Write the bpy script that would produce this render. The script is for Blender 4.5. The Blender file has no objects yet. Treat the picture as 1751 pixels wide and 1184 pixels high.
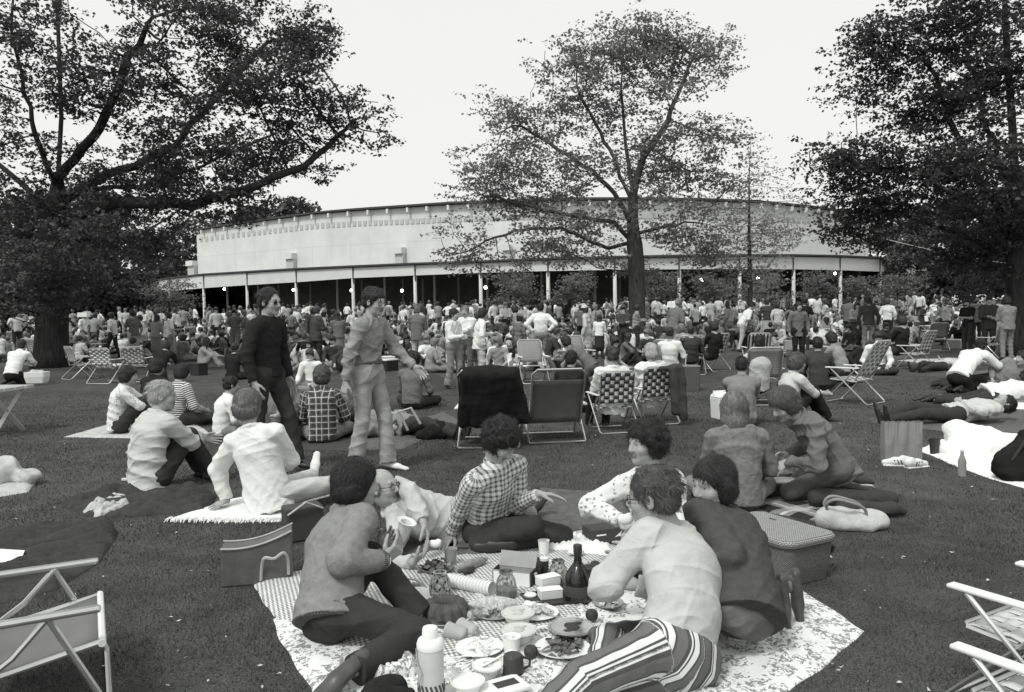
import bpy, bmesh, math, random
import numpy as np
from mathutils import Vector, Matrix, kdtree
random.seed(7)
RNG = np.random.default_rng(7)
SC = bpy.context.scene
COL = SC.collection
V3 = lambda *a: np.array(a, float)

# ------------------------------------------------------------------ camera, sky, sun, exposure
F_PX, CX, CY = 1362.0, 875.5, 592.0
CAM_H, PITCH, ROLL = 1.57, math.atan(61 / 1362), math.radians(1.03)
CAM = V3(0, 0, CAM_H)
c_f = V3(0, math.cos(PITCH), -math.sin(PITCH))
_r0, _u0 = V3(1, 0, 0), V3(0, math.sin(PITCH), math.cos(PITCH))
c_r = _r0 * math.cos(ROLL) - _u0 * math.sin(ROLL)
c_u = _u0 * math.cos(ROLL) + _r0 * math.sin(ROLL)
cam = bpy.data.cameras.new('camera'); camo = bpy.data.objects.new('camera', cam); COL.objects.link(camo)
mw = Matrix.Identity(4)
for i in range(3):
    mw[i][0], mw[i][1], mw[i][2], mw[i][3] = c_r[i], c_u[i], -c_f[i], CAM[i]
camo.matrix_world = mw
cam.sensor_width = 36; cam.lens = 36 * F_PX / 1751; cam.clip_end = 1500; cam.clip_start = .05
SC.camera = camo

SUN_EL, SUN_AZ = math.radians(52), math.radians(215)      # azimuth measured clockwise from +Y
w = bpy.data.worlds.new('World'); SC.world = w; w.use_nodes = True
nt = w.node_tree; nt.nodes.clear()
wo = nt.nodes.new('ShaderNodeOutputWorld'); bg = nt.nodes.new('ShaderNodeBackground')
sky = nt.nodes.new('ShaderNodeTexSky'); sky.sky_type = 'NISHITA'; sky.sun_disc = False
sky.sun_elevation = SUN_EL; sky.sun_rotation = SUN_AZ
sky.air_density = 1.0; sky.dust_density = 6.0; sky.ozone_density = 1.0
bw = nt.nodes.new('ShaderNodeRGBToBW'); mixs = nt.nodes.new('ShaderNodeMix'); mixs.data_type = 'RGBA'
mixs.inputs[0].default_value = 0.8                        # mostly an even overcast white, desaturated sky under it
mixs.inputs[7].default_value = (9.0, 9.08, 8.95, 1)
nt.links.new(sky.outputs[0], bw.inputs[0]); nt.links.new(bw.outputs[0], mixs.inputs[6])
nt.links.new(mixs.outputs[2], bg.inputs[0]); bg.inputs[1].default_value = 0.09
nt.links.new(bg.outputs[0], wo.inputs[0])
sl = bpy.data.lights.new('sun', 'SUN'); sl.energy = 1.5; sl.angle = math.radians(11); sl.color = (1, .995, .98)
so = bpy.data.objects.new('sun', sl); COL.objects.link(so)
sd = V3(math.sin(SUN_AZ) * math.cos(SUN_EL), math.cos(SUN_AZ) * math.cos(SUN_EL), math.sin(SUN_EL))
so.rotation_euler = Vector(sd).to_track_quat('Z', 'Y').to_euler()
so.location = (0, 0, 40)
SC.view_settings.view_transform = 'Standard'; SC.view_settings.look = 'None'
SC.view_settings.exposure = 0.38; SC.view_settings.gamma = 1.0; SC.view_settings.use_curve_mapping = False
SC.render.engine = 'CYCLES'
SC.cycles.use_denoising = True
SC.cycles.max_bounces = 6; SC.cycles.diffuse_bounces = 3; SC.cycles.glossy_bounces = 3
SC.cycles.transmission_bounces = 5; SC.cycles.transparent_max_bounces = 8

# ------------------------------------------------------------------ photograph pixel -> place on the ground / at a depth
def ray(u, v): return c_f + c_r * (u - CX) / F_PX - c_u * (v - CY) / F_PX
def U(u, v, d): return CAM + ray(u, v) * d
def terrain(x, y):
    t = np.clip((np.asarray(y, float) - 26) / 40, 0, 1)
    return 0.62 * t * t * (3 - 2 * t) + 0 * np.asarray(x, float)
def Gz(u, v, z=0.0):
    r = ray(u, v); return CAM + r * ((z - CAM[2]) / r[2])
def depth(P): return float((np.asarray(P) - CAM) @ c_f)
def at(u, v, ref, dd=0.0): return U(u, v, depth(ref) + dd)
def px(P):
    q = np.asarray(P, float) - CAM; d = q @ c_f
    return CX + F_PX * (q @ c_r) / d, CY - F_PX * (q @ c_u) / d
def on(u, v, P, L, s=1):
    r = ray(u, v); P = np.asarray(P, float); q = CAM - P
    a = r @ r; b = 2 * r @ q; c = q @ q - L * L; D = b * b - 4 * a * c
    t = (-b + (s * math.sqrt(D) if D > 0 else 0)) / (2 * a)
    return CAM + r * t
def nrm(a):
    a = np.asarray(a, float); return a / (np.linalg.norm(a) + 1e-12)

# ------------------------------------------------------------------ objects
MATS = {}
def link(o): COL.objects.link(o); return o
def meta(o, label=None, cat=None, group=None, kind=None):
    if label: o['label'] = label
    if cat: o['category'] = cat
    if group: o['group'] = group
    if kind: o['kind'] = kind
    return o
def empty(name, loc, label=None, cat=None, group=None, rz=0):
    o = bpy.data.objects.new(name, None); o.empty_display_size = .1; link(o)
    o.location = loc; o.rotation_euler[2] = rz
    return meta(o, label, cat, group)
def mesh_np(name, V, Fq, mats, mi=None, smooth=True, attr=None):
    """V (n,3); Fq (m,3|4) array or list of lists."""
    me = bpy.data.meshes.new(name)
    V = np.asarray(V, np.float32)
    if isinstance(Fq, np.ndarray):
        m, k = Fq.shape
        me.vertices.add(len(V)); me.vertices.foreach_set('co', V.ravel())
        me.loops.add(m * k); me.loops.foreach_set('vertex_index', Fq.astype(np.int32).ravel())
        me.polygons.add(m); me.polygons.foreach_set('loop_start', np.arange(0, m * k, k, dtype=np.int32))
        me.update(calc_edges=True)
    else:
        me.from_pydata(V.tolist(), [], [list(map(int, f)) for f in Fq])
    for q in (mats if isinstance(mats, (list, tuple)) else [mats]): me.materials.append(q)
    n = len(me.polygons)
    if mi is not None: me.polygons.foreach_set('material_index', np.asarray(mi, np.int32))
    me.polygons.foreach_set('use_smooth', np.full(n, bool(smooth)))
    if attr is not None:
        a = me.attributes.new('cloth', 'FLOAT_VECTOR', 'POINT'); a.data.foreach_set('vector', np.asarray(attr, np.float32).ravel())
    me.validate(); me.update()
    return me
def put(name, me, parent=None, loc=(0, 0, 0), rot=None, sc=None):
    o = bpy.data.objects.new(name, me); link(o); o.location = loc
    if rot is not None: o.rotation_euler = rot
    if sc is not None: o.scale = sc
    if parent is not None: o.parent = parent
    return o

def spl(pts, n=6, closed=False):
    """Catmull-Rom curve through points"""
    P = [np.asarray(p, float) for p in pts]; k = len(P); out = []
    for i in range(k if closed else k - 1):
        a, b, c, d = (P[(i - 1) % k], P[i], P[(i + 1) % k], P[(i + 2) % k]) if closed else (P[max(i - 1, 0)], P[i], P[i + 1], P[min(i + 2, k - 1)])
        for j in range(n):
            t = j / n; out.append(.5 * (2 * b + (c - a) * t + (2 * a - 5 * b + 4 * c - d) * t * t + (3 * b - a - 3 * c + d) * t ** 3))
    if not closed: out.append(P[-1])
    return out
class MB:
    """collects simple shapes into one mesh"""
    def __init__(s): s.v = []; s.f = []; s.m = []
    def add(s, V, Fs, m=0):
        b = len(s.v); s.v += [tuple(map(float, p)) for p in V]; s.f += [[b + i for i in f] for f in Fs]; s.m += [m] * len(Fs)
    def box(s, c, d, R=None, m=0, taper=1.0):
        c = np.asarray(c, float); x, y, z = np.asarray(d, float) / 2
        P = np.array([(-x, -y, -z), (x, -y, -z), (x, y, -z), (-x, y, -z), (-x * taper, -y * taper, z), (x * taper, -y * taper, z), (x * taper, y * taper, z), (-x * taper, y * taper, z)])
        if R is not None: P = P @ np.asarray(R).T
        s.add(P + c, [(0, 3, 2, 1), (4, 5, 6, 7), (0, 1, 5, 4), (1, 2, 6, 5), (2, 3, 7, 6), (3, 0, 4, 7)], m)
    def tube(s, pts, r, n=8, m=0, closed=False):
        pts = [np.asarray(p, float) for p in pts]; k = len(pts)
        rs = r if isinstance(r, (list, tuple, np.ndarray)) else [r] * k
        V = []; prev = None
        for i, p in enumerate(pts):
            if closed: t = pts[(i + 1) % k] - pts[i - 1]
            else: t = pts[min(i + 1, k - 1)] - pts[max(i - 1, 0)]
            t = nrm(t)
            if prev is None:
                a = V3(0, 0, 1) if abs(t[2]) < .9 else V3(1, 0, 0); x = nrm(np.cross(a, t))
            else:
                x = nrm(prev - t * (prev @ t))
            prev = x; y = np.cross(t, x)
            for j in range(n):
                a = 2 * math.pi * j / n; V.append(p + rs[i] * (math.cos(a) * x + math.sin(a) * y))
        Fs = []
        for i in range(k if closed else k - 1):
            for j in range(n):
                a = i * n + j; b = i * n + (j + 1) % n; c = ((i + 1) % k) * n + (j + 1) % n; d = ((i + 1) % k) * n + j
                Fs.append((a, b, c, d))
        if not closed:
            Fs.append(tuple(range(n - 1, -1, -1))); Fs.append(tuple(range((k - 1) * n, k * n)))
        s.add(V, Fs, m)
    def lathe(s, prof, c=(0, 0, 0), n=24, m=0, R=None, fn=None):
        """prof: list of (r, z)"""
        V = []; k = len(prof)
        for r, z in prof:
            for j in range(n):
                a = 2 * math.pi * j / n; rr = r * (fn(a, z) if fn else 1); V.append((rr * math.cos(a), rr * math.sin(a), z))
        V = np.array(V)
        if R is not None: V = V @ np.asarray(R).T
        Fs = []
        for i in range(k - 1):
            for j in range(n): Fs.append((i * n + j, i * n + (j + 1) % n, (i + 1) * n + (j + 1) % n, (i + 1) * n + j))
        if prof[0][0] > 1e-6: Fs.append(tuple(range(n - 1, -1, -1)))
        if prof[-1][0] > 1e-6: Fs.append(tuple(range((k - 1) * n, k * n)))
        s.add(V + np.asarray(c, float), Fs, m)
    def build(s, name, mats, parent=None, loc=(0, 0, 0), rot=None, smooth=False, bevel=0):
        me = mesh_np(name, s.v, s.f, mats, s.m, smooth)
        if smooth:
            bm = bmesh.new(); bm.from_mesh(me)
            for e in bm.edges:
                if len(e.link_faces) == 2 and e.calc_face_angle(0) > .7: e.smooth = False
            bm.to_mesh(me); bm.free()
        o = put(name, me, parent, loc, rot)
        if bevel:
            md = o.modifiers.new('bevel', 'BEVEL'); md.width = bevel; md.segments = 2; md.limit_method = 'ANGLE'
        return o
def rotz(a): c, s = math.cos(a), math.sin(a); return np.array([(c, -s, 0), (s, c, 0), (0, 0, 1)])
def rotx(a): c, s = math.cos(a), math.sin(a); return np.array([(1, 0, 0), (0, c, -s), (0, s, c)])
def roty(a): c, s = math.cos(a), math.sin(a); return np.array([(c, 0, s), (0, 1, 0), (-s, 0, c)])

# ------------------------------------------------------------------ materials (a black-and-white world: every colour is a grey)
def grey(v): return (v * .985, v, v * .972, 1)
def M(name, v, rough=.85, var=.12, scale=8., bump=0., bscale=60., spec=.25, metal=0., fine=0.):
    if name in MATS: return MATS[name]
    m = bpy.data.materials.new(name); m.use_nodes = True; N = m.node_tree.nodes; L = m.node_tree.links
    b = N['Principled BSDF']; b.inputs['Roughness'].default_value = rough; b.inputs['Metallic'].default_value = metal
    b.inputs['Specular IOR Level'].default_value = spec
    b.inputs['Base Color'].default_value = grey(v)
    tc = N.new('ShaderNodeTexCoord')
    if var > 0:
        n = N.new('ShaderNodeTexNoise'); n.inputs['Scale'].default_value = scale; n.inputs['Detail'].default_value = 5
        L.new(tc.outputs['Object'], n.inputs['Vector'])
        r = N.new('ShaderNodeMapRange'); r.inputs[1].default_value = .3; r.inputs[2].default_value = .7
        r.inputs[3].default_value = 1 - var; r.inputs[4].default_value = 1 + var; L.new(n.outputs[0], r.inputs[0])
        mx = N.new('ShaderNodeMix'); mx.data_type = 'RGBA'; mx.blend_type = 'MULTIPLY'; mx.inputs[0].default_value = 1
        mx.inputs[6].default_value = grey(v); L.new(r.outputs[0], mx.inputs[7]); L.new(mx.outputs[2], b.inputs['Base Color'])
    if bump > 0:
        n2 = N.new('ShaderNodeTexNoise'); n2.inputs['Scale'].default_value = bscale; n2.inputs['Detail'].default_value = 4
        L.new(tc.outputs['Object'], n2.inputs['Vector']); hsrc = n2.outputs[0]
        if bscale >= 150:                                  # cloth: crumple under the weave
            n3 = N.new('ShaderNodeTexNoise'); n3.inputs['Scale'].default_value = 15; n3.inputs['Detail'].default_value = 5; n3.inputs['Distortion'].default_value = 1.2
            L.new(tc.outputs['Object'], n3.inputs['Vector']); ad = N.new('ShaderNodeMath'); ad.operation = 'MULTIPLY_ADD'; ad.inputs[1].default_value = 3.2
            L.new(n3.outputs[0], ad.inputs[0]); L.new(n2.outputs[0], ad.inputs[2]); hsrc = ad.outputs[0]
        bp = N.new('ShaderNodeBump'); bp.inputs['Strength'].default_value = bump; bp.inputs['Distance'].default_value = .01
        L.new(hsrc, bp.inputs['Height']); L.new(bp.outputs[0], b.inputs['Normal'])
    MATS[name] = m; return m
class NT:
    """tiny helper for pattern materials"""
    def __init__(s, name, rough=.85, spec=.2):
        s.m = bpy.data.materials.new(name); s.m.use_nodes = True; s.N = s.m.node_tree.nodes; s.L = s.m.node_tree.links
        s.b = s.N['Principled BSDF']; s.b.inputs['Roughness'].default_value = rough; s.b.inputs['Specular IOR Level'].default_value = spec
        MATS[name] = s.m
    def coord(s, kind='cloth'):
        if kind == 'cloth':
            a = s.N.new('ShaderNodeAttribute'); a.attribute_name = 'cloth'; return a.outputs['Vector']
        return s.N.new('ShaderNodeTexCoord').outputs[kind]
    def xyz(s, v):
        x = s.N.new('ShaderNodeSeparateXYZ'); s.L.new(v, x.inputs[0]); return x.outputs
    def f(s, op, a, b=None, c=None):
        n = s.N.new('ShaderNodeMath'); n.operation = op
        for i, q in enumerate((a, b, c)):
            if q is None: continue
            if isinstance(q, (int, float)): n.inputs[i].default_value = q
            else: s.L.new(q, n.inputs[i])
        return n.outputs[0]
    def stripe(s, x, period, duty, off=0.):
        return s.f('LESS_THAN', s.f('FRACT', s.f('ADD', s.f('DIVIDE', x, period), off + 100.)), duty)
    def noise(s, v, scale, detail=4, rough=.5):
        n = s.N.new('ShaderNodeTexNoise'); n.inputs['Scale'].default_value = scale; n.inputs['Detail'].default_value = detail
        n.inputs['Roughness'].default_value = rough
        s.L.new(v, n.inputs['Vector']); return n.outputs[0]
    def voro(s, v, scale, out='Distance', feature='F1'):
        n = s.N.new('ShaderNodeTexVoronoi'); n.inputs['Scale'].default_value = scale; n.feature = feature
        s.L.new(v, n.inputs['Vector']); return n.outputs[out]
    def rng(s, x, a, b, c, d):
        r = s.N.new('ShaderNodeMapRange'); s.L.new(x, r.inputs[0])
        for i, q in enumerate((a, b, c, d)): r.inputs[i + 1].default_value = q
        return r.outputs[0]
    def mix(s, t, a, b):
        return s.f('ADD', s.f('MULTIPLY', t, b), s.f('MULTIPLY', s.f('SUBTRACT', 1.0, t), a))
    def base(s, val):
        c = s.N.new('ShaderNodeMix'); c.data_type = 'RGBA'; c.blend_type = 'MULTIPLY'; c.inputs[0].default_value = 1
        c.inputs[6].default_value = grey(1.0); s.L.new(val, c.inputs[7]); s.L.new(c.outputs[2], s.b.inputs['Base Color'])
    def bump(s, h, strength=.4, dist=.01):
        bp = s.N.new('ShaderNodeBump'); bp.inputs['Strength'].default_value = strength; bp.inputs['Distance'].default_value = dist
        s.L.new(h, bp.inputs['Height']); s.L.new(bp.outputs[0], s.b.inputs['Normal'])

# ------------------------------------------------------------------ solid modelling by distance fields -> one continuous skin (surface nets)
def cone(a, b, ra, rb=None, k=.02, m=0, flat=None, cap=False, capA=False, op='u'):
    return dict(t='c', a=np.asarray(a, float), b=np.asarray(b, float), ra=ra, rb=ra if rb is None else rb, k=k, m=m, flat=flat, cap=cap, capA=capA, op=op)
def ell(c, r, R=None, k=.02, m=0, op='u'):
    r = np.asarray(r, float) if not np.isscalar(r) else np.array([r] * 3, float)
    return dict(t='e', c=np.asarray(c, float), r=r, R=np.eye(3) if R is None else np.asarray(R, float), k=k, m=m, op=op)
def plane(p, n): return dict(t='p', p=np.asarray(p, float), n=nrm(n), op='cut', k=0, m=0)
def sd(pr, P):
    if pr['t'] == 'p': return (P - pr['p'].astype(P.dtype)) @ pr['n'].astype(P.dtype)
    if pr['t'] == 'c':
        a = pr['a'].astype(P.dtype); ba = (pr['b'] - pr['a']).astype(P.dtype); L2 = max(float(ba @ ba), 1e-9)
        pa = P - a; hh = (pa @ ba) / L2; h = np.clip(hh, 0, 1)
        q = pa - h[..., None] * ba
        if pr['flat'] is not None:
            n, s_ = pr['flat']; n = np.asarray(n, P.dtype); q = q + ((q @ n) * (1 / s_ - 1))[..., None] * n
        d = np.sqrt((q * q).sum(-1)) - (pr['ra'] + (pr['rb'] - pr['ra']) * h)
        L = math.sqrt(L2)
        if pr['cap']: d = np.maximum(d, (hh - 1) * L)
        if pr['capA']: d = np.maximum(d, -hh * L)
        return d
    r = pr['r'].astype(P.dtype); q = ((P - pr['c'].astype(P.dtype)) @ pr['R'].astype(P.dtype)) / r
    k0 = np.sqrt((q * q).sum(-1)) + 1e-6; q = q / r; k1 = np.sqrt((q * q).sum(-1)) + 1e-6
    return k0 * (k0 - 1) / k1
def pbox(pr):
    if pr['t'] == 'c':
        r = max(pr['ra'], pr['rb']) * (max(1, pr['flat'][1]) if pr['flat'] else 1)
        return np.minimum(pr['a'], pr['b']) - r, np.maximum(pr['a'], pr['b']) + r
    e = np.sqrt(((pr['R'] * pr['r']) ** 2).sum(1)); return pr['c'] - e, pr['c'] + e
_EDGE = [(0, 1), (2, 3), (4, 5), (6, 7), (0, 2), (1, 3), (4, 6), (5, 7), (0, 4), (1, 5), (2, 6), (3, 7)]
def sdf_mesh(prims, res, warp=None):
    """returns V, quads, material index per quad"""
    pos = [p for p in prims if p['op'] == 'u']
    lo = np.min([pbox(p)[0] for p in pos], 0) - 3 * res; hi = np.max([pbox(p)[1] for p in pos], 0) + 3 * res
    n = np.ceil((hi - lo) / res).astype(int) + 1
    D = np.full(n, 1e3, np.float32)
    ax = [(lo[i] + res * np.arange(n[i])).astype(np.float32) for i in range(3)]
    for p in prims:
        if p['t'] == 'p': i0, i1 = np.zeros(3, int), n
        else:
            a, b = pbox(p); pad = p['k'] + 2.5 * res
            i0 = np.clip(np.floor((a - pad - lo) / res).astype(int), 0, n); i1 = np.clip(np.ceil((b + pad - lo) / res).astype(int) + 1, 0, n)
        if (i1 <= i0).any(): continue
        sl_ = tuple(slice(i0[i], i1[i]) for i in range(3))
        P = np.stack(np.meshgrid(*[ax[i][sl_[i]] for i in range(3)], indexing='ij'), -1)
        if warp is not None: P = P + warp(P)
        d = sd(p, P); o = D[sl_]; k = max(p['k'], 1e-5)
        if p['op'] == 'u':
            h = np.clip(.5 + .5 * (o - d) / k, 0, 1); D[sl_] = o + (d - o) * h - k * h * (1 - h)
        elif p['op'] == 's':
            h = np.clip(.5 - .5 * (o + d) / k, 0, 1); D[sl_] = o + (-d - o) * h + k * h * (1 - h)
        else: D[sl_] = np.maximum(o, d)
    D[0] = D[-1] = 1; D[:, 0] = D[:, -1] = 1; D[:, :, 0] = D[:, :, -1] = 1
    S = D < 0
    c = [S[x:n[0] - 1 + x, y:n[1] - 1 + y, z:n[2] - 1 + z] for x in (0, 1) for y in (0, 1) for z in (0, 1)]
    al = c[0].copy(); an = c[0].copy()
    for q in c[1:]: al &= q; an |= q
    act = an & ~al; I = np.argwhere(act)
    if not len(I): return np.zeros((0, 3)), np.zeros((0, 4), int), np.zeros(0, int)
    idx = np.full(act.shape, -1, np.int32); idx[act] = np.arange(len(I))
    off = np.array([(x, y, z) for x in (0, 1) for y in (0, 1) for z in (0, 1)])
    val = np.stack([D[tuple((I + o).T)] for o in off], 1)
    acc = np.zeros((len(I), 3)); cnt = np.zeros(len(I))
    for a, b in _EDGE:
        va, vb = val[:, a], val[:, b]; mk = (va < 0) != (vb < 0); t = np.where(mk, va / np.where(mk, va - vb, 1), 0)
        pt = off[a] + t[:, None] * (off[b] - off[a]); acc += np.where(mk[:, None], pt, 0); cnt += mk
    V = lo + res * (I + acc / cnt[:, None])
    Q = []
    for axs in range(3):
        s0 = [slice(None)] * 3; s1 = [slice(None)] * 3; s0[axs] = slice(0, -1); s1[axs] = slice(1, None)
        A, B = S[tuple(s0)], S[tuple(s1)]; E = np.argwhere(A != B); inside = A[tuple(E.T)]
        u, v = [(1, 2), (2, 0), (0, 1)][axs]
        ok = (E[:, u] > 0) & (E[:, v] > 0) & (E[:, u] < n[u] - 1) & (E[:, v] < n[v] - 1)
        E = E[ok]; inside = inside[ok]
        du = np.zeros(3, int); dv = np.zeros(3, int); du[u] = 1; dv[v] = 1
        q = np.stack([idx[tuple((E - du - dv).T)], idx[tuple((E - dv).T)], idx[tuple(E.T)], idx[tuple((E - du).T)]], 1)
        q[~inside] = q[~inside][:, ::-1]; Q.append(q)
    Q = np.concatenate(Q); Q = Q[(Q >= 0).all(1)]
    ms = {p['m'] for p in pos}
    if len(ms) == 1: mi = np.full(len(Q), ms.pop())
    else:
        Cc = V[Q].mean(1); dm = np.stack([sd(p, Cc) for p in pos], 1); mi = np.array([p['m'] for p in pos])[dm.argmin(1)]
    return V, Q, mi
def vnormals(V, Q):
    n = np.cross(V[Q[:, 2]] - V[Q[:, 0]], V[Q[:, 3]] - V[Q[:, 1]]); N = np.zeros_like(V)
    for i in range(4): np.add.at(N, Q[:, i], n)
    return N / (np.linalg.norm(N, axis=1)[:, None] + 1e-9)
def smooth_v(V, Q, it=1, lam=.5):
    for _ in range(it):
        A = np.zeros_like(V); c = np.zeros(len(V))
        for i in range(4):
            for j in (1, 3):
                np.add.at(A, Q[:, i], V[Q[:, (i + j) % 4]]); np.add.at(c, Q[:, i], 1)
        V = V + lam * (A / c[:, None] - V)
    return V
def wavy(P, seed, f, amp, n=6, warp=1.2):
    """cheap vector-free fold noise: domain-warped sines"""
    r = np.random.default_rng(seed); s = np.zeros(len(P))
    for i in range(n):
        k = r.normal(size=3); k = k / np.linalg.norm(k) * f * r.uniform(.6, 1.7); k2 = r.normal(size=3) * f * .5
        s += np.sin(P @ k + r.uniform(0, 6.3) + warp * np.sin(P @ k2 + r.uniform(0, 6.3))) / n
    return s * amp
def folds(P, seed, axis, f, amp):
    """ridged creases roughly across AXIS"""
    r = np.random.default_rng(seed); a = nrm(axis); o = nrm(np.cross(a, r.normal(size=3))); o2 = np.cross(a, o)
    x = P @ a; y = P @ o; z = P @ o2
    ph = f * (x + .35 * y * r.choice([-1, 1]) + .03 * np.sin(9 * y + 3) + .035 * np.sin(11 * z + 5 * x))
    mask = .5 + .5 * np.sin(7 * x + 5 * y + r.uniform(0, 6)) * np.sin(6 * z + 4 * x + r.uniform(0, 6))
    return amp * (1 - 2 * np.abs(np.sin(ph))) * mask

def creases(P, seed, axis, f, amp):
    """narrow sharp ridges running across AXIS, bent and broken up"""
    r = np.random.default_rng(seed); a = nrm(axis); o = nrm(np.cross(a, r.normal(size=3))); o2 = np.cross(a, o); x, y, z = P @ a, P @ o, P @ o2
    ph = f * x + 1.9 * np.sin(5.3 * y + r.uniform(0, 6)) + 1.5 * np.sin(6.7 * z + r.uniform(0, 6) + 2 * y) + .6 * np.sin(17 * y + 9 * x)
    m = np.clip(.35 + .75 * np.sin(6 * x + 8 * y + r.uniform(0, 6)) * np.sin(9 * z - 5 * x + r.uniform(0, 6)), 0, 1)
    return amp * m * ((1 - np.abs(np.sin(ph))) ** 3)
# ------------------------------------------------------------------ people
def ik(a, t, L1, L2, hint):
    a = np.asarray(a, float); t = np.asarray(t, float); d = np.linalg.norm(t - a); u = nrm(t - a)
    if d > (L1 + L2) * .995: d = (L1 + L2) * .995; t = a + u * d
    if d < abs(L1 - L2) + .05: d = abs(L1 - L2) + .05; t = a + u * d
    x = (L1 * L1 - L2 * L2 + d * d) / (2 * d); h = math.sqrt(max(L1 * L1 - x * x, 0))
    w_ = np.asarray(hint, float) - a; w_ = w_ - u * (w_ @ u)
    return a + u * x + nrm(w_) * h, t
SKIN, LIP, HAIRM = 0, 1, 1
def solve(p):
    """fill a pose (pel, neck, side, head, hf, wrists, ankles and hints) up to a full skeleton"""
    s = p.get('s', 1.0); J = dict(p); J['s'] = s
    for k in ('pel', 'neck', 'head'): J[k] = np.asarray(p[k], float)
    side = np.asarray(p.get('side', (1, 0, 0)), float); a = nrm(J['neck'] - J['pel']); side = nrm(side - a * (side @ a))
    hs = np.asarray(p.get('hside', side), float); hs = nrm(hs)
    J['a'], J['side'], J['hs'] = a, side, hs; f = np.cross(a, side); J['f'] = f
    slump = p.get('slump', .03) * s
    J['waist'] = J['pel'] * .66 + J['neck'] * .34 - f * slump; J['chest'] = J['pel'] * .3 + J['neck'] * .7 - f * slump * .8
    for q, sg in (('R', 1), ('L', -1)):
        sh = J['neck'] + side * sg * .186 * s - a * .05 * s + f * p.get('sf', 0.0) * s + np.asarray(p.get('sh' + q, (0, 0, 0)), float)
        hp = J['pel'] + hs * sg * .095 * s
        J['sh' + q], J['hip' + q] = sh, hp
        el = p.get('el' + q); el = (sh + side * sg * .2 - a * .3 - f * .15) if el is None else el
        J['el' + q], J['wr' + q] = ik(sh, p['wr' + q], .285 * s, .255 * s, el)
        kn = p.get('kn' + q); kn = (hp + f * .4 + V3(0, 0, .3)) if kn is None else kn
        J['kn' + q], J['an' + q] = ik(hp, p['an' + q], .43 * s * p.get('ls', 1), .415 * s * p.get('ls', 1), kn)
        J['toe' + q] = J['an' + q] + nrm(p.get('toe' + q, f + V3(0, 0, -.15))) * .17 * s
    hf = nrm(p['hf']); hu = np.asarray(p.get('hup', (0, 0, 1)), float); hr = nrm(np.cross(hf, hu)); hu = np.cross(hr, hf)
    J['HM'] = np.stack([hr, hf, hu], 1)
    return J
def hand_prims(wr, d, n, right, curl, s, m=0, fine=True):
    d = nrm(d); n = np.asarray(n, float); n = nrm(n - d * (n @ d)); t = np.cross(d, n) * (1 if right else -1); out = []
    if not fine:
        out.append(cone(wr, wr + d * .085 * s, .026 * s, .036 * s, .02, m, flat=(n, .55)))
        out.append(cone(wr + d * .08 * s, wr + nrm(d + n * curl) * .15 * s, .034 * s, .02 * s, .015, m, flat=(n, .55)))
        out.append(cone(wr + d * .03 * s + t * .02 * s, wr + d * .08 * s + t * .055 * s + n * .02, .014 * s, .01 * s, .01, m)); return out
    LN = [(.042, .026, .021), (.046, .029, .022), (.043, .027, .021), (.034, .021, .018)]
    for i in range(4):
        o = (1.5 - i); k0 = wr + d * (.09 - .004 * abs(o)) * s + t * o * .0205 * s - n * .004 * abs(o) * s
        out.append(cone(wr + t * o * .011 * s + d * .005, k0, .0145 * s, .0125 * s, .012, m))
        dd = nrm(d + t * o * .07); p0 = k0; r = .0098 * s if i < 3 else .0085 * s
        for j, L in enumerate(LN[i]):
            ang = curl * (.55 + .35 * j + .12 * i); c_, s_ = math.cos(ang), math.sin(ang)
            seg = nrm(dd * c_ + n * s_); dd2 = seg; p1 = p0 + seg * L * s
            out.append(cone(p0, p1, r, r * .92, .0035, m)); p0 = p1; r *= .92
    b0 = wr + d * .022 * s + t * .02 * s; b1 = b0 + nrm(d * .62 + t * .62 + n * .35) * .045 * s
    b2 = b1 + nrm(d * .85 + t * .25 + n * (.25 + .4 * curl)) * .034 * s; b3 = b2 + nrm(d * .9 + n * (.3 + .5 * curl)) * .026 * s
    out += [cone(b0, b1, .0165 * s, .0125 * s, .012, m), cone(b1, b2, .0118 * s, .0108 * s, .003, m), cone(b2, b3, .0105 * s, .0085 * s, .003, m)]
    return out
def head_prims(J, fine=True, m=0, lip=0):
    H, c, s = J['HM'], J['head'], J['s'] * J.get('hsz', 1.0)
    W = lambda x, y, z: c + H @ (np.array([x, y, z]) * s)
    E = lambda p, r, k=.015, op='u', mm=m: ell(W(*p), np.array(r) * s, H, k * s, mm, op)
    C = lambda a, b, ra, rb=None, k=.01, mm=m: cone(W(*a), W(*b), ra * s, (ra if rb is None else rb) * s, k * s, mm)
    o = [E((0, -.015, .04), (.074, .096, .084)), E((0, .022, -.018), (.064, .072, .09), .03), E((0, .035, -.068), (.048, .05, .042), .03),
         E((0, .073, -.096), (.022, .018, .017), .025), C((0, .088, .024), (0, .1085, -.02), .0095, .0135, .016)]
    if fine:
        o += [C((-.034, .079, .034), (.034, .079, .034), .0115, .0115, .018)]
        for q in (1, -1):
            o += [E((q * .04, .062, -.022), (.024, .024, .022), .025), E((q * .012, .1, -.025), (.008, .011, .008), .008),
                  E((q * .031, .1, .01), (.018, .0145, .0115), .01, 's'),
                  C((q * .019, .0845, .019), (q * .044, .0765, .017), .0062, .005, .006), C((q * .02, .0835, .001), (q * .043, .0765, .002), .005, .005, .008),
                  E((q * .079, -.008, -.002), (.010, .021, .033), .008), E((q * .084, -.001, .002), (.007, .011, .018), .004, 's')]
        o += [C((-.02, .09, -.0475), (.02, .09, -.0475), .0058, .0058, .006, lip), C((-.016, .091, -.058), (.016, .091, -.058), .0068, .0068, .006, lip)]
    return o
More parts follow.
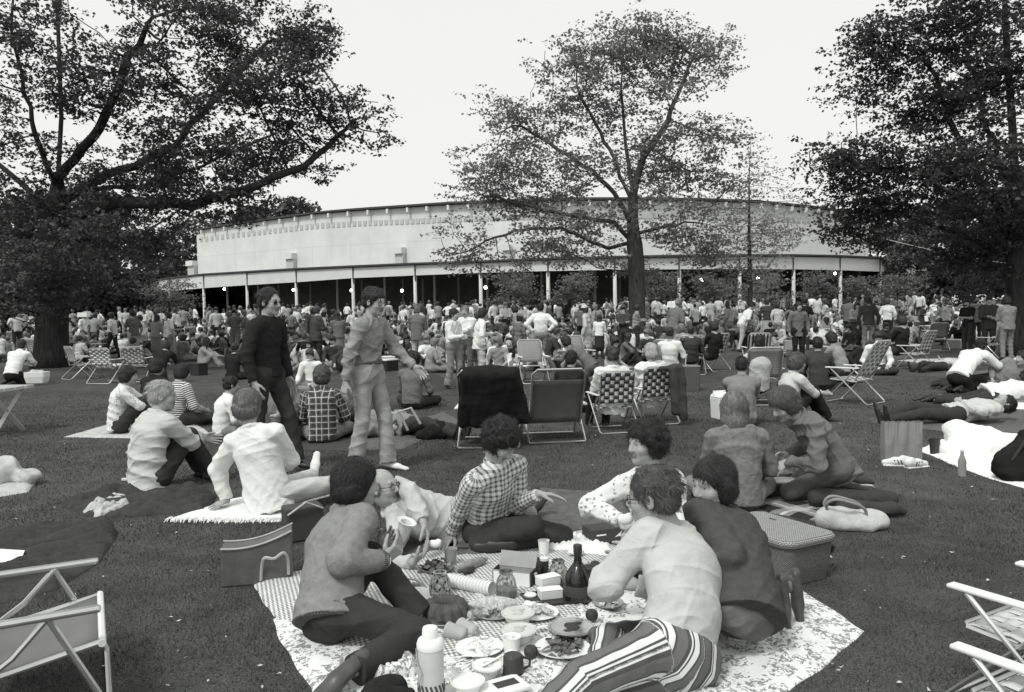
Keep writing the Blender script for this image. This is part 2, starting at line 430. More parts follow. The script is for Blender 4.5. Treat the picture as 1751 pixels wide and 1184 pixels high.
def neck_prims(J, m=0):
    H, c, s = J['HM'], J['head'], J['s']
    return [cone(J['neck'] - J['a'] * .03 * s, c + H @ (np.array([0, -.03, -.06]) * s), .06 * s, .052 * s, .03, m)]
def hair_prims(J, style, m=0, seed=1):
    H, c, s = J['HM'], J['head'], J['s'] * J.get('hsz', 1.0); r = np.random.default_rng(seed)
    W = lambda x, y, z: c + H @ (np.array([x, y, z]) * s)
    E = lambda p, q, k=.02, op='u': ell(W(*p), np.array(q) * s, H, k * s, m, op)
    C = lambda a, b, ra, rb, k=.03, flat=None: cone(W(*a), W(*b), ra * s, rb * s, k * s, m, flat)
    if style == 'none': return []
    if style in ('short', 'receding', 'crop'):
        g = .006 if style == 'crop' else .011
        o = [E((0, -.02, .044), (.074 + g, .098 + g, .087 + g)), E((0, -.05, -.01), (.07 + g, .06 + g, .06))]
        for q in (1, -1): o.append(C((q * .072, .02, .02), (q * .072, .012, -.012), .014, .008, .015))
        o.append(E((0, .118, -.03), (.1, .085, .098), .012, 's') if style != 'receding' else E((0, .125, .0), (.1, .1, .125), .012, 's'))
        for q in (1, -1): o.append(E((q * .088, -.006, -.012), (.022, .026, .04), .008, 's'))
        if style != 'crop':
            for i in range(70):
                d = nrm(r.normal(size=3) + V3(0, -.1, .5))
                if d[2] > -.2 and d[1] < (.62 if style == 'short' else .2): o.insert(2, E(tuple(np.array([0, -.02, .044]) + d * np.array([.083, .106, .096])), (r.uniform(.012, .02), r.uniform(.02, .032), .010), .008))
        o.append(E((0, -.05, -.115), (.12, .12, .05), .02, 's')); return o
    if style == 'ring':
        o = [E((0, -.03, .02), (.083, .096, .075))]; o.append(E((0, .11, .0), (.11, .1, .13), .012, 's')); o.append(E((0, .0, .13), (.1, .11, .075), .012, 's'))
        for q in (1, -1): o.append(E((q * .088, -.006, -.012), (.022, .026, .04), .008, 's'))
        return o
    if style in ('bob', 'page', 'wavy'):
        g = {'bob': .022, 'page': .014, 'wavy': .024}[style]
        o = [E((0, -.02, .046), (.076 + g, .1 + g, .088 + g)), E((0, -.04, -.03), (.076 + g, .072 + g, .07), .04)]
        if style == 'page': o += [C((q * .076, -.005, .02), (q * .08, -.012, -.05), .026, .022, .03) for q in (1, -1)]
        if style == 'wavy':
            for _ in range(46):
                d = nrm(r.normal(size=3)); d[2] = d[2] * .9
                if d[1] < .45: o.append(E(tuple(np.array([0, -.03, .02]) + d * np.array([.088, .105, .105])), (.024, .024, .015), .01))
        o.append(E((0, .125, -.04), (.112, .088, .112), .012, 's')); return o
    if style == 'curly':
        o = [E((0, -.022, .05), (.094, .112, .1)), E((0, -.045, -.03), (.09, .08, .07), .04)]
        for _ in range(150):
            d = nrm(r.normal(size=3))
            if d[1] < .55 and d[2] > -.75: o.append(E(tuple(np.array([0, -.026, .03]) + d * np.array([.1, .118, .112])), r.uniform(.016, .026), .008))
        o.append(E((0, .135, -.04), (.105, .09, .108), .012, 's')); return o
    if style == 'shoulder':
        o = [E((0, -.02, .046), (.094, .114, .1)), C((0, -.045, .0), (0, -.05, -.1), .092, .086, .04, (H[:, 1], .75)), E((0, .135, -.035), (.08, .085, .11), .014, 's')]
        o += [C((q * .078, -.005, .03), (q * .086, -.02, -.1), .034, .03, .03) for q in (1, -1)]; return o
    if style == 'long':
        o = [E((0, -.02, .046), (.09, .112, .1)), C((0, -.05, .0), (0, -.075, -.24), .088, .085, .04, (H[:, 1], .6)), E((0, .13, -.035), (.075, .085, .11), .014, 's')]
        o += [C((q * .08, .01, .03), (q * .085, -.0, -.2), .03, .028, .03) for q in (1, -1)]; return o
    return []
def torso_prims(J, m, puff, hem, collar=True, flatf=.72):
    s, a, f, side = J['s'], J['a'], J['f'], J['side']; g = puff
    hp = J['pel'] + a * hem * s; fl = (f, flatf); o = []
    def T(*A, **K): p = cone(*A, **K); p['uv'] = 'torso'; o.append(p)
    T(hp - f * (.022 * s if hem < .02 else 0), J['waist'], (.15 + g + (.016 if hem < .02 else 0)) * s, (.142 + g * .8) * s, .05, m, (f, flatf + (.13 if hem < .02 else 0)), capA=True)
    T(J['waist'], J['chest'], (.14 + g * .8) * s, (.165 + g * .7) * s, .05, m, fl)
    T(J['chest'], J['neck'] - a * .05 * s, (.162 + g * .7) * s, (.085 + g * .5) * s, .05, m, fl)
    T(J['shR'] * .85 + J['shL'] * .15, J['shL'] * .85 + J['shR'] * .15, (.062 + g * .5) * s, (.062 + g * .5) * s, .045, m)
    for q in 'RL': T(J['neck'] - a * .005 * s, J['sh' + q] * .8 + J['neck'] * .2, .052 * s, (.052 + g * .3) * s, .05, m)
    T(J['neck'] - a * .07 * s, J['neck'] + a * .012 * s, (.085 + g * .4) * s, (.066 + g * .2) * s, .03, m, cap=True)
    if collar:
        for i in range(9):
            t0, t1 = -2.5 + 5 * i / 9, -2.5 + 5 * (i + 1) / 9
            P = [J['neck'] + a * (.03 + .02 * math.cos(t)) * s + (-f * (math.cos(t) * .068 - .006) + side * math.sin(t) * .07) * s for t in (t0, t1)]
            p = cone(P[0], P[1], .0175 * s, .0175 * s, .006, m); p['uv'] = 'torso'; o.append(p)
    return o
def arm_prims(J, q, m, puff, sleeve):
    s = J['s']; g = puff * .62; sh, el, wr = J['sh' + q], J['el' + q], J['wr' + q]; o = []
    if sleeve <= .01: return o
    if sleeve <= 1:
        e = sh + (el - sh) * sleeve; o.append(cone(sh, e, (.06 + g) * s, (.052 + g) * s, .03, m, cap=True))
    else:
        e = el + (wr - el) * (sleeve - 1); o.append(cone(sh, el, (.06 + g) * s, (.05 + g) * s, .03, m)); o.append(cone(el, e, (.05 + g) * s, (.036 + g * .8) * s, .025, m, cap=True))
    for p in o: p['uv'] = 'limb'
    return o
def leg_prims(J, q, m, flare=.0, long=1.0, g=0.):
    s = J['s']; hp, kn, an = J['hip' + q], J['kn' + q], J['an' + q]; o = []
    e = an + nrm(kn - an) * (-.02 + .40 * (1 - long)) * s
    o.append(cone(hp, kn, (.098 + g) * s, (.07 + g) * s, .045, m)); o.append(cone(kn, e, (.068 + g) * s, (.052 + flare + g) * s, .025, m, cap=True))
    for p in o: p['uv'] = 'limb'
    return o
def hips_prims(J, m, g=0.):
    s, a, f = J['s'], J['a'], J['f']
    o = [cone(J['hipR'], J['hipL'], (.105 + g) * s, (.105 + g) * s, .04, m), cone(J['pel'], J['pel'] + a * .13 * s, (.145 + g) * s, (.142 + g) * s, .04, m, (f, .74), cap=True),
         ell(J['pel'] - f * .045 * s, np.array([.13 + g, .1 + g, .11 + g]) * s, np.stack([J['hs'], f, a], 1), .04, m)]
    for p in o: p['uv'] = 'torso'
    return o
def shoe_prims(J, q, m):
    s = J['s']; an, toe = J['an' + q], J['toe' + q]; d = nrm(toe - an); up = nrm(J['kn' + q] - an); up = nrm(up - d * (up @ d) * .9); w_ = np.cross(d, up)
    sole = an - up * .045 * s
    return [cone(sole - d * .045 * s, sole + d * .1 * s, .036 * s, .043 * s, .015, m, (up, .75)), cone(sole + d * .1 * s, toe - up * .05 * s + d * .02, .042 * s, .034 * s, .015, m, (up, .6)),
            cone(an - d * .02, an + up * .02 * s, .038 * s, .04 * s, .02, m)]
def cloth_uv(prims, V, J):
    pos = [p for p in prims if p['op'] == 'u']; d = np.stack([sd(p, V) for p in pos], 1); k = d.argmin(1); out = np.zeros((len(V), 3)); O = J['pel']
    for i, p in enumerate(pos):
        w_ = k == i
        if not w_.any(): continue
        P = V[w_]
        if p.get('uv') == 'limb':
            ba = p['b'] - p['a']; L = np.linalg.norm(ba); t = ba / L; x = J['f'] - t * (J['f'] @ t)
            if np.linalg.norm(x) < .2: x = J['side'] - t * (J['side'] @ t)
            x = nrm(x); y = np.cross(t, x); q = P - p['a']; out[w_, 0] = np.arctan2(q @ y, q @ x) * .065; out[w_, 1] = q @ t; out[w_, 2] = .5
        else:
            q = P - O; out[w_, 0] = q @ J['side'] + .25 * np.sign(q @ J['side']) * np.abs(q @ J['f']); out[w_, 1] = q @ J['a']; out[w_, 2] = q @ J['f']
    return out
def shell(name, prims, res, mats, parent, base, J=None, fold=0.0, seed=1, ffreq=26., sm=1, uv=False, mi0=True):
    if not prims: return None
    V, Q, mi = sdf_mesh(prims, res)
    if not len(Q): return None
    V = smooth_v(V, Q, sm)
    at_ = cloth_uv(prims, V, J) if uv else None
    if fold:
        N = vnormals(V, Q); L_ = V - J['pel']; dd = folds(L_, seed, J['a'] + .5 * J['side'], ffreq, fold) + folds(L_, seed + 21, J['a'] - .8 * J['side'] + .3 * J['f'], ffreq * 1.7, fold * .6) * .5 + wavy(L_, seed + 5, 22, fold * .5) + wavy(L_, seed + 9, 75, fold * .2) + creases(L_, seed + 2, J['a'] + .9 * J['side'], 15, fold * 1.2) + creases(L_, seed + 14, J['a'] - .7 * J['side'] + .4 * J['f'], 19, fold * 1.1) + creases(L_, seed + 33, J['a'], 30, fold * .6)
        V = V + N * dd[:, None]
    me = mesh_np(name, V - base, Q, mats, mi if mi0 else None, True, at_)
    return put(name, me, parent)
def glasses(J, mat_frame, mat_lens, parent, base, dark=False):
    H, c, s = J['HM'], J['head'], J['s'] * J.get('hsz', 1.0); W = lambda x, y, z: c + H @ (np.array([x, y, z]) * s) - base
    g = MB()
    for q in (1, -1):
        ring = [W(q * .033 + .024 * math.cos(t), .1 - .012 * abs(math.cos(t)) * .5, .008 + .019 * math.sin(t)) for t in np.linspace(0, 2 * math.pi, 15)[:-1]]
        g.tube(ring, .0026 * s, 6, closed=True)
        g.tube([W(q * .057, .095, .014), W(q * .08, .06, .014), W(q * .084, -.01, .012), W(q * .082, -.03, -.006)], .0026 * s, 6)
    g.tube([W(-.01, .103, .012), W(.01, .103, .012)], .0025 * s, 6)
    o = g.build('glasses', mat_frame, parent, smooth=True)
    for q in (1, -1):
        l = MB(); ring = [W(q * .033 + .023 * math.cos(t), .0985 - .006 * abs(math.cos(t)), .008 + .018 * math.sin(t)) for t in np.linspace(0, 2 * math.pi, 13)[:-1]]
        l.add(ring, [tuple(range(12))]); l.build('lens', mat_lens, o)
    return o
def eyes(J, parent, base):
    H, c, s = J['HM'], J['head'], J['s'] * J.get('hsz', 1.0)
    for q in (1, -1):
        e = MB(); pr = [(.0001, -.0125)] + [(.0125 * math.sin(t), -.0125 * math.cos(t)) for t in np.linspace(.3, math.pi - .55, 8)]
        R = H @ np.array([(1, 0, 0), (0, 0, 1), (0, -1, 0)]).astype(float)
        cc = c + H @ (np.array([q * .0315, .0735, .0105]) * s) - base
        e.lathe([(a * s, b * s) for a, b in pr], cc, 14, 0, R); e.lathe([(.0068 * s, .0104 * s), (.004 * s, .0122 * s), (.0001, .0127 * s)], cc, 14, 1, R)
        e.build('eye', [MATS['eye_white'], MATS['iris']], parent, smooth=True)
def person(label, pose, look, res=.008, group=None, base=None):
    """a person as an Empty with body, clothes, hair and shoes under it"""
    J = solve(pose); s = J['s']; base = np.array([J['pel'][0], J['pel'][1], look.get('z', 0.0)]) if base is None else np.asarray(base, float)
    root = empty('person', base, label, 'person', group); g = look.get('puff', .006); seed = look.get('seed', 1); fine = res < .0095
    sk = look.get('skin', MATS['skin']); slv = look.get('sleeve', 1.95)
    P = head_prims(J, True, 0, 1) + neck_prims(J) + [cone(J['pel'], J['waist'], .1 * s, .1 * s, .04, 0, (J['f'], .7)), cone(J['waist'], J['neck'] - J['a'] * .08 * s, .1 * s, .08 * s, .04, 0, (J['f'], .7))]
    P += [cone(J['shR'], J['shL'], .045 * s, .045 * s, .03)]
    for q in 'RL':
        P += [cone(J['sh' + q], J['el' + q], .043 * s, .038 * s, .02), cone(J['el' + q], J['wr' + q], .039 * s, .026 * s, .02)]
        hd = J.get('hand' + q)
        if hd is None:
            d = nrm(J['wr' + q] - J['el' + q]); hd = (d, -J['side'] * (1 if q == 'R' else -1) + J['f'] * .2, .5)
        P += hand_prims(J['wr' + q], hd[0], hd[1], q == 'R', hd[2], s, fine=fine)
        P += [cone(J['hip' + q], J['kn' + q], .07 * s, .052 * s, .03), cone(J['kn' + q], J['an' + q], .052 * s, .036 * s, .02)]
        if look.get('bare'): P += shoe_prims(J, q, 0)
    b = shell('body', P, res if res > .0095 else min(res, .0075), [sk, look.get('lip', MATS['lip'])], root, base, sm=1)
    if look.get('eyes', True) and res < .0075: eyes(J, root, base)
    sp = torso_prims(J, 0, g, look.get('hem', -.02), look.get('collar', True)) + arm_prims(J, 'R', 0, g, slv) + arm_prims(J, 'L', 0, g, slv)
    sp += look.get('extra_shirt', [])
    shell(look.get('top', 'shirt'), sp, res, [look['shirt']], root, base, J, look.get('fold', .006), seed, uv=look.get('uv', False))
    lg = look.get('long', 1.0)
    if look.get('skirt'):
        tp = hips_prims(J, 0, .01) + [cone(J['pel'], (J['knR'] + J['knL']) / 2, .16 * s, .16 * s, .05, 0, (nrm(np.cross(J['hs'], J['knR'] - J['pel'])), .6))] + [cone(J['hip' + q], J['kn' + q], .1 * s, .09 * s, .05) for q in 'RL']
        shell('skirt', tp, res, [look['trousers']], root, base, J, look.get('tfold', .005), seed + 3)
    else:
        tp = hips_prims(J, 0, look.get('hg', 0.)) + [x for q in 'RL' for x in leg_prims(J, q, 0, look.get('flare', .006), lg, look.get('tg', 0.))]
        shell('trousers', tp, res, [look['trousers']], root, base, J, look.get('tfold', .005), seed + 3, uv=look.get('uvt', False))
    if look.get('belt'):
        bp = J['pel'] + J['a'] * .105 * s; shell('belt', [cone(bp, bp + J['a'] * .035 * s, .15 * s, .15 * s, .01, 0, (J['f'], .76), cap=True, capA=True)], res, [look['belt']], root, base)
    if not look.get('bare'):
        for q in 'RL': shell('shoe', shoe_prims(J, q, 0), res if res > .0095 else min(res, .007), [look.get('shoes', MATS['shoe_dark'])], root, base, sm=2)
    hp = hair_prims(J, look.get('hair', 'short'), 0, seed)
    if hp:
        V, Q, mi = sdf_mesh(hp, min(res, .006) if look.get('hair') == 'curly' else res)
        V = smooth_v(V, Q, 1); N = vnormals(V, Q); L = (V - J['head']) @ J['HM']
        fr = 1.0 if look.get('hair') != 'curly' else .5
        st = np.sin(L[:, 0] * 420 * fr + 5 * np.sin(L[:, 2] * 40) + 3 * np.sin(L[:, 1] * 55)) + np.sin(L[:, 1] * 310 + 4 * np.sin(L[:, 2] * 36 + 1)) * .6
        V = V + N * (st * .0016 + wavy(L, seed, 70, .003) + RNG.normal(0, .0006, len(V)))[:, None]
        n = (3600 if res < .006 else 2200) if fine else 900; ii = RNG.integers(0, len(V), n); p_, N_ = V[ii], N[ii]; cur = look.get('hair') == 'curly'
        slk = look.get('hair') in ('page', 'bob', 'shoulder', 'long'); tg = RNG.normal(size=(n, 3)) * (.9 if cur else .14 if slk else .32) + (0 if cur else 1) * (-.9 * J['HM'][:, 2] - .55 * J['HM'][:, 1]); tg -= N_ * (tg * N_).sum(1)[:, None]; tg /= np.linalg.norm(tg, axis=1)[:, None] + 1e-6
        sd_ = np.cross(tg, N_); wd_ = (.0011 if fine else .0028) * s; L1 = RNG.uniform(.012, .03, n)[:, None] * s; lift = RNG.uniform(.001, .006, n)[:, None] * s * (1.8 if cur else .3 if slk else 1)
        rb = [p_ - N_ * .003, p_ + tg * L1 + N_ * lift, p_ + tg * L1 * 1.9 + N_ * lift * RNG.uniform(-.6, 1.3, n)[:, None]]
        RV = np.stack([rb[0] - sd_ * wd_, rb[0] + sd_ * wd_, rb[1] - sd_ * wd_, rb[1] + sd_ * wd_, rb[2] - sd_ * wd_ * .3, rb[2] + sd_ * wd_ * .3], 1).reshape(-1, 3)
        b6 = len(V) + np.arange(n)[:, None] * 6; Q = np.concatenate([Q, b6 + np.array([[0, 1, 3, 2]]), b6 + np.array([[2, 3, 5, 4]])]); V = np.concatenate([V, RV])
        put('hair', mesh_np('hair', V - base, Q, [look.get('hairm', MATS['hair_dark'])]), root)
    if look.get('rib'):
        hp_ = J['pel'] + J['a'] * look.get('hem', -.02) * s - J['f'] * .022 * s; rr_ = (.164 + g * .9) * s
        w_ = cone(hp_ - J['a'] * .012 * s, hp_ + J['a'] * .05 * s, rr_ * .94, rr_, .01, 0, (J['f'], .84), cap=True, capA=True); shell('waistband', [w_], res, [look['rib']], root, base, J, uv=True)
        for q in 'RL':
            e_, w2 = J['el' + q], J['wr' + q]; c_ = cone(e_ + (w2 - e_) * .84, e_ + (w2 - e_) * .985, (.043 + g * .5) * s, (.038 + g * .4) * s, .01, 0, None, cap=True, capA=True); c_['uv'] = 'limb'; shell('cuff', [c_], min(res, .006), [look['rib']], root, base, J, uv=True)
    if look.get('undercuff'):
        for q in 'RL':
            e_, w2 = J['el' + q], J['wr' + q]; shell('shirt_cuff', [cone(e_ + (w2 - e_) * .93, e_ + (w2 - e_) * 1.06, .038 * s, .037 * s, .01, 0, None, cap=True, capA=True)], .005, [look['undercuff']], root, base)
    if fine:
        H, c = J['HM'], J['head']; W = lambda x, y, z: c + H @ (np.array([x, y, z]) * s)
        hm = look.get('hairm', MATS['hair_dark'])
        for q in (1, -1):
            shell('eyebrow', [cone(W(q * .016, .0895, .0335), W(q * .034, .0875, .0385), .0042 * s, .0046 * s, .002), cone(W(q * .034, .0875, .0385), W(q * .05, .0735, .0335), .0046 * s, .003 * s, .002)], .0028, [hm], root, base)
        if look.get('moustache'):
            shell('moustache', [cone(W(0, .1, -.038), W(q * .027, .087, -.047), .0095 * s, .0065 * s, .006) for q in (1, -1)], .0035, [hm], root, base)
        if look.get('beard'):
            shell('beard', [ell(W(0, .045, -.075), np.array([.056, .055, .05]) * s, H, .02), ell(W(0, .085, -.05), np.array([.03, .02, .02]) * s, H, .01, op='s'), ell(W(0, .03, .02), np.array([.1, .1, .06]) * s, H, .01, op='s')], .005, [hm], root, base)
    if look.get('glasses'): glasses(J, MATS['black_plastic'], MATS['lens_dark'] if look['glasses'] == 'sun' else MATS['lens'], root, base)
    return root, J
# ---- crowd figures: one continuous mesh of five materials (skin, hair, top, trousers, shoes)
def crowd_mesh(name, pose, hair='short', sleeve=1.9, hem=-.02, skirt=False, res=.015, hat=False, puff=.008, seed=1, fold=.008):
    J = solve(pose); s = J['s']
    P = head_prims(J, False, 0) + neck_prims(J, 0) + hair_prims(J, hair, 1, seed)
    for q in 'RL':
        P += [cone(J['sh' + q], J['el' + q], .044 * s, .04 * s, .02), cone(J['el' + q], J['wr' + q], .042 * s, .03 * s, .02)] + hand_prims(J['wr' + q], J['wr' + q] - J['el' + q], J['f'], q == 'R', .5, s, 0, False)
        P += arm_prims(J, q, 2, puff + .004, sleeve)
    P += torso_prims(J, 2, puff, hem, False) + hips_prims(J, 3)
    for q in 'RL': P += leg_prims(J, q, 3, .008) + shoe_prims(J, q, 4)
    if skirt: P += [cone(J['pel'], (J['knR'] + J['knL']) / 2, .15 * s, .2 * s, .05, 3)]
    if hat: P += [cone(J['head'] + J['HM'] @ V3(0, -.02, .06), J['head'] + J['HM'] @ V3(0, -.02, .075), .16, .15, .005, 2, cap=True, capA=True), ell(J['head'] + J['HM'] @ V3(0, -.02, .085), (.095, .105, .07), J['HM'], .01, 2)]
    V, Q, mi = sdf_mesh(P, res); V = smooth_v(V, Q, 1, .4)
    N = vnormals(V, Q); tor = np.zeros(len(V)); 
    for i in range(4): tor[Q[:, i]] = np.maximum(tor[Q[:, i]], (mi >= 2) & (mi <= 3))
    V = V + N * ((folds(V, seed, J['a'] + .4 * J['side'], 24, fold) + wavy(V, seed + 3, 20, fold * .8)) * tor)[:, None]
    return mesh_np(name, V, Q, [MATS['skin'], MATS['hair_dark'], MATS['c_white'], MATS['t_mid'], MATS['shoe_dark']], mi)
def P_stand(arms='down', stride=0., lean=0., turn=0., s=1.0, seed=0):
    r = np.random.default_rng(seed); p = dict(pel=(0, 0, .93), neck=(.0, .02 + lean * .3, 1.44), head=(0, .06 + lean * .4, 1.605), hf=(math.sin(turn), math.cos(turn), -.1 - lean * .4), side=(1, 0, 0),
        anR=(.11, -stride * .8, .08), anL=(-.11, stride, .08), toeR=(.2, 1, -.2), toeL=(-.2, 1, -.2), knR=(.11, .6, .5), knL=(-.11, .6, .5))
    A = {'down': ((.27, .05, .88), (-.27, .06, .88)), 'hips': ((.2, -.02, 1.02), (-.2, -.02, 1.02)), 'front': ((.06, .3, 1.14), (-.06, .3, 1.1)), 'cross': ((-.14, .22, 1.2), (.14, .25, 1.17)),
         'one': ((.27, .05, .88), (-.1, .34, 1.15)), 'swing': ((.26, .25, .95), (-.26, -.18, .92)), 'up': ((.25, .05, .88), (-.2, .25, 1.5)), 'back': ((.06, -.2, .98), (-.06, -.2, .98))}[arms]
    p['wrR'], p['wrL'] = A
    if arms == 'hips': p['elR'], p['elL'] = (.6, -.15, 1.15), (-.6, -.15, 1.15)
    if arms in ('front', 'cross', 'one'): p['elR'], p['elL'] = (.35, 0, .9), (-.35, 0, .9)
    return p
def P_sit(kind='cross', lean=0., turn=0., s=1.0, arms=None):
    p = dict(pel=(0, 0, .12), neck=(0, .06 + lean, .625), head=(0, .12 + lean * 1.2, .79), hf=(math.sin(turn), math.cos(turn), -.15), side=(1, 0, 0), slump=.05)
    if kind == 'cross': p.update(anR=(-.1, .32, .07), anL=(.1, .36, .07), knR=(.8, .2, .2), knL=(-.8, .2, .2), wrR=(.2, .33, .22), wrL=(-.16, .36, .2), toeR=(-1, .2, 0), toeL=(1, .2, 0))
    if kind == 'hug': p.update(anR=(.1, .5, .08), anL=(-.1, .5, .08), knR=(.12, .3, .9), knL=(-.12, .3, .9), wrR=(-.02, .45, .36), wrL=(.02, .47, .38), elR=(.5, .1, .3), elL=(-.5, .1, .3), toeR=(.2, 1, -.2), toeL=(-.2, 1, -.2))
    if kind == 'back': p.update(neck=(0, -.2, .60), head=(0, -.2, .77), wrR=(.26, -.42, .05), wrL=(-.26, -.4, .05), elR=(.4, -.5, .3), elL=(-.4, -.5, .3), anR=(.12, .78, .08), anL=(-.08, .82, .08), toeR=(.1, .4, 1), toeL=(-.1, .4, 1))
    if kind == 'side': p.update(anR=(.52, -.12, .07), anL=(.36, .0, .07), knR=(.5, .7, .12), knL=(-.1, .8, .12), wrR=(.12, .3, .3), wrL=(-.32, .02, .05), elL=(-.4, -.1, .3), toeR=(1, -.4, 0), toeL=(1, -.3, 0), neck=(-.06, .04, .63), head=(-.07, .09, .79))
    if kind == 'kneel': p.update(pel=(0, -.1, .28), neck=(0, .08 + lean, .79 - lean * .3), head=(0, .15 + lean * 1.3, .95 - lean * .4), anR=(.1, -.26, .08), anL=(-.1, -.26, .08), knR=(.12, .7, .1), knL=(-.12, .7, .1), wrR=(.15, .42 + lean, .5), wrL=(-.12, .46 + lean, .45), toeR=(0, -1, -.2), toeL=(0, -1, -.2))
    if kind == 'chair': p.update(pel=(0, 0, .40), neck=(0, -.12, .90), head=(0, -.09, 1.07), anR=(.12, .5, .08), anL=(-.12, .55, .08), knR=(.13, .4, .9), knL=(-.13, .4, .9), wrR=(.22, .22, .55), wrL=(-.12, .3, .52), toeR=(.1, 1, -.1), toeL=(-.1, 1, -.1))
    if kind == 'stretch': p.update(anR=(.1, .84, .08), anL=(-.1, .82, .08), knR=(.1, .4, .5), knL=(-.1, .4, .5), wrR=(.12, .38, .28), wrL=(-.12, .4, .25), toeR=(.1, .3, 1), toeL=(-.1, .3, 1))
    if kind == 'lie': p.update(pel=(0, 0, .12), neck=(0, -.5, .2), head=(.0, -.66, .24), hf=(math.sin(turn) * .4, .3, .9), hup=(0, -1, .2), anR=(.12, .82, .08), anL=(-.1, .84, .08), knR=(.12, .4, .8), knL=(-.1, .4, .4), wrR=(.25, -.05, .12), wrL=(-.05, -.1, .26), elR=(.5, -.3, .1), elL=(-.5, -.3, .1), toeR=(.2, .2, 1), toeL=(-.2, .2, 1), slump=0)
    if kind == 'prone': p.update(pel=(0, 0, .11), neck=(0, -.48, .24), head=(0, -.62, .36), hf=(0, -1, .1), side=(-1, 0, 0), anR=(-.1, .84, .08), anL=(.1, .84, .08), knR=(-.1, .4, 0), knL=(.1, .4, 0), wrR=(-.1, -.74, .12), wrL=(.1, -.74, .12), elR=(-.3, -.5, 0), elL=(.3, -.5, 0), toeR=(-.1, 1, -.3), toeL=(.1, 1, -.3), slump=0)
    if kind == 'elbow': p.update(pel=(0, 0, .13), neck=(-.38, .0, .42), head=(-.45, .05, .58), hf=(.5 + turn, .8, 0), hside=(.2, 0, 1), side=(.75, .1, .65), anR=(.84, .1, .12), anL=(.8, .2, .08), knR=(.4, .8, .3), knL=(.4, .8, .1), wrR=(-.05, .25, .22), wrL=(-.38, .26, .06), elL=(-.6, .0, -.2), toeR=(.3, 1, -.1), toeL=(.3, 1, -.1), slump=0)
    if arms == 'eat': p.update(wrR=p.get('wrR') and (.08, .3, .55))
    if arms == 'read': p.update(wrR=(.13, .42, .4), wrL=(-.13, .42, .4))
    return p
def xf(pose, loc, yaw, s=1.0):
    """move a local pose (facing +y) to a place in the scene"""
    R = rotz(yaw); o = dict(pose); loc = np.asarray(loc, float)
    for k in ('pel', 'neck', 'head', 'wrR', 'wrL', 'anR', 'anL', 'elR', 'elL', 'knR', 'knL'):
        if o.get(k) is not None: o[k] = loc + R @ (np.asarray(o[k], float) * s)
    for k in ('side', 'hside', 'hf', 'hup', 'toeR', 'toeL', 'shR', 'shL'):
        if o.get(k) is not None: o[k] = R @ np.asarray(o[k], float)
    for k in ('handR', 'handL'):
        if o.get(k) is not None: o[k] = (R @ np.asarray(o[k][0], float), R @ np.asarray(o[k][1], float), o[k][2])
    o['s'] = s; return o
# ------------------------------------------------------------------ base materials
M('skin', .35, .55, .1, 40, .25, 130, .35); M('skin_dark', .11, .6, .06, 30, .1, 200, .3); M('lip', .19, .5, 0); M('eye_white', .42, .25, 0, spec=.5); M('iris', .02, .15, 0, spec=.6)
for n_, v_ in (('hair_dark', .02), ('hair_brown', .05), ('hair_grey', .2), ('hair_white', .42), ('hair_fair', .17), ('hair_mid', .085)):
    t = NT(n_, .5, .45); mp = t.N.new('ShaderNodeMapping'); mp.inputs['Scale'].default_value = (1, 1, .16); t.L.new(t.coord('Object'), mp.inputs[0]); s1 = t.noise(mp.outputs[0], 210, 3, .7); s2 = t.noise(mp.outputs[0], 60, 3)
    t.base(t.f('MULTIPLY', t.rng(s1, .3, .7, v_ * .45, v_ * 1.5), t.rng(s2, .3, .7, .75, 1.25))); t.bump(s1, .9, .006)
for n_, v_ in (('c_white', .74), ('c_pale', .52), ('c_mid', .28), ('c_grey', .15), ('c_dark', .055), ('c_black', .022)): M(n_, v_, .9, .1, 10, .25, 260, .1)
for n_, v_ in (('t_pale', .45), ('t_mid', .22), ('t_grey', .12), ('t_dark', .045), ('t_black', .022)): M(n_, v_, .9, .12, 12, .25, 260, .1)
M('shoe_dark', .03, .45, .1, 20, 0, spec=.4); M('shoe_white', .7, .6, .08); M('shoe_brown', .09, .45, .2, 20, spec=.4)
M('black_plastic', .015, .35, 0, spec=.5); M('lens_dark', .012, .12, 0, spec=.6)
def glass(name, v, rough=.05, ior=1.45, alpha=None):
    m = bpy.data.materials.new(name); m.use_nodes = True; b = m.node_tree.nodes['Principled BSDF']
    b.inputs['Base Color'].default_value = grey(v); b.inputs['Roughness'].default_value = rough; b.inputs['IOR'].default_value = ior
    b.inputs['Transmission Weight'].default_value = 1.0
    if alpha is not None: b.inputs['Alpha'].default_value = alpha
    MATS[name] = m; return m
glass('lens', .8, .05, 1.05, .35); glass('clear_glass', .55, .06, 1.3); glass('bottle_glass', .03, .05, 1.4); glass('film', .95, .12, 1.2, .7)
M('aluminium', .62, .3, .05, 20, metal=.9); M('white_paint', .74, .5, .06); M('white_vinyl', .72, .45, .05); M('bulb', .9, .3, 0)
bl = bpy.data.materials.new('lit_bulb'); bl.use_nodes = True
bl.node_tree.nodes['Principled BSDF'].inputs['Emission Color'].default_value = (1, .99, .96, 1); bl.node_tree.nodes['Principled BSDF'].inputs['Emission Strength'].default_value = 30.0
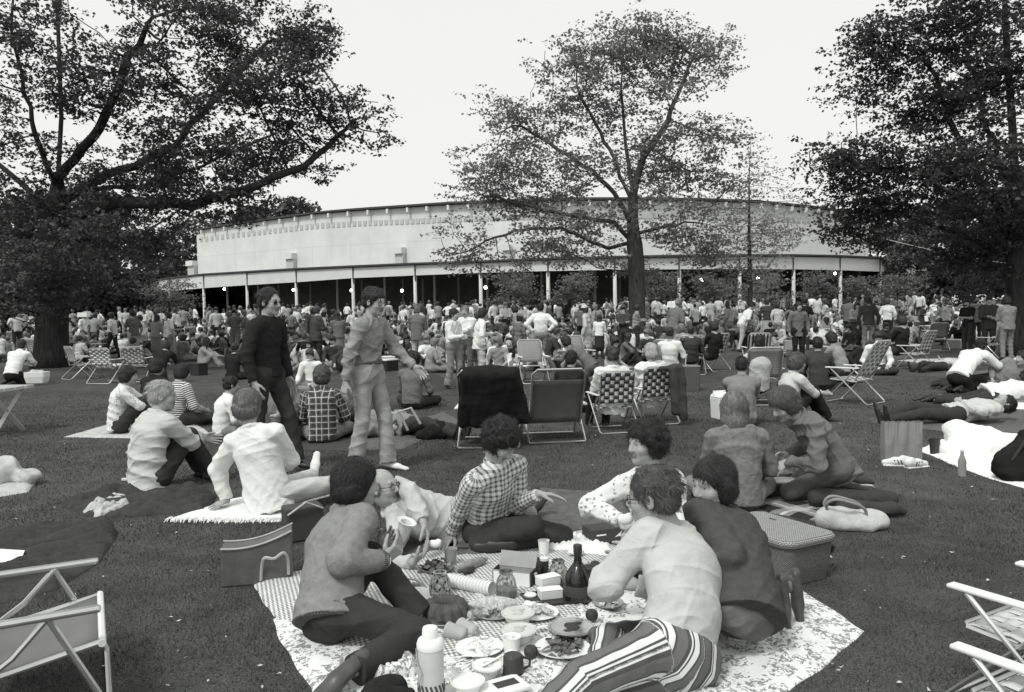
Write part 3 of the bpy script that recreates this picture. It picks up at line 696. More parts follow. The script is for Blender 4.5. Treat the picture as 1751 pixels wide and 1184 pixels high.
# ------------------------------------------------------------------ lawn
t = NT('turf', .95, .1); c = t.coord('Object')
n1 = t.noise(c, .35, 5); n2 = t.noise(c, 3.0, 6, .65); n3 = t.noise(c, 70, 3)
val = t.f('MULTIPLY', t.f('MULTIPLY', t.rng(n1, .32, .68, .068, .108), t.rng(n2, .3, .7, .7, 1.3)), t.rng(n3, .3, .7, .6, 1.4))
t.base(val); t.bump(t.f('ADD', n3, t.f('MULTIPLY', n2, 2.0)), .8, .03)
ys = np.concatenate([np.linspace(-12, 24, 60), np.linspace(25, 75, 50), [80, 95, 120, 160, 220, 320, 500, 800]])
xs = np.concatenate([[-700, -300, -150], np.linspace(-90, 90, 60), [150, 300, 700]])
X, Y = np.meshgrid(xs, ys); Z = terrain(X, Y)
V = np.stack([X.ravel(), Y.ravel(), Z.ravel()], 1); nx = len(xs)
I = np.arange(len(ys) - 1)[:, None] * nx + np.arange(nx - 1)[None]; I = I.ravel()
lawn = put('lawn', mesh_np('lawn', V, np.stack([I, I + 1, I + nx + 1, I + nx], 1), MATS['turf'])); meta(lawn, kind='structure')
BLANKETS = []          # ground outlines where no blade of grass shows
def inside(poly, x, y):
    r = np.zeros(len(x), bool); n = len(poly)
    for i in range(n):
        (x0, y0), (x1, y1) = poly[i][:2], poly[(i + 1) % n][:2]
        r ^= ((y0 > y) != (y1 > y)) & (x < (x1 - x0) * (y - y0) / (y1 - y0 + 1e-12) + x0)
    return r
def grass():
    P = []
    for y0, y1, dens, hs in ((2.3, 4.2, 5200, 1.), (4.2, 6.5, 3000, 1.1), (6.5, 10, 1200, 1.25), (10, 17, 420, 1.35)):
        hw = y1 * .68 + .3; n = int(dens * 2 * hw * (y1 - y0)); x = RNG.uniform(-hw, hw, n); y = RNG.uniform(y0, y1, n)
        k = (np.abs(x) < y * .68 + .35) & (RNG.random(n) < np.clip((17 - y) / 4, .0, 1))
        for b in BLANKETS: k &= ~inside(b, x, y)
        tuft = np.sin(x * 5 + 2 * np.sin(y * 3)) * np.sin(y * 6 + 1.5 * np.sin(x * 4)); h = hs * RNG.uniform(.008, .020, n) * (1 + .35 * tuft)
        P.append(np.stack([x, y, h], 1)[k])
    P = np.concatenate(P); n = len(P); a = RNG.uniform(0, 2 * math.pi, n); wd = RNG.uniform(.002, .0042, n) * np.clip(P[:, 1] / 5, .8, 2.6)
    ln = RNG.uniform(.1, .9, n) * P[:, 2]; b = a + RNG.uniform(-1.2, 1.2, n) + 1.57
    v0 = np.stack([P[:, 0] - np.cos(a) * wd, P[:, 1] - np.sin(a) * wd, np.full(n, -.002)], 1); v1 = np.stack([P[:, 0] + np.cos(a) * wd, P[:, 1] + np.sin(a) * wd, np.full(n, -.002)], 1)
    v2 = np.stack([P[:, 0] + np.cos(b) * ln, P[:, 1] + np.sin(b) * ln, P[:, 2]], 1)
    V = np.stack([v0, v1, v2], 1).reshape(-1, 3)
    t = NT('grass_blade', .8, .15); g = t.N.new('ShaderNodeNewGeometry'); t.base(t.f('MULTIPLY', t.rng(g.outputs['Random Per Island'], 0, 1, .056, .108), t.f('MULTIPLY', t.rng(t.noise(t.coord('Object'), 1.1, 4), .32, .68, .72, 1.3), t.rng(t.noise(t.coord('Object'), .35, 3), .35, .65, .82, 1.2))))
    L_ = []
    for _ in range(420):
        y = 2.4 + 13 * RNG.random() ** 1.3; x = RNG.uniform(-.68, .68) * y
        if any(inside(b, np.array([x]), np.array([y]))[0] for b in BLANKETS): continue
        a_ = RNG.uniform(0, 6.28); r_ = RNG.uniform(.006, .016); L_.append([(x + r_ * math.cos(a_ + q) * (1, .5)[i % 2], y + r_ * math.sin(a_ + q) * (1, .5)[i % 2], .014 + RNG.uniform(0, .012)) for i, q in enumerate((0, 1.2, 3.1, 4.5))])
    LV = np.array(L_).reshape(-1, 3); meta(put('litter', mesh_np('litter', LV, np.arange(len(LV)).reshape(-1, 4), MATS['food_pale'], smooth=False)), kind='stuff')
    o = put('grass', mesh_np('grass', V, np.arange(3 * n).reshape(-1, 3), MATS['grass_blade'], smooth=False)); meta(o, kind='stuff')
# ------------------------------------------------------------------ trees
def leaf_material(name, v, tr=.3):
    m = bpy.data.materials.new(name); m.use_nodes = True; N = m.node_tree.nodes; L = m.node_tree.links
    b = N['Principled BSDF']; b.inputs['Roughness'].default_value = .55; b.inputs['Specular IOR Level'].default_value = .3
    g = N.new('ShaderNodeNewGeometry'); r = N.new('ShaderNodeMapRange'); r.inputs[3].default_value = v * .6; r.inputs[4].default_value = v * 1.5
    L.new(g.outputs['Random Per Island'], r.inputs[0]); L.new(r.outputs[0], b.inputs['Base Color'])
    tl = N.new('ShaderNodeBsdfTranslucent'); tl.inputs[0].default_value = grey(v * 1.6); mx = N.new('ShaderNodeMixShader'); mx.inputs[0].default_value = tr
    L.new(b.outputs[0], mx.inputs[1]); L.new(tl.outputs[0], mx.inputs[2]); L.new(mx.outputs[0], N['Material Output'].inputs['Surface'])
    MATS[name] = m; return m
leaf_material('oak_leaf', .058, .3); leaf_material('maple_leaf', .165, .4); leaf_material('sapling_leaf', .27, .4); leaf_material('wood_leaf', .065, .2)
t = NT('bark', .95, .1); c = t.coord('Object'); mp = t.N.new('ShaderNodeMapping'); mp.inputs['Scale'].default_value = (9, 9, 1.3); t.L.new(c, mp.inputs[0])
nb = t.noise(mp.outputs[0], 2.2, 7, .65); t.base(t.rng(nb, .3, .7, .035, .12)); t.bump(nb, .9, .05)
t = NT('bark_dark', .95, .1); c = t.coord('Object'); mp = t.N.new('ShaderNodeMapping'); mp.inputs['Scale'].default_value = (7, 7, 1.1); t.L.new(c, mp.inputs[0])
nb = t.noise(mp.outputs[0], 2.0, 7, .65); t.base(t.rng(nb, .3, .7, .02, .06)); t.bump(nb, .9, .06)
def leaves_mesh(name, C, size, mat, rng, droop=.35):
    n = len(C); a = rng.uniform(0, 2 * math.pi, n); s_ = size * rng.uniform(.6, 1.25, n)
    N = rng.normal(size=(n, 3)) * np.array([.55, .55, .35]) + np.array([0, 0, .8]); N /= np.linalg.norm(N, axis=1)[:, None]
    d = np.stack([np.cos(a), np.sin(a), -droop * np.ones(n)], 1); d -= N * (d * N).sum(1)[:, None]; d /= np.linalg.norm(d, axis=1)[:, None]; w_ = np.cross(N, d)
    S = s_[:, None]
    prof = [(0, 0, 0), (.3, .34, .05), (.55, .5, .0), (.62, .24, .03), (1, 0, -.08), (.62, -.24, .03), (.55, -.5, .0), (.3, -.34, .05)]
    V = np.stack([C + d * S * p + w_ * S * q + N * S * r_ for p, q, r_ in prof], 1).reshape(-1, 3)
    return mesh_np(name, V, np.arange(8 * n).reshape(-1, 8), mat, smooth=False)
def tubes(mb_pts, name, mats):
    """list of (points, radii) -> one mesh"""
    m = MB()
    for P, R in mb_pts: m.tube(P, R, 12 if max(R) > .15 else (7 if max(R) > .04 else 4))
    return mesh_np(name, m.v, m.f, mats, smooth=True)
def colonise(init, attr, step, infl, kill, rng, iters=150):
    """init: list of polylines (first is the trunk). returns nodes, parents"""
    nodes = []; par = []
    for k, pl in enumerate(init):
        pl = [np.asarray(p, float) for p in pl]
        if k == 0: nodes.append(pl[0]); par.append(-1); cur = 0
        else: cur = int(np.argmin([np.linalg.norm(q - pl[0]) for q in nodes]))
        for p in pl[1:]:
            a = nodes[cur].copy(); L = np.linalg.norm(p - a); m = max(1, int(L / step))
            for j in range(1, m + 1):
                jit = rng.normal(size=3) * step * .1 if k > 0 and j < m else 0
                nodes.append(a + (p - a) * j / m + jit); par.append(cur); cur = len(nodes) - 1
    A = np.asarray(attr); alive = np.ones(len(A), bool); first = len(init[0])
    for it in range(iters):
        kd = kdtree.KDTree(len(nodes))
        for i, q in enumerate(nodes): kd.insert(q, i)
        kd.balance(); pull = {}
        for i in np.nonzero(alive)[0]:
            co, j, dist = kd.find(A[i])
            if dist < kill: alive[i] = False; continue
            if dist > infl: continue
            pull.setdefault(j, []).append(nrm(A[i] - nodes[j]))
        if not pull: break
        for j, ds in pull.items():
            d = nrm(np.sum(ds, 0) + rng.normal(size=3) * .25 + V3(0, 0, .05)); nodes.append(nodes[j] + d * step); par.append(j)
    return np.array(nodes), par
def skeleton_tubes(nodes, par, r0, tip=.012, ex=1.55):
    n = len(nodes); ch = [[] for _ in range(n)]
    for i, p in enumerate(par):
        if p >= 0: ch[p].append(i)
    acc = np.zeros(n)
    for i in range(n - 1, -1, -1):
        if not ch[i]: acc[i] = tip ** ex
        if par[i] >= 0: acc[par[i]] += acc[i]
    r = acc ** (1 / ex); r = np.maximum(tip, r * (r0 / r[0])); out = []; st = [(0, None)]
    while st:
        i, p0 = st.pop(); P = [] if p0 is None else [nodes[p0]]; R = [] if p0 is None else [min(r[i] * 1.15, r[p0])]
        while True:
            P.append(nodes[i]); R.append(r[i])
            if not ch[i]: break
            c = sorted(ch[i], key=lambda q: -acc[q]); st += [(q, i) for q in c[1:]]; i = c[0]
        if len(P) > 1: out.append((P, R))
    return out
def lobes3d(lobes, d0, n, rng, shell_=.42, clump=0):
    """lobes: (u, v, ru, rv, depth offset, weight) in photo pixels at depth d0"""
    wt = np.array([l[5] for l in lobes], float); wt /= wt.sum(); out = []
    for (u, v, ru, rv, dd, _), wq in zip(lobes, wt):
        m = int(n * wq); k = d0 / F_PX; q = rng.normal(size=(m, 3)); q /= np.linalg.norm(q, axis=1)[:, None]; q *= rng.uniform(.0, 1, m)[:, None] ** shell_
        c = U(u, v, d0 + dd)
        if clump:
            nc = max(2, m // clump); qc = rng.normal(size=(nc, 3)); qc /= np.linalg.norm(qc, axis=1)[:, None]; qc *= rng.uniform(0, 1, nc)[:, None] ** .38; sg = np.array([.40, .24, .40]) * 1.15 / k
            q = qc[rng.integers(0, nc, m)] + np.clip(rng.normal(size=(m, 3)), -1.7, 1.7) * sg / np.array([ru, rv, (ru + rv) * .5])
        out.append(c + c_r * (q[:, 0:1] * ru * k) + V3(0, 0, 1) * (q[:, 1:2] * rv * k) + V3(0, 1, 0) * (q[:, 2:3] * (ru + rv) * .5 * k))
    return np.concatenate(out)
def big_tree(label, name, base, r0, init, attr, leafmat, bark, leaf, per, spread, step, infl, kill, seed, group=None, flare=1.6, tip=.012):
    rng = np.random.default_rng(seed); nodes, par = colonise(init, attr, step, infl, kill, rng)
    root = empty(name, base, label, 'tree', group); b = np.asarray(base, float)
    T = skeleton_tubes(nodes, par, r0, tip)
    P, R = T[0]; z0 = P[0][2]; R = [r_ * (1 + (flare - 1) * math.exp(-(p[2] - z0) / .45)) for p, r_ in zip(P, R)]; T[0] = (P, R)
    put('trunk', tubes([([p - b for p in P], R) for P, R in T], 'trunk', MATS[bark]), root)
    sub = np.repeat(attr, 2, 0); sub = sub + rng.normal(size=sub.shape) * spread * np.array([1.15, 1.15, .6]); k_ = per // 2
    C = np.repeat(sub, k_, 0); C = C + np.clip(rng.normal(size=C.shape), -1.5, 1.5) * leaf * np.array([1.25, 1.25, .34])
    o = put('crown', leaves_mesh('crown', C - b, leaf, MATS[leafmat], rng), root); meta(o, kind='stuff'); return root
def ln(*pts, d=0): return [U(u, v, dd) for u, v, dd in pts]
# broad oak on the left
D = 25.0; rng = np.random.default_rng(3)
base = U(86, 588, D); base[2] = 0
oak_l = [(560, 210, 95, 55, -.5, 2.0), (470, 270, 110, 60, 1.5, 2.2), (380, 230, 120, 80, -1.5, 2.4), (440, 60, 130, 75, 1, 3.0), (300, 40, 130, 70, -2, 2.2), (180, 170, 130, 90, -3, 2.0), (250, 300, 130, 60, 2, 2.2),
         (60, 120, 120, 140, -2, 2.6), (60, 330, 150, 90, -1, 2.5), (-120, 200, 150, 160, 0, 1.6), (350, 330, 90, 40, -2, 1.3), (200, 400, 140, 60, 2, 2.2), (40, 430, 110, 50, 2, 1.5), (230, 440, 60, 40, 5, .6), (150, -120, 260, 110, 0, 2.0), (430, 130, 120, 60, -2, 1.6), (110, 470, 110, 45, -2.5, .7), (10, 490, 90, 40, -2, .6), (180, 470, 70, 34, -1, .8), (140, 400, 120, 50, -3, 1.4), (60, 520, 80, 18, -1.5, .4), (520, 60, 45, 60, 0, .8), (320, 160, 100, 60, 0, 1.2)]
attr = lobes3d(oak_l, D, 3000, rng, clump=17)
init = [[base, U(90, 470, D), U(98, 330, D), U(105, 200, D), U(100, 60, D), U(92, -80, D)],
        [U(96, 380, D), U(200, 345, D - 1), U(330, 352, D - 1.5), U(420, 325, D - 1.5), U(520, 285, D - 1), U(600, 215, D - .5)],
        [U(100, 360, D), U(180, 300, D + 1), U(300, 250, D + 2), U(380, 150, D + 2), U(450, 80, D + 2)],
        [U(100, 300, D), U(170, 220, D - 1), U(210, 120, D - 1.5), U(260, 30, D - 2)],
        [U(98, 340, D), U(60, 230, D - 1), U(25, 80, D - 1.5), U(20, -60, D - 2)],
        [U(96, 370, D), U(20, 300, D), U(-90, 220, D)], [U(98, 330, D), U(230, 320, D + 3), U(330, 290, D + 4), U(470, 230, D + 3)],
        [U(95, 420, D), U(190, 400, D + 2), U(280, 420, D + 4)]]
big_tree('broad spreading oak with long limbs reaching over the left of the lawn', 'oak_tree', base, .46, init, attr, 'oak_leaf', 'bark_dark', .11, 25, .18, .42, 3.2, .55, 3, flare=1.35, tip=.013)
# lone maple in front of the hall
D = 32.0; rng = np.random.default_rng(5); base = U(1090, 597, D); base[2] = float(terrain(0, D))
map_l = [(1060, 95, 90, 60, 0, 2.2), (1180, 110, 75, 60, 1, 2.), (985, 130, 60, 75, -1, 1.6), (1130, 70, 70, 45, 0, 1.4), (1020, 200, 80, 55, 1, 1.6), (1160, 210, 85, 60, -1, 1.9), (880, 215, 65, 55, 0, 1.7), (850, 280, 65, 45, 1, 1.3), (960, 285, 75, 50, -1.5, 1.4), (1090, 290, 70, 45, 1.5, 1.2),
         (1190, 300, 65, 45, 0, 1.2), (1225, 250, 40, 35, 0, .7), (820, 325, 60, 28, 0, .9), (900, 345, 70, 30, 1, 1.0), (1010, 380, 70, 35, -2, 1.1), (805, 415, 60, 40, 0, 1.0), (935, 425, 60, 38, -1, 1.0), (1150, 370, 60, 35, -1, 1.0), (1190, 420, 60, 40, 1, 1.1), (1000, 440, 50, 30, 2, .7), (1120, 455, 50, 25, 2, .5), (880, 460, 50, 14, 0, .35), (1240, 330, 30, 25, 0, .3), (1075, 140, 150, 110, 0, 2.2), (1040, 330, 190, 60, 0, 1.6), (900, 300, 90, 90, 0, 1.0)]
attr = lobes3d(map_l, D, 2300, rng, clump=9)
init = [[base, U(1089, 520, D), U(1088, 450, D), U(1082, 385, D), U(1083, 330, D), U(1070, 250, D + .4), U(1062, 150, D + .5)],
        [U(1082, 385, D), U(1050, 330, D - .5), U(1010, 290, D - 1), U(940, 245, D - .8), U(890, 215, D)], [U(1080, 340, D), U(1050, 270, D), U(1020, 215, D + .3), U(990, 160, D)],
        [U(1084, 330, D), U(1100, 270, D - .3), U(1135, 220, D - .5), U(1160, 160, D), U(1185, 100, D)], [U(1086, 420, D), U(1050, 380, D - .7), U(1000, 372, D - 1), U(930, 360, D - .5), U(840, 335, D)],
        [U(1088, 460, D), U(1020, 458, D + .5), U(990, 440, D + 1)], [U(1087, 415, D), U(1040, 425, D + 1), U(960, 390, D), U(880, 395, D), U(800, 430, D)], [U(1086, 400, D), U(1120, 392, D), U(1170, 380, D + .5)]]
big_tree('lone maple standing in front of the white hall', 'maple_tree', base, .33, init, attr, 'maple_leaf', 'bark', .125, 18, .18, .36, 2.4, .5, 5)
# thin sapling right of it
D = 34.0; rng = np.random.default_rng(8); base = U(1283, 590, D); base[2] = float(terrain(0, D))
sap = [(1285, 260, 20, 30, 0, .35), (1300, 300, 32, 30, 0, .4), (1270, 340, 45, 30, 0, .6), (1240, 385, 40, 35, 0, 1.2), (1320, 385, 45, 35, 0, 1.3), (1285, 420, 80, 35, 0, 1.8), (1350, 400, 30, 20, 0, .5), (1280, 465, 60, 30, 0, 1.3), (1370, 345, 12, 14, 0, .15), (1215, 440, 30, 25, 0, .5), (1290, 500, 70, 22, 1, .9), (1345, 330, 20, 20, 0, .15)]
attr = lobes3d(sap, D, 620, rng)
init = [[base, U(1283, 500, D), U(1281, 400, D), U(1281, 300, D), U(1284, 240, D)]]
big_tree('thin young tree with sparse pale leaves, right of the lone maple', 'young_tree', base, .11, init, attr, 'sapling_leaf', 'bark', .1, 12, .2, .34, 2.2, .45, 8, flare=1.2, tip=.009)
# big dense tree on the right
D = 23.0; rng = np.random.default_rng(11); base = U(1742, 590, D); base[2] = 0
rt = [(1620, 50, 110, 60, 0, 2.4), (1530, 100, 65, 45, 0, 1.5), (1700, 130, 130, 90, -1, 2.8), (1580, 190, 90, 55, 1, 2.), (1500, 270, 75, 30, 0, 1.3), (1450, 290, 60, 18, 0, .6), (1600, 290, 110, 50, 1, 2.2), (1710, 270, 110, 70, -2, 2.2), (1470, 340, 70, 18, 0, .7), (1560, 360, 90, 35, 1, 1.6), (1680, 370, 120, 50, 0, 2.), (1480, 395, 60, 22, 1, .7), (1415, 288, 34, 9, 0, .35), (1480, 175, 26, 14, 0, .3), (1520, 60, 30, 16, 0, .4), (1840, 150, 150, 160, 0, 2.), (1850, 380, 130, 100, 0, 1.2), (1640, 430, 90, 34, 2, 1.1), (1730, 460, 90, 40, 1, 1.), (1760, -60, 200, 80, 0, 1.6), (1660, 490, 60, 20, 4, .5)]
attr = lobes3d(rt, D, 2700, rng, clump=17)
init = [[base, U(1742, 470, D), U(1738, 330, D), U(1730, 200, D), U(1720, 60, D), U(1715, -80, D)], [U(1740, 420, D), U(1690, 330, D + .5), U(1640, 240, D + 1), U(1600, 130, D + .5), U(1560, 80, D)],
        [U(1740, 430, D), U(1650, 350, D - .5), U(1560, 290, D), U(1470, 285, D)], [U(1738, 360, D), U(1680, 200, D - 1), U(1650, 80, D - 1)], [U(1742, 440, D), U(1640, 400, D + 1), U(1550, 370, D + 1), U(1470, 345, D)], [U(1740, 380, D), U(1800, 250, D), U(1840, 120, D)]]
big_tree('dense dark maple filling the right edge above the crowd', 'maple_tree', base, .3, init, attr, 'oak_leaf', 'bark_dark', .11, 22, .19, .4, 3.0, .55, 11, tip=.013)
# woodland trees behind, each with its own crown; four shared meshes
def wood_mesh(seed, h, w_):
    rng = np.random.default_rng(seed); C = []
    lk = .26 if h < 5 else .42
    for _ in range(48 if h < 5 else 26):
        t_ = rng.uniform(.42 if h < 5 else .05, 1); r_ = w_ * (math.sin(math.pi * min(1, t_ * .88 + .12)) ** .6) * rng.uniform(.3, 1); a = rng.uniform(0, 6.283)
        c = V3(r_ * math.cos(a), r_ * math.sin(a), h * t_); q = rng.normal(size=(120 if h < 5 else 210, 3)); q /= np.linalg.norm(q, axis=1)[:, None]
        C.append(c + q * rng.uniform(.5, 1, (len(q), 1)) * V3(1, 1, .6) * w_ * lk)
    C = np.concatenate(C); C[:, 2] = np.maximum(C[:, 2], 1.6 if h < 5 else .3)
    T = [([V3(0, 0, 0), V3(.1, 0, h * .4), V3(0, .1, h * .8)], [.28, .2, .05])]
    for _ in range(7):
        z = rng.uniform(.2, .7) * h; a = rng.uniform(0, 6.28); T.append(([V3(.05, 0, z), V3(w_ * .4 * math.cos(a), w_ * .4 * math.sin(a), z + .9), V3(w_ * .8 * math.cos(a), w_ * .8 * math.sin(a), z + 1.3)], [.1, .06, .02]))
    return tubes(T, 'trunk', MATS['bark_dark']), leaves_mesh('crown', C, .26 if h < 5 else .42, MATS['maple_leaf' if h < 5 else 'wood_leaf'], rng)
WM = [wood_mesh(20 + i, h, w_) for i, (h, w_) in enumerate(((10, 3.6), (12, 4.2), (8.5, 3.8), (4.6, 2.6)))]
def wood(u, d, k, sc, label, group, rz, name='woodland_tree'):
    p = U(u, 540, d); p[2] = float(terrain(0, d)) - .1; r = empty(name, p, label, 'tree', group, rz); r.scale = (sc, sc, sc * 1.0)
    put('trunk', WM[k][0], r); meta(put('crown', WM[k][1], r), kind='stuff'); return r
G1, G2, G3 = 'woodland trees behind the broad oak', 'woodland trees behind the dense right maple', 'far trees rising over the hall roof'
for i, (u, d, k, sc) in enumerate([(-130, 58, 0, 1.1), (-30, 66, 1, 1.0), (60, 56, 2, 1.1), (140, 70, 1, 1.05), (185, 62, 0, 1.0), (262, 118, 1, 1.1), (20, 44, 3, 1.0), (310, 125, 1, 1.3), (-90, 46, 3, 1.0)]):
    wood(u, d, k, sc, 'dark woodland tree massed behind the broad oak', G1, i * 1.3)
for i, (u, d, k, sc) in enumerate([(1570, 78, 2, .85), (1640, 66, 0, .95), (1720, 60, 2, 1.0), (1800, 56, 0, 1.1), (1890, 52, 1, 1.0), (1600, 92, 1, 1.0), (1760, 76, 1, 1.1), (1690, 80, 1, 1.0), (1530, 96, 2, .8), (1525, 112, 1, 1.1), (1570, 104, 1, 1.05), (1500, 122, 1, 1.12)]):
    wood(u, d, k, sc, 'dark woodland tree massed behind the dense right-edge maple', G2, i * 2.1)
for i, (u, d, k, sc) in enumerate([(395, 128, 1, 1.42), (440, 135, 0, 1.85), (470, 130, 1, 1.60), (505, 126, 2, 2.12), (355, 118, 1, 1.30), (532, 132, 0, 1.6)]):
    wood(u, d, k, sc, 'far treetop rising above the end of the hall roof', G3, i * .9)
for u, v, ru, d, lb in [(288, 512, 48, 60, 'low bushy tree before the far end of the canopy'), (872, 500, 40, 60, 'low leafy tree between two columns, left of the lone maple'), (972, 500, 46, 60, 'layered low tree against the dark hall, beside the lone maple'), (1128, 498, 40, 61, 'low spreading tree just behind the lone maple trunk'), (1212, 502, 44, 61, 'low leafy tree between the maple trunk and the young tree'), (1312, 500, 38, 62, 'low leafy tree behind the thin young tree'), (1400, 498, 36, 63, 'low leafy tree between the right-hand columns'), (1535, 502, 55, 62, 'low leafy tree at the end of the white columns'), (1470, 505, 30, 64, 'small leafy tree left of the last two columns')]:
    rng = np.random.default_rng(int(u)); b_ = U(u, 540, d); b_[2] = float(terrain(0, d)); lo = [(u + rng.uniform(-.6, .6) * ru, v + dv, ru * rng.uniform(.45, .7), 7, rng.uniform(-.8, .8), 1) for dv in (-26, -17, -8, 0, 9, 18) for _ in (0, 1)]
    big_tree(lb, 'low_tree', b_, .09, [[b_, U(u + 2, v + 12, d), U(u - 2, v - 10, d)]], lobes3d(lo, d, 230, rng), 'maple_leaf', 'bark_dark', .15, 12, .26, .32, 2.6, .4, int(u), 'low trees in front of the hall', flare=1.2, tip=.012)
# ------------------------------------------------------------------ the hall: an open shed on white columns, low canopy in front, tall wall behind
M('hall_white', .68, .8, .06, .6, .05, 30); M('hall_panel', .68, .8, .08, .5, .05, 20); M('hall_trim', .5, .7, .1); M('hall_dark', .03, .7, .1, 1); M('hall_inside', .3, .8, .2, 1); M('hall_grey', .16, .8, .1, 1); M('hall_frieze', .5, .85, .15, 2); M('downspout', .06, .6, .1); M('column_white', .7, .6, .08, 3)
CU = [232, 292, 350, 424, 508, 605, 711, 823, 938, 1052, 1162, 1265, 1357, 1437, 1505, 1558, 1612]
def Hv(u): return 531 - .018 * (u - 875.5)
def Dh(u): return 66 * (1 + (.40 * ((u - 1030) / 690) ** 2 if u < 1030 else .24 * ((u - 1030) / 520) ** 2))
FB = ([232, 292, 350, 424, 508, 605, 711, 823, 938, 1052, 1162, 1265, 1357, 1437, 1505, 1558, 1612], [505, 498, 493, 488, 483, 476, 471.5, 467, 464, 462, 461, 460.5, 461, 462.5, 465, 468, 472])
FT = ([232, 292, 340, 424, 508, 605, 711, 823, 938, 1052, 1162, 1265, 1357, 1437, 1505, 1558, 1612], [484, 475, 469, 464, 459, 454.5, 450, 446, 441.5, 438.5, 436.5, 435.5, 435.5, 437, 440, 444, 449])
RT = ([337, 408, 470, 545, 620, 700, 760, 850, 930, 1000, 1100, 1200, 1300, 1400, 1485], [397, 386.5, 378, 368, 362, 357, 353, 349, 346.5, 345, 345, 346, 349.5, 359, 372])
def P3(u, dd, z): r = ray(u, Hv(u)); q = CAM + r * (Dh(u) + dd); return V3(q[0], q[1], z)
def Zp(u, v, dd=0): return CAM_H + (Hv(u) - v) * (Dh(u) + dd) / F_PX
fb = lambda u: Zp(u, np.interp(u, *FB)); ft = lambda u: Zp(u, np.interp(u, *FT)); SET = 8.0; rt = lambda u: Zp(u, np.interp(u, *RT), SET)
hall = empty('concert_hall', P3(960, 0, .6), 'low white open-sided concert hall with tall curved wall over a columned canopy', 'hall'); hb = np.array(hall.location)
unit = MB(); unit.box((0, 0, 0), (1, 1, 1)); unit_me = {}
def ubox(name, mat, a, b, c_, th, parent=hall, thick_dir=None):
    """box between corner points: a (bottom left), b (bottom right), heights c_ = (z0, z1) with thickness th towards the back"""
    return
def slab(name, mat, pts_front, th, parent=hall, smooth=False):
    """pts_front: quad (bl, br, tr, tl); pushed back by th"""
    bl, br, tr, tl = [np.asarray(p, float) - hb for p in pts_front]; n = nrm(np.cross(tl - bl, br - bl)); n = n * (1 if n[1] > 0 else -1)
    m = MB(); F4 = [bl, br, tr, tl]; m.add(F4 + [p + n * th for p in F4], [(0, 1, 2, 3), (7, 6, 5, 4), (0, 4, 5, 1), (1, 5, 6, 2), (2, 6, 7, 3), (3, 7, 4, 0)])
    return m.build(name, MATS[mat], parent)
cm = MB(); cm.lathe([(.22, 0), (.22, .12), (.17, .16), (.155, 1)], n=14); col_me = mesh_np('column', cm.v, cm.f, MATS['column_white'], smooth=True)
for i, u in enumerate(CU):
    p = P3(u, .25, float(terrain(0, Dh(u)))); o = put('column', col_me, hall, p - hb); o.scale = (1, 1, fb(u) - p[2] + .05)
    if 0 < i < len(CU):
        m = MB(); q = P3(u, -.12, 0) - hb; m.tube([q + V3(0, 0, ft(u) - .1), q + V3(0, -.0, ft(u) - .35), q + V3(0, .15, fb(u) - .1), q + V3(.0, .3, fb(u) - .6)], .06, 6); m.build('downspout', MATS['downspout'], hall, smooth=True)
    if i:
        a, b = CU[i - 1], u
        slab('fascia_panel', 'hall_white', (P3(a, 0, fb(a)) + V3(.04, 0, 0), P3(b, 0, fb(b)) - V3(.04, 0, 0), P3(b, 0, ft(b) - .22) - V3(.04, 0, 0), P3(a, 0, ft(a) - .22) + V3(.04, 0, 0)), .12)
        slab('roof_edge', 'downspout', (P3(a, -.35, ft(a) - .16), P3(b, -.35, ft(b) - .16), P3(b, -.35, ft(b)), P3(a, -.35, ft(a))), .3)
        m = MB(); z = .0; A, B = P3(a, -.2, ft(a) - .02) - hb, P3(b, -.2, ft(b) - .02) - hb; A2, B2 = P3(a, SET + .3, ft(a) + .25) - hb, P3(b, SET + .3, ft(b) + .25) - hb
        m.add([A, B, B2, A2, A - V3(0, 0, .12), B - V3(0, 0, .12), B2 - V3(0, 0, .12), A2 - V3(0, 0, .12)], [(0, 1, 2, 3), (7, 6, 5, 4)]); m.build('canopy_roof', MATS['hall_grey'], hall)
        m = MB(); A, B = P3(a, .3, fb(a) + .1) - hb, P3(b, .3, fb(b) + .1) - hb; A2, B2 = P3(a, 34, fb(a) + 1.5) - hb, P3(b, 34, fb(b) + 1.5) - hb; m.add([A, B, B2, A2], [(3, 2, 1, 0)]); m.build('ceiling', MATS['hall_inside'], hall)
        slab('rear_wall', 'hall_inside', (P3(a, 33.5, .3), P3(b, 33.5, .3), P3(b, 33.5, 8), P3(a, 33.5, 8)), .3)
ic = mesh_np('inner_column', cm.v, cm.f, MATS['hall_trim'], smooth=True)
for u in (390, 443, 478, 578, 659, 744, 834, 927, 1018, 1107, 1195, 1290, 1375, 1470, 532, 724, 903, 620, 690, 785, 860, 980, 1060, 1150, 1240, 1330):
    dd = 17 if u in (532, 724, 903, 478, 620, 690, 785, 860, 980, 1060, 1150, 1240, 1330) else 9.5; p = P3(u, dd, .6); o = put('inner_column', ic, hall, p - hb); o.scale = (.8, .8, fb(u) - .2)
for u, v in ((385, 495), (503, 496), (602, 497), (688, 497.5), (831, 492), (1296, 476), (1428, 468), (1200, 479)):
    p = P3(u, 4, Zp(u, v, 4)) - hb; l = MB(); l.lathe([(.001, -.13), (.09, -.09), (.13, 0), (.09, .09), (.03, .13)], p, 12); o = l.build('lamp', bl, hall, smooth=True)
    l = MB(); l.tube([p + V3(0, 0, .13), p + V3(0, 0, 1.2)], .015, 5); l.build('lamp_cord', MATS['hall_dark'], o)
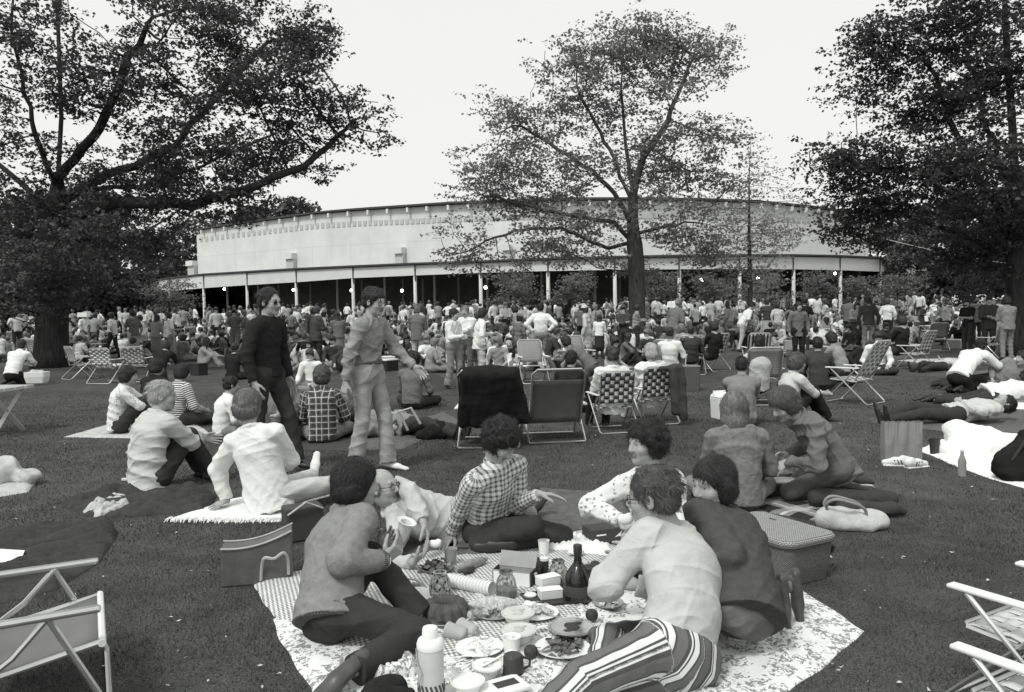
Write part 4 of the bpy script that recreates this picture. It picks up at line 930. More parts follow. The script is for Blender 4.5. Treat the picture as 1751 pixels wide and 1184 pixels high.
# tall upper wall: three rows of panels, frieze of small square openings, rafter ends and roof edge
us = np.linspace(341, 1485, 36)
pt = lambda u, fr: P3(u, SET, (ft(u) + .15) + (rt(u) - ft(u) - .15) * fr)
for a, b in zip(us[:-1], us[1:]):
    for f0, f1 in ((0, .42), (.42, .79), (.79, 1.0)):
        g = .007; A, B, Cq, Dq = pt(a, f0), pt(b, f0), pt(b, f1), pt(a, f1); cx = (A + B + Cq + Dq) / 4
        slab('wall_panel', 'hall_panel', [cx + (q - cx) * (1 - g * .6) for q in (A, B, Cq, Dq)], .1)
    slab('wall_backing', 'hall_white', [q + V3(0, .06, 0) for q in (pt(a, 0), pt(b, 0), pt(b, 1), pt(a, 1))], .25)
    slab('upper_roof_edge', 'downspout', [P3(u_, SET - .7, rt(u_) + z_) for u_, z_ in ((a, .06), (b, .06), (b, .24), (a, .24))], 1.2)
    m = MB(); A, B, A2, B2 = P3(a, SET - .6, rt(a) + .2) - hb, P3(b, SET - .6, rt(b) + .2) - hb, P3(a, 33.8, rt(a) + 1.0) - hb, P3(b, 33.8, rt(b) + 1.0) - hb
    m.add([A, B, B2, A2, A - V3(0, 0, .1), B - V3(0, 0, .1), B2 - V3(0, 0, .1), A2 - V3(0, 0, .1)], [(0, 1, 2, 3), (7, 6, 5, 4)]); m.build('upper_roof', MATS['hall_grey'], hall)
for e, sg in ((341, 1), (1485, -1)):
    slab('side_wall', 'hall_panel', (P3(e, SET + .1, ft(e)), P3(e, 33, ft(e)), P3(e, 33, rt(e)), P3(e, SET + .1, rt(e))), .2)
bx = mesh_np('rafter_end', *(lambda m: (m.v, m.f))(unit), MATS['hall_white'], smooth=False); fx = mesh_np('frieze_block', *(lambda m: (m.v, m.f))(unit), MATS['hall_frieze'], smooth=False)
RU = [352, 371, 391, 411, 433, 459, 486, 512, 541, 569, 602, 636, 669, 703, 736] + list(range(772, 1210, 34)) + [1240, 1270, 1300, 1326, 1352, 1376, 1397, 1419, 1441, 1456, 1473]
def face_yaw(u): d = P3(u + 4, SET, 0) - P3(u - 4, SET, 0); return math.atan2(d[1], d[0])
for u in RU:
    o = put('rafter_end', bx, hall, P3(u, SET - .32, rt(u) - .28) - hb, (0, 0, face_yaw(u))); o.scale = (.22, .62, .46)
u = 349.0
while u < 1474:
    k = F_PX / (Dh(u) + SET); o = put('frieze_block', fx, hall, P3(u, SET - .02, rt(u) - float(np.interp(u, [340, 744, 1000, 1300, 1480], [15, 24, 26, 25, 17])) / k) - hb, (0, 0, face_yaw(u))); o.scale = (7.2 / k, .08, 8.6 / k); u += 9.0
for u, v0, v1, wd in ((332, 446, 470, 19), (501, 433, 458, 19), (687, 423, 450, 17), (869, 418, 446, 13), (1172, 410, 437, 14)):
    z0, z1 = ft(u), Zp(u, v0, SET - 1); k = F_PX / (Dh(u) + SET - 1); p = P3(u, SET - .4, 0) - hb; yw = rotz(face_yaw(u)); m = MB(); h_ = z1 - z0
    m.box(p + V3(0, 0, z0 + h_ * .45), (wd / k, .5, h_ * .9), yw); o = m.build('roof_vent', MATS['hall_trim'], hall)
    m = MB(); m.box(p + yw @ V3(0, -.12, 0) + V3(0, 0, z0 + h_ * .84), (wd / k * 1.06, .75, h_ * .3), yw); m.build('vent_hood', MATS['hall_panel'], o)
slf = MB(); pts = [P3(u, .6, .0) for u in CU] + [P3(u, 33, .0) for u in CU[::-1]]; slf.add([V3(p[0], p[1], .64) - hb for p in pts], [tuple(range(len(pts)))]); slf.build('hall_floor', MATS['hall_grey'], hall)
# cable slung across the right side
m = MB(); pts = [U(1385 + 400 * t_, 372 + 88 * t_ + 10 * math.sin(math.pi * t_), 40 - 16 * t_) for t_ in np.linspace(0, 1, 16)]; m.tube(pts, .012, 5); meta(m.build('cable', MATS['hall_trim'], smooth=True), 'thin pale cable sagging across the dark trees on the right side', 'cable')
# ------------------------------------------------------------------ clothes with patterns
M('knit_grey', .25, .95, .12, 30, .5, 300, .05); M('knit_dark', .085, .95, .12, 30, .5, 300, .05); M('knit_black', .028, .95, .15, 30, .4, 300, .05)
M('shirt_pale', .5, .9, .1, 7, .3, 200, .1); M('denim_shirt', .27, .9, .14, 9, .3, 250, .1); M('denim_pale', .34, .9, .22, 7, .3, 250, .1); M('denim_mid', .16, .9, .25, 9, .3, 250, .1)
M('trouser_dark', .046, .9, .12, 12, .3, 260, .1); M('trouser_pale', .38, .9, .1, 12, .3, 260, .1); M('blazer_white', .72, .9, .05, 8, .3, 240, .1); M('jacket_pale', .52, .85, .08, 6, .25, 200, .15)
M('fleece_grey', .2, .97, .16, 30, .5, 300, .05); M('blouse_grey', .16, .9, .12, 12, .25, 260, .1); M('leather_brown', .07, .4, .25, 14, .1, 80, .4)
def plaid(name, a, b, per, duty, line=None, kind='cloth', bump=.2):
    t = NT(name); x, y, z = t.xyz(t.coord(kind)); sx = t.stripe(x, per, duty); sy = t.stripe(y, per, duty)
    v = t.mix(t.f('MULTIPLY', t.f('ADD', sx, sy), .5), a, b)
    if line is not None:
        lx = t.stripe(x, per, .1, .35); ly = t.stripe(y, per, .1, .35); v = t.mix(t.f('MAXIMUM', lx, ly), v, line)
    t.base(t.f('MULTIPLY', v, t.rng(t.noise(t.coord('Object'), 40, 3), .3, .7, .85, 1.15))); t.bump(t.noise(t.coord('Object'), 300, 2), bump, .005); return t.m
plaid('plaid_light', .66, .10, .034, .42); plaid('plaid_dark', .10, .045, .075, .5, .55); plaid('check_shirt', .3, .06, .05, .5, .4); plaid('gingham', .78, .16, .022, .5, kind='Object'); plaid('rug_plaid', .42, .03, .30, .5, .5, kind='Object')
t = NT('rib_grey', .95, .05); x, y, z = t.xyz(t.coord()); sn = t.f('SINE', t.f('MULTIPLY', x, 520)); t.base(t.rng(sn, -1, 1, .15, .26)); t.bump(sn, .8, .01)
t = NT('rib_dark', .95, .05); x, y, z = t.xyz(t.coord()); sn = t.f('SINE', t.f('MULTIPLY', x, 520)); t.base(t.rng(sn, -1, 1, .05, .09)); t.bump(sn, .8, .01)
t = NT('striped_trousers'); x, y, z = t.xyz(t.coord()); p = .098
wl = t.f('MAXIMUM', t.f('MAXIMUM', t.stripe(x, p, .07, .0), t.stripe(x, p, .16, .86)), t.stripe(x, p, .06, .70)); gl = t.stripe(x, p, .4, .55)
t.base(t.mix(wl, t.mix(gl, .085, .15), .72)); t.bump(t.noise(t.coord('Object'), 300, 2), .2, .005)
t = NT('floral_blouse'); c = t.coord('Object'); n = t.f('MULTIPLY', t.f('LESS_THAN', t.voro(c, 32), .34), t.f('GREATER_THAN', t.noise(c, 70, 2), .48)); t.base(t.mix(n, .72, .28)); t.bump(t.noise(c, 200, 2), .2, .005)
t = NT('striped_jacket'); x, y, z = t.xyz(t.coord()); t.base(t.mix(t.stripe(y, .03, .5), .03, .7))
# ------------------------------------------------------------------ the picnic party on the front cloth
def face(deg): return -math.radians(deg)
def fdir(deg, z=0.): return V3(math.sin(math.radians(deg)), math.cos(math.radians(deg)), z)
def gsit(u, v, kind, deg, s=1.0, **k):
    p = P_sit(kind); p.update(k); return xf(p, Gz(u, v), face(deg), s)
def gstand(u, v, deg, s=1.0, arms='down', stride=0., lean=0., turn=0., **k):
    p = P_stand(arms, stride, lean, turn); p.update(k); return xf(p, Gz(u, v), face(deg), s)
# A  woman in a grey sweater
pel = Gz(570, 1054, .13); neck = on(588, 890, pel, .485, 1)
person('woman in grey knit sweater and dark trousers kneeling sideways, drinking from a wrapped cup', dict(s=.97, ls=.9, pel=pel, neck=neck, head=at(610, 830, neck, .03), hf=(.9, .4, -.08), side=(.6, -.8, 0), slump=.03,
    wrR=at(658, 958, pel, .10), elR=U(628, 1075, depth(pel) - .17), handR=((.72, .1, .68), (-.35, .75, .5), .95), wrL=at(650, 940, pel, .24), elL=at(600, 1040, pel, .3), handL=((.7, -.1, .7), (.1, -.85, .45), .9),
    knR=Gz(740, 1110, .08), anR=Gz(612, 1142, .08), toeR=(-.55, -.55, -.35), knL=at(720, 930, pel, .3), anL=Gz(712, 1048, .08), toeL=(.8, -.5, -.1)),
    dict(top='sweater', shirt=MATS['knit_grey'], trousers=MATS['trouser_dark'], hair='bob', rib=MATS['rib_grey'], undercuff=MATS['cotton_white'] if 'cotton_white' in MATS else M('cotton_white', .85, .9, .04, 8, .3, 200, .05), puff=.034, hem=-.03, hg=-.014, fold=.005, shoes=MATS['leather_brown'], seed=3, flare=.02), .0048)
# B  man reclining in glasses
pel = Gz(792, 893, .13); neck = on(672, 868, pel, .5, -1); aB = nrm(neck - pel); fB = nrm(V3(.2, -.6, .75))
person('man in glasses and pale shirt reclining on one elbow behind the grey-sweatered woman', dict(pel=pel, neck=neck, head=at(655, 834, neck, -.03), hf=(.86, -.36, .1), hup=(-.25, .05, 1), side=np.cross(fB, aB), slump=0, sf=.0,
    wrR=Gz(706, 962, .08), elR=Gz(645, 968, .0), handR=((.75, .05, .6), (-.5, .1, .85), .7), wrL=at(724, 893, neck, -.28), elL=at(712, 850, neck, -.25), handL=((.3, -.25, -.9), (-.5, -.2, -.6), .6),
    knR=Gz(850, 870, .35), anR=Gz(905, 878, .08), knL=Gz(850, 840, .4), anL=Gz(890, 866, .08), toeR=(.6, .4, .6), toeL=(.6, .4, .6)),
    dict(shirt=MATS['shirt_pale'], trousers=MATS['trouser_pale'], hair='ring', hairm=MATS['hair_grey'], glasses='clear', puff=.012, fold=.012, seed=4), .0055)
# C  woman in a checked shirt
pel = Gz(838, 902, .13); neck = on(848, 800, pel, .49, -1)
person('woman with dark curls in black-and-white checked shirt propped on her straight arm', dict(s=.98, pel=pel, neck=neck, head=at(857, 757, neck, -.05), hf=(.68, -.42, -.75), hup=(.4, -.2, 1), side=(-.75, -.65, 0),
    wrR=Gz(770, 922, .05), elR=at(770, 850, neck, .3), handR=((-.35, -.8, -.25), (0, -.2, -1), .15), wrL=at(922, 845, pel, -.22), elL=at(905, 900, pel, -.1), handL=((.95, -.2, -.1), (0, -.3, -1), .3),
    knL=Gz(985, 885, .12), anL=Gz(868, 930, .08), knR=Gz(930, 955, .12), anR=Gz(812, 932, .07), toeR=(-.9, .2, -.1), toeL=(-.9, .1, -.1)),
    dict(shirt=MATS['plaid_light'], uv=True, trousers=MATS['trouser_dark'], hair='curly', puff=.01, hem=.05, fold=.006, seed=5, tg=-.004), .0055)
# D  woman in a floral blouse
pel = Gz(1122, 960, .13); neck = on(1112, 812, pel, .47, 1)
person('curly dark-haired woman in white floral blouse looking away to one side', dict(s=.96, pel=pel, neck=neck, head=at(1103, 760, neck, -.03), hf=(-.86, -.46, -.05), side=(-.6, .8, 0),
    wrR=at(1062, 890, neck, -.1), elR=at(1030, 850, neck, .1), wrL=at(1085, 935, neck, -.25), elL=at(1150, 900, neck, -.3), knR=Gz(1000, 960, .0), anR=Gz(1120, 985, .07), knL=Gz(1030, 1010, .0), anL=Gz(1060, 985, .08), toeR=(-1, 0, 0), toeL=(-1, 0, 0)),
    dict(top='blouse', shirt=MATS['floral_blouse'], trousers=MATS['t_grey'], hair='curly', puff=.016, fold=.011, seed=6), .0055)
# E  man in striped trousers
pel = Gz(1158, 1118, .14); neck = on(1160, 925, pel, .51, 1)
E_root, E_J = person('grey-haired man in glasses, pale shirt and boldly striped trousers, eating with his back turned', dict(s=1.03, pel=pel, neck=neck, head=at(1115, 852, neck, -.02), hf=(-.9, .38, -.14), side=(.72, .69, 0), slump=.035,
    wrL=at(1076, 950, neck, .08), elL=U(960, 1090, depth(neck) - .2), handL=((.05, .15, .95), (.55, .6, .1), 1.0), wrR=at(1085, 1000, neck, .3), elR=at(1180, 1040, neck, .3),
    knL=at(905, 1105, pel, -.25), anL=Gz(868, 1290, .08), knR=Gz(850, 1110, .0), anR=Gz(1040, 1092, .07), toeL=(-.6, -.6, .1), toeR=(1, .3, 0)),
    dict(shirt=MATS['shirt_pale'], trousers=MATS['striped_trousers'], uvt=True, hair='short', hairm=MATS['hair_mid'], glasses='clear', puff=.026, hem=.05, fold=.010, belt=MATS['shoe_dark'], seed=7, shoes=MATS['shoe_brown'], flare=.02), .0048)
# F  man with a moustache
pel = Gz(1266, 1046, .215); neck = on(1240, 888, pel, .49, 1)
F_root, F_J = person('moustached man with ear-length hair in dark sweater and jeans, kneeling on his heels', dict(s=1.0, pel=pel, neck=neck, head=at(1219, 831, neck, -.06), hf=(-.87, -.5, -.1), side=(.66, .75, 0), slump=.03,
    wrL=at(1160, 990, pel, .05), elL=at(1250, 1060, pel, -.2), wrR=at(1150, 965, pel, .3), elR=at(1250, 1040, pel, .4), knL=Gz(1130, 1080, .1), anL=Gz(1322, 1010, .19), knR=Gz(1130, 1040, .1), anR=Gz(1345, 1000, .19), toeL=(.05, -.12, -1), toeR=(.05, -.1, -1)),
    dict(top='sweater', shirt=MATS['knit_dark'], trousers=MATS['denim_mid'], hair='page', moustache=True, puff=.028, hem=-.05, hg=-.025, tg=-.014, fold=.008, belt=MATS['shoe_dark'], seed=8, shoes=MATS['leather_brown']), .0048)
# ------------------------------------------------------------------ people just behind
Pg = gsit(1264, 872, 'cross', 5, .97, head=(-.02, .08, .80)); Jg = solve(Pg)
person('person in pale grey hooded sweatshirt sitting with their back turned', Pg, dict(rib=MATS['rib_grey'], extra_shirt=[dict(q, uv='torso') for q in [ell(Jg['neck'] - Jg['f'] * .1 - Jg['a'] * .06, (.13, .05, .085), np.stack([Jg['side'], Jg['f'], Jg['a']], 1), .012), cone(Jg['neck'] + Jg['side'] * .1 - Jg['f'] * .05 + Jg['a'] * .015, Jg['neck'] - Jg['side'] * .1 - Jg['f'] * .05 + Jg['a'] * .015, .038, .038, .02)]], top='hooded_sweatshirt', shirt=MATS['fleece_grey'], trousers=MATS['t_mid'], hair='shoulder', hairm=MATS['hair_fair'], puff=.02, hem=-.06, fold=.006, seed=9), .0075)
pel = Gz(1425, 800, .28); neck = on(1370, 716, pel, .49, -1)
person('woman in grey overshirt kneeling and bending over a small basket', dict(s=.98, pel=pel, neck=neck, head=at(1340, 694, neck, -.02), hf=(-.8, -.3, -.5), side=(-.3, .85, .3), wrL=at(1347, 790, neck, -.05), elL=at(1400, 810, neck, -.25), wrR=at(1345, 778, neck, .25), elR=at(1390, 790, neck, .3),
    knL=Gz(1300, 838, .1), anL=Gz(1440, 838, .1), knR=Gz(1300, 822, .1), anR=Gz(1445, 822, .1), toeL=(1, 0, -.2), toeR=(1, 0, -.2), handL=((-.8, -.1, -.5), (.2, .5, -.7), .5)),
    dict(top='overshirt', shirt=MATS['blouse_grey'], trousers=MATS['t_grey'], hair='wavy', hairm=MATS['hair_mid'], puff=.018, hem=-.1, fold=.013, seed=10), .0075)
person('white-haired man in pale windbreaker sitting with arms round his knees', gsit(262, 838, 'hug', 38, 1.06, slump=.06, hf=(.6, .8, -.1)), dict(top='jacket', shirt=MATS['jacket_pale'], trousers=MATS['t_dark'], hair='short', hairm=MATS['hair_white'], puff=.03, hem=-.1, fold=.014, seed=11), .0075)
pel = Gz(458, 845, .14); neck = on(432, 738, pel, .51, 1)
person('woman in white blazer seen from behind, leaning on one straight arm', dict(s=1.02, pel=pel, neck=neck, head=at(425, 697, neck, .03), hf=(.25, .95, -.1), side=(.97, -.2, -.03), hside=(.97, -.2, 0), slump=.0, wrL=Gz(388, 856, .06), elL=at(380, 800, neck, .1), handL=((-.3, -.85, -.1), (0, 0, -1), .15), wrR=at(478, 800, neck, .3), elR=at(530, 790, neck, -.05),
    knL=Gz(570, 836, .4), anL=Gz(556, 806, .1), knR=Gz(580, 845, .3), anR=Gz(572, 822, .1), toeL=(.1, .3, 1), toeR=(.6, .3, .6)),
    dict(top='blazer', shirt=MATS['blazer_white'], trousers=MATS['c_pale'], hair='wavy', hairm=MATS['hair_fair'], puff=.03, hem=-.14, fold=.008, shoes=MATS['shoe_white'], seed=12), .0075)
P = gstand(462, 808, 108, 1.05, 'down', .24, 0, .0, hf=(.12, 1, -.12)); P['hf'] = V3(.9, -.42, -.1)
person('man walking in black sweater and dark trousers, wearing sunglasses', P, dict(top='sweater', shirt=MATS['knit_black'], trousers=MATS['t_dark'], hair='receding', hairm=MATS['hair_dark'], glasses='sun', puff=.02, hem=-.02, fold=.006, seed=13, flare=.02, eyes=False), .0075)
P = gstand(634, 806, 112, 1.04, 'down', .13, .08, 0, wrL=(-.26, .36, .98), wrR=(.3, -.06, .86), elL=(-.5, -.2, .9)); P['hf'] = V3(.86, -.5, -.2)
person('man in denim shirt and pale jeans walking with one arm held out, wearing glasses', P, dict(shirt=MATS['denim_shirt'], trousers=MATS['denim_pale'], hair='short', glasses='clear', puff=.014, hem=.1, fold=.013, belt=MATS['shoe_brown'], seed=14, flare=.03, shoes=MATS['shoe_white'], eyes=False), .0075)
# ------------------------------------------------------------------ blankets and cloths on the grass
t = NT('floral_cloth', .9, .1); c = t.coord('Object'); a = t.f('GREATER_THAN', t.noise(c, 9, 2), .46); b = t.f('GREATER_THAN', t.noise(c, 42, 4, .65), .53)
fl = t.f('LESS_THAN', t.voro(c, 10), .42); m_ = t.f('MULTIPLY', t.f('MAXIMUM', t.f('MULTIPLY', a, b), t.f('MULTIPLY', fl, t.f('GREATER_THAN', t.noise(c, 60, 3), .55))), 1.0)
t.base(t.mix(m_, .76, .27)); t.bump(t.noise(c, 220, 2), .15, .004)
M('wool_dark', .06, .97, .2, 20, .5, 200, .05); M('wool_grey', .13, .97, .2, 16, .5, 200, .05); M('wool_black', .03, .97, .2, 16, .5, 200, .05); M('cotton_white', .85, .9, .04, 8, .3, 200, .05); M('cotton_pale', .5, .95, .15, 10, .4, 150, .05); M('cloth_black', .02, .95, .2, 10, .3, 150, .08)
def blanket(label, pts, mat, z=.012, fold=.008, seed=1, rot=0., rings=22, N=110, name='blanket', cat='blanket', wpts=False, freq=14., group=None, edge=.005):
    W = [np.asarray(p, float)[:2] if wpts else Gz(*p)[:2] for p in pts]; W = np.array(W); BLANKETS.append(W.tolist()); rng = np.random.default_rng(seed)
    c = W.mean(0); seg = np.roll(W, -1, 0) - W; L = np.linalg.norm(seg, axis=1); cum = np.concatenate([[0], np.cumsum(L)]); tt = np.linspace(0, cum[-1], N, endpoint=False); ci = np.array([np.abs(tt - q).argmin() for q in cum[:-1]]); tt[ci] = cum[:-1]
    B = np.stack([np.interp(tt, cum, np.append(W[:, i], W[0, i])) for i in (0, 1)], 1)
    ph = tt / cum[-1] * 2 * math.pi; B += (B - c) / np.linalg.norm(B - c, axis=1)[:, None] * (edge * (np.sin(ph * 9 + seed) + .7 * np.sin(ph * 23 + 2 * seed)))[:, None]
    T = np.linspace(0, 1, rings + 1)[1:]; P = [c[None]] + [c + (B - c) * t_ for t_ in T] + [c + (B - c) * 1.004]
    XY = np.concatenate(P); q = np.concatenate([XY, np.zeros((len(XY), 1))], 1); s = (q - [c[0], c[1], 0])
    h = np.abs(wavy(s, seed, freq, 1.0, 5, 1.6)) ** .8 * fold + np.abs(folds(s, seed + 2, V3(math.cos(seed), math.sin(seed), 0), freq * 1.3, fold * 1.1)) + wavy(s, seed + 7, freq * 4, fold * .15)
    Z = z + np.maximum(h, 0); tr = np.concatenate([[0], np.repeat(T, N), np.ones(N)]); Z = .005 + (Z - .005) * (1 - tr ** (6 if z > .03 else 14)); Z[-N:] = .001; base = V3(c[0], c[1], float(terrain(0, c[1]))); R = rotz(-rot); V = np.concatenate([(XY - c), Z[:, None]], 1) @ R.T
    F = [[0, 1 + j, 1 + (j + 1) % N] for j in range(N)]
    for r_ in range(len(P) - 2):
        o = 1 + r_ * N; F += [[o + j, o + N + j, o + N + (j + 1) % N, o + (j + 1) % N] for j in range(N)]
    o = put(name, mesh_np(name, V, F, MATS[mat]), None, base, (0, 0, rot)); return meta(o, label, cat, group)
blanket('white cloth with a faded floral print spread under the front picnic', [(468, 1060), (700, 985), (1080, 930), (1370, 1012), (1480, 1080), (1340, 1190), (1030, 1450), (690, 1450), (560, 1230), (500, 1130)], 'floral_cloth', .008, .022, 3, .3, 48, 220, 'picnic_cloth', 'cloth', edge=.009)
blanket('small black-and-white gingham cloth laid across the picnic', [(428, 993), (640, 955), (1020, 905), (1110, 985), (930, 1112), (700, 1150), (505, 1080), (474, 1062)], 'gingham', .030, .006, 5, .35, 24, 130, 'gingham_cloth', 'cloth')
blanket('rumpled grey wool blanket under the reclining man and the woman in checks', [(590, 985), (640, 930), (760, 880), (880, 838), (1050, 842), (1078, 880), (1010, 915), (900, 948), (760, 965)], 'wool_grey', .016, .045, 6, .2, 36, 150, freq=9.)
blanket('dark blanket crumpled on the grass before the white-haired man', [(105, 868), (200, 838), (330, 834), (372, 850), (350, 874), (240, 884), (150, 884)], 'wool_dark', .02, .07, 8, .2, 30, 120, freq=10.)
blanket('pale crumpled cloth lying on the dark blanket at left', [(140, 880), (190, 856), (235, 858), (222, 872), (170, 886)], 'cotton_pale', .04, .06, 9, 0, 26, 110, 'cloth', 'cloth', freq=22.)
blanket('bright white rug with a shaggy fringe under the blazer woman', [(290, 888), (390, 856), (470, 838), (575, 835), (560, 850), (505, 866), (478, 893), (380, 893)], 'cotton_white', .014, .006, 10, .1, 16, 120, 'rug', 'rug')
fr = MB(); rg = np.random.default_rng(2)
for u in np.linspace(288, 478, 90):
    p = Gz(u, 892 + rg.uniform(-2, 1)); q = p + V3(rg.uniform(-.02, .02), -rg.uniform(.03, .065), 0); fr.tube([p + V3(0, .03, .018), (p + q) / 2 + V3(0, 0, .02), q + V3(0, 0, .004)], [.006, .005, .003], 4)
rugo = [o for o in bpy.data.objects if o.name == 'rug'][0]
ro = fr.build('fringe', MATS['cotton_white'], rugo); ro.matrix_parent_inverse = rugo.matrix_basis.inverted(); meta(ro, kind='stuff')
blanket('large dark blanket spread behind the empty sling chair at lower left', [(-200, 935), (60, 906), (188, 890), (203, 912), (172, 962), (92, 1012), (-120, 1060)], 'wool_dark', .014, .06, 12, .1, 40, 150, freq=7.)
blanket('pale blanket by the left edge with a white bundle on it', [(-90, 790), (30, 800), (62, 825), (48, 842), (-70, 862)], 'cotton_pale', .02, .02, 13, 0)
blanket('plaid rug beside the wicker picnic basket', [(1282, 872), (1318, 842), (1400, 822), (1490, 828), (1532, 878), (1440, 903), (1400, 892)], 'rug_plaid', .014, .008, 14, .5)
blanket('long white blanket on the grass behind the paper bag', [(1570, 770), (1610, 752), (1760, 756), (1790, 800), (1760, 838), (1690, 818), (1640, 800)], 'cotton_white', .014, .012, 15, 0)
blanket('thin white sheet under the man lying in the pale shirt', [(1585, 684), (1600, 676), (1760, 680), (1780, 700), (1720, 706)], 'cotton_white', .012, .01, 16)
blanket('dark rug under the nearest lying man on the right', [(1490, 722), (1530, 700), (1760, 700), (1790, 740), (1640, 742)], 'wool_grey', .012, .01, 17)
blanket('patterned rug under the checked-shirt person and friends', [(410, 745), (470, 722), (600, 722), (640, 748), (600, 772), (480, 768)], 'check_shirt', .012, .012, 18)
blanket('pale rug under the four sitting at left', [(110, 748), (190, 725), (330, 722), (360, 742), (230, 750)], 'cotton_pale', .012, .012, 19)
blanket('dark rug under the person sprawled in a quilted jacket', [(600, 770), (650, 735), (760, 705), (790, 722), (690, 768)], 'wool_grey', .012, .015, 20)
blanket('striped white rug behind the walking man in denim', [(690, 655), (740, 640), (790, 655), (760, 668), (705, 672)], 'plaid_dark', .012, .01, 21)
# ------------------------------------------------------------------ picnic things
M('foam_white', .86, .7, .03); M('plastic_white', .8, .4, .03); M('enamel_dark', .05, .35, .05); M('cake_brown', .085, .7, .35, 25, .5, 90, .25); M('paper_white', .82, .85, .06, 12, .2, 40); M('butter', .7, .6, .05); M('carton_dark', .06, .7, .1); M('carton_grey', .34, .8, .1); M('lid_dark', .04, .4, 0); M('steel', .5, .25, 0, metal=1.); M('food_pale', .5, .7, .35, 60, .5, 90); M('food_dark', .05, .6, .4, 50, .4, 80); M('leaf_food', .14, .6, .5, 60); M('thermos_body', .5, .35, .06, 10, spec=.5); M('wine', .012, .15, 0, spec=.6); M('crust', .28, .8, .3, 30, .4, 60)
def pt_(u, v, z=.03): return Gz(u, v, z)
pt0_ = lambda u, v: Gz(u, v, .035)
def obj1(name, label, cat, p, mb, mats, rot=0., smooth=True, group=None, tilt=None):
    o = mb.build(name, mats, None, p, (tilt[0] if tilt else 0, tilt[1] if tilt else 0, rot), smooth); return meta(o, label, cat, group)
def plate(label, u, v, r, mat='paper_white', z=.03, h=.016, name='plate', group=None):
    m = MB(); m.lathe([(.001, 0), (r * .72, 0), (r, h), (r * 1.0, h + .003), (r * .7, .004), (.001, .004)], n=36); return obj1(name, label, 'plate', pt_(u, v, z), m, MATS[mat], group=group)
def bowl(label, u, v, r, h, mat='plastic_white', fill=None, z=.03, cat='bowl', film=False):
    root = empty('bowl', pt_(u, v, z), label, cat); m = MB(); m.lathe([(.001, 0), (r * .62, 0), (r * .8, h * .4), (r * .97, h), (r * 1.06, h), (r * 1.06, h - .006), (r * 1.0, h - .006)], n=36); m.lathe([(r * .95, h), (r * .76, h * .45), (r * .55, .008), (.001, .008)], n=36); m.build('body', MATS[mat], root, smooth=True)
    if fill:
        V, Q, mi = sdf_mesh([ell((0, 0, h * .55), (r * .84, r * .84, h * .42), k=.01)] + [ell((r * .5 * math.cos(i * 2.4) * (i % 4) / 3, r * .5 * math.sin(i * 2.4) * (i % 4) / 3, h * .85), (r * .25, r * .22, h * .22), k=.01) for i in range(9)], .006); put('filling', mesh_np('filling', V, Q, MATS[fill]), root)
    if film:
        f = MB(); f.lathe([(r * 1.07, h - .01), (r * 1.07, h + .003), (r * .8, h + .006), (r * .4, h + .002), (.001, h + .004)], n=30, fn=lambda a, zz: 1 + .02 * math.sin(a * 9)); f.build('plastic_wrap', MATS['film'], root, smooth=True)
    return root
def jar(label, u, v, r, h, mat, rim, z=.03, lid=True, cover=None):
    root = empty('jar', pt_(u, v, z), label, 'jar'); m = MB(); m.lathe([(.001, 0), (r * .8, 0), (r * .98, h * .12), (r, h * .4), (r * .85, h * .7), (r * .6, h * .86), (r * .58, h * .95)], n=28); m.build('body', MATS[mat], root, smooth=True)
    q = MB(); q.lathe([(r * .64, h * .9), (r * .66, h * .92), (r * .66, h), (r * .5, h), (r * .5, h * .92)], n=28); q.build('rim', MATS[rim], root, smooth=True)
    if cover:
        for k in range(14):
            n_ = MB(); n_.tube([V3(r * 1.02 * s_ * math.cos(a), r * 1.02 * s_ * math.sin(a), h * z_) for s_, z_, a in ((.98, .1, k * .449), (1., .25, k * .449 + .2), (1., .42, k * .449 + .4), (.88, .68, k * .449 + .65), (.66, .86, k * .449 + .85))], .0028, 4); n_.tube([V3(r * 1.02 * s_ * math.cos(a), r * 1.02 * s_ * math.sin(a), h * z_) for s_, z_, a in ((.98, .1, k * .449), (1., .25, k * .449 - .2), (1., .42, k * .449 - .4), (.88, .68, k * .449 - .65), (.66, .86, k * .449 - .85))], .0028, 4); n_.build('net_cord', MATS[cover], root)
    else:
        c_ = MB(); c_.lathe([(.001, .005), (r * .74, .005), (r * .9, h * .12), (r * .92, h * .34), (.001, h * .34)], n=24); c_.build('candle', MATS['food_pale'], root, smooth=True)
    return root
def blob(name, label, cat, p, prims, mat, res=.012, fold=.008, seed=1, parent=None, freq=20., yaw=0.):
    V, Q, mi = sdf_mesh(prims, res); V = smooth_v(V, Q, 1); N = vnormals(V, Q); V = V + N * (folds(V, seed, V3(.7, .6, .3), freq, fold) + wavy(V, seed, 25, fold) + wavy(V, seed + 4, 55, fold * .35))[:, None]
    V[:, 2] = np.maximum(V[:, 2], .002); o = put(name, mesh_np(name, V, Q, MATS[mat]), parent, p, (0, 0, yaw))
    return meta(o, label, cat) if label else o
# wine bottle
root = empty('bottle', pt_(989, 1026), 'squat dark wine bottle with a screw cap, taller than all else on the cloth', 'bottle'); m = MB()
m.lathe([(.001, 0), (.066, 0), (.074, .012), (.077, .07), (.074, .115), (.06, .15), (.034, .185), (.022, .205), (.019, .245), (.022, .25), (.022, .262), (.018, .265)], n=36); m.build('glass', MATS['wine'], root, smooth=True)
m = MB(); m.lathe([(.021, .255), (.0235, .257), (.0235, .292), (.02, .297), (.001, .297)], n=24, fn=lambda a, z: 1 + .03 * math.sin(a * 24)); m.build('cap', MATS['lid_dark'], root, smooth=True)
m = MB(); m.lathe([(.078, .035), (.0785, .036), (.0785, .09), (.078, .091)], n=36); m.build('label', MATS['carton_dark'], root, smooth=True)
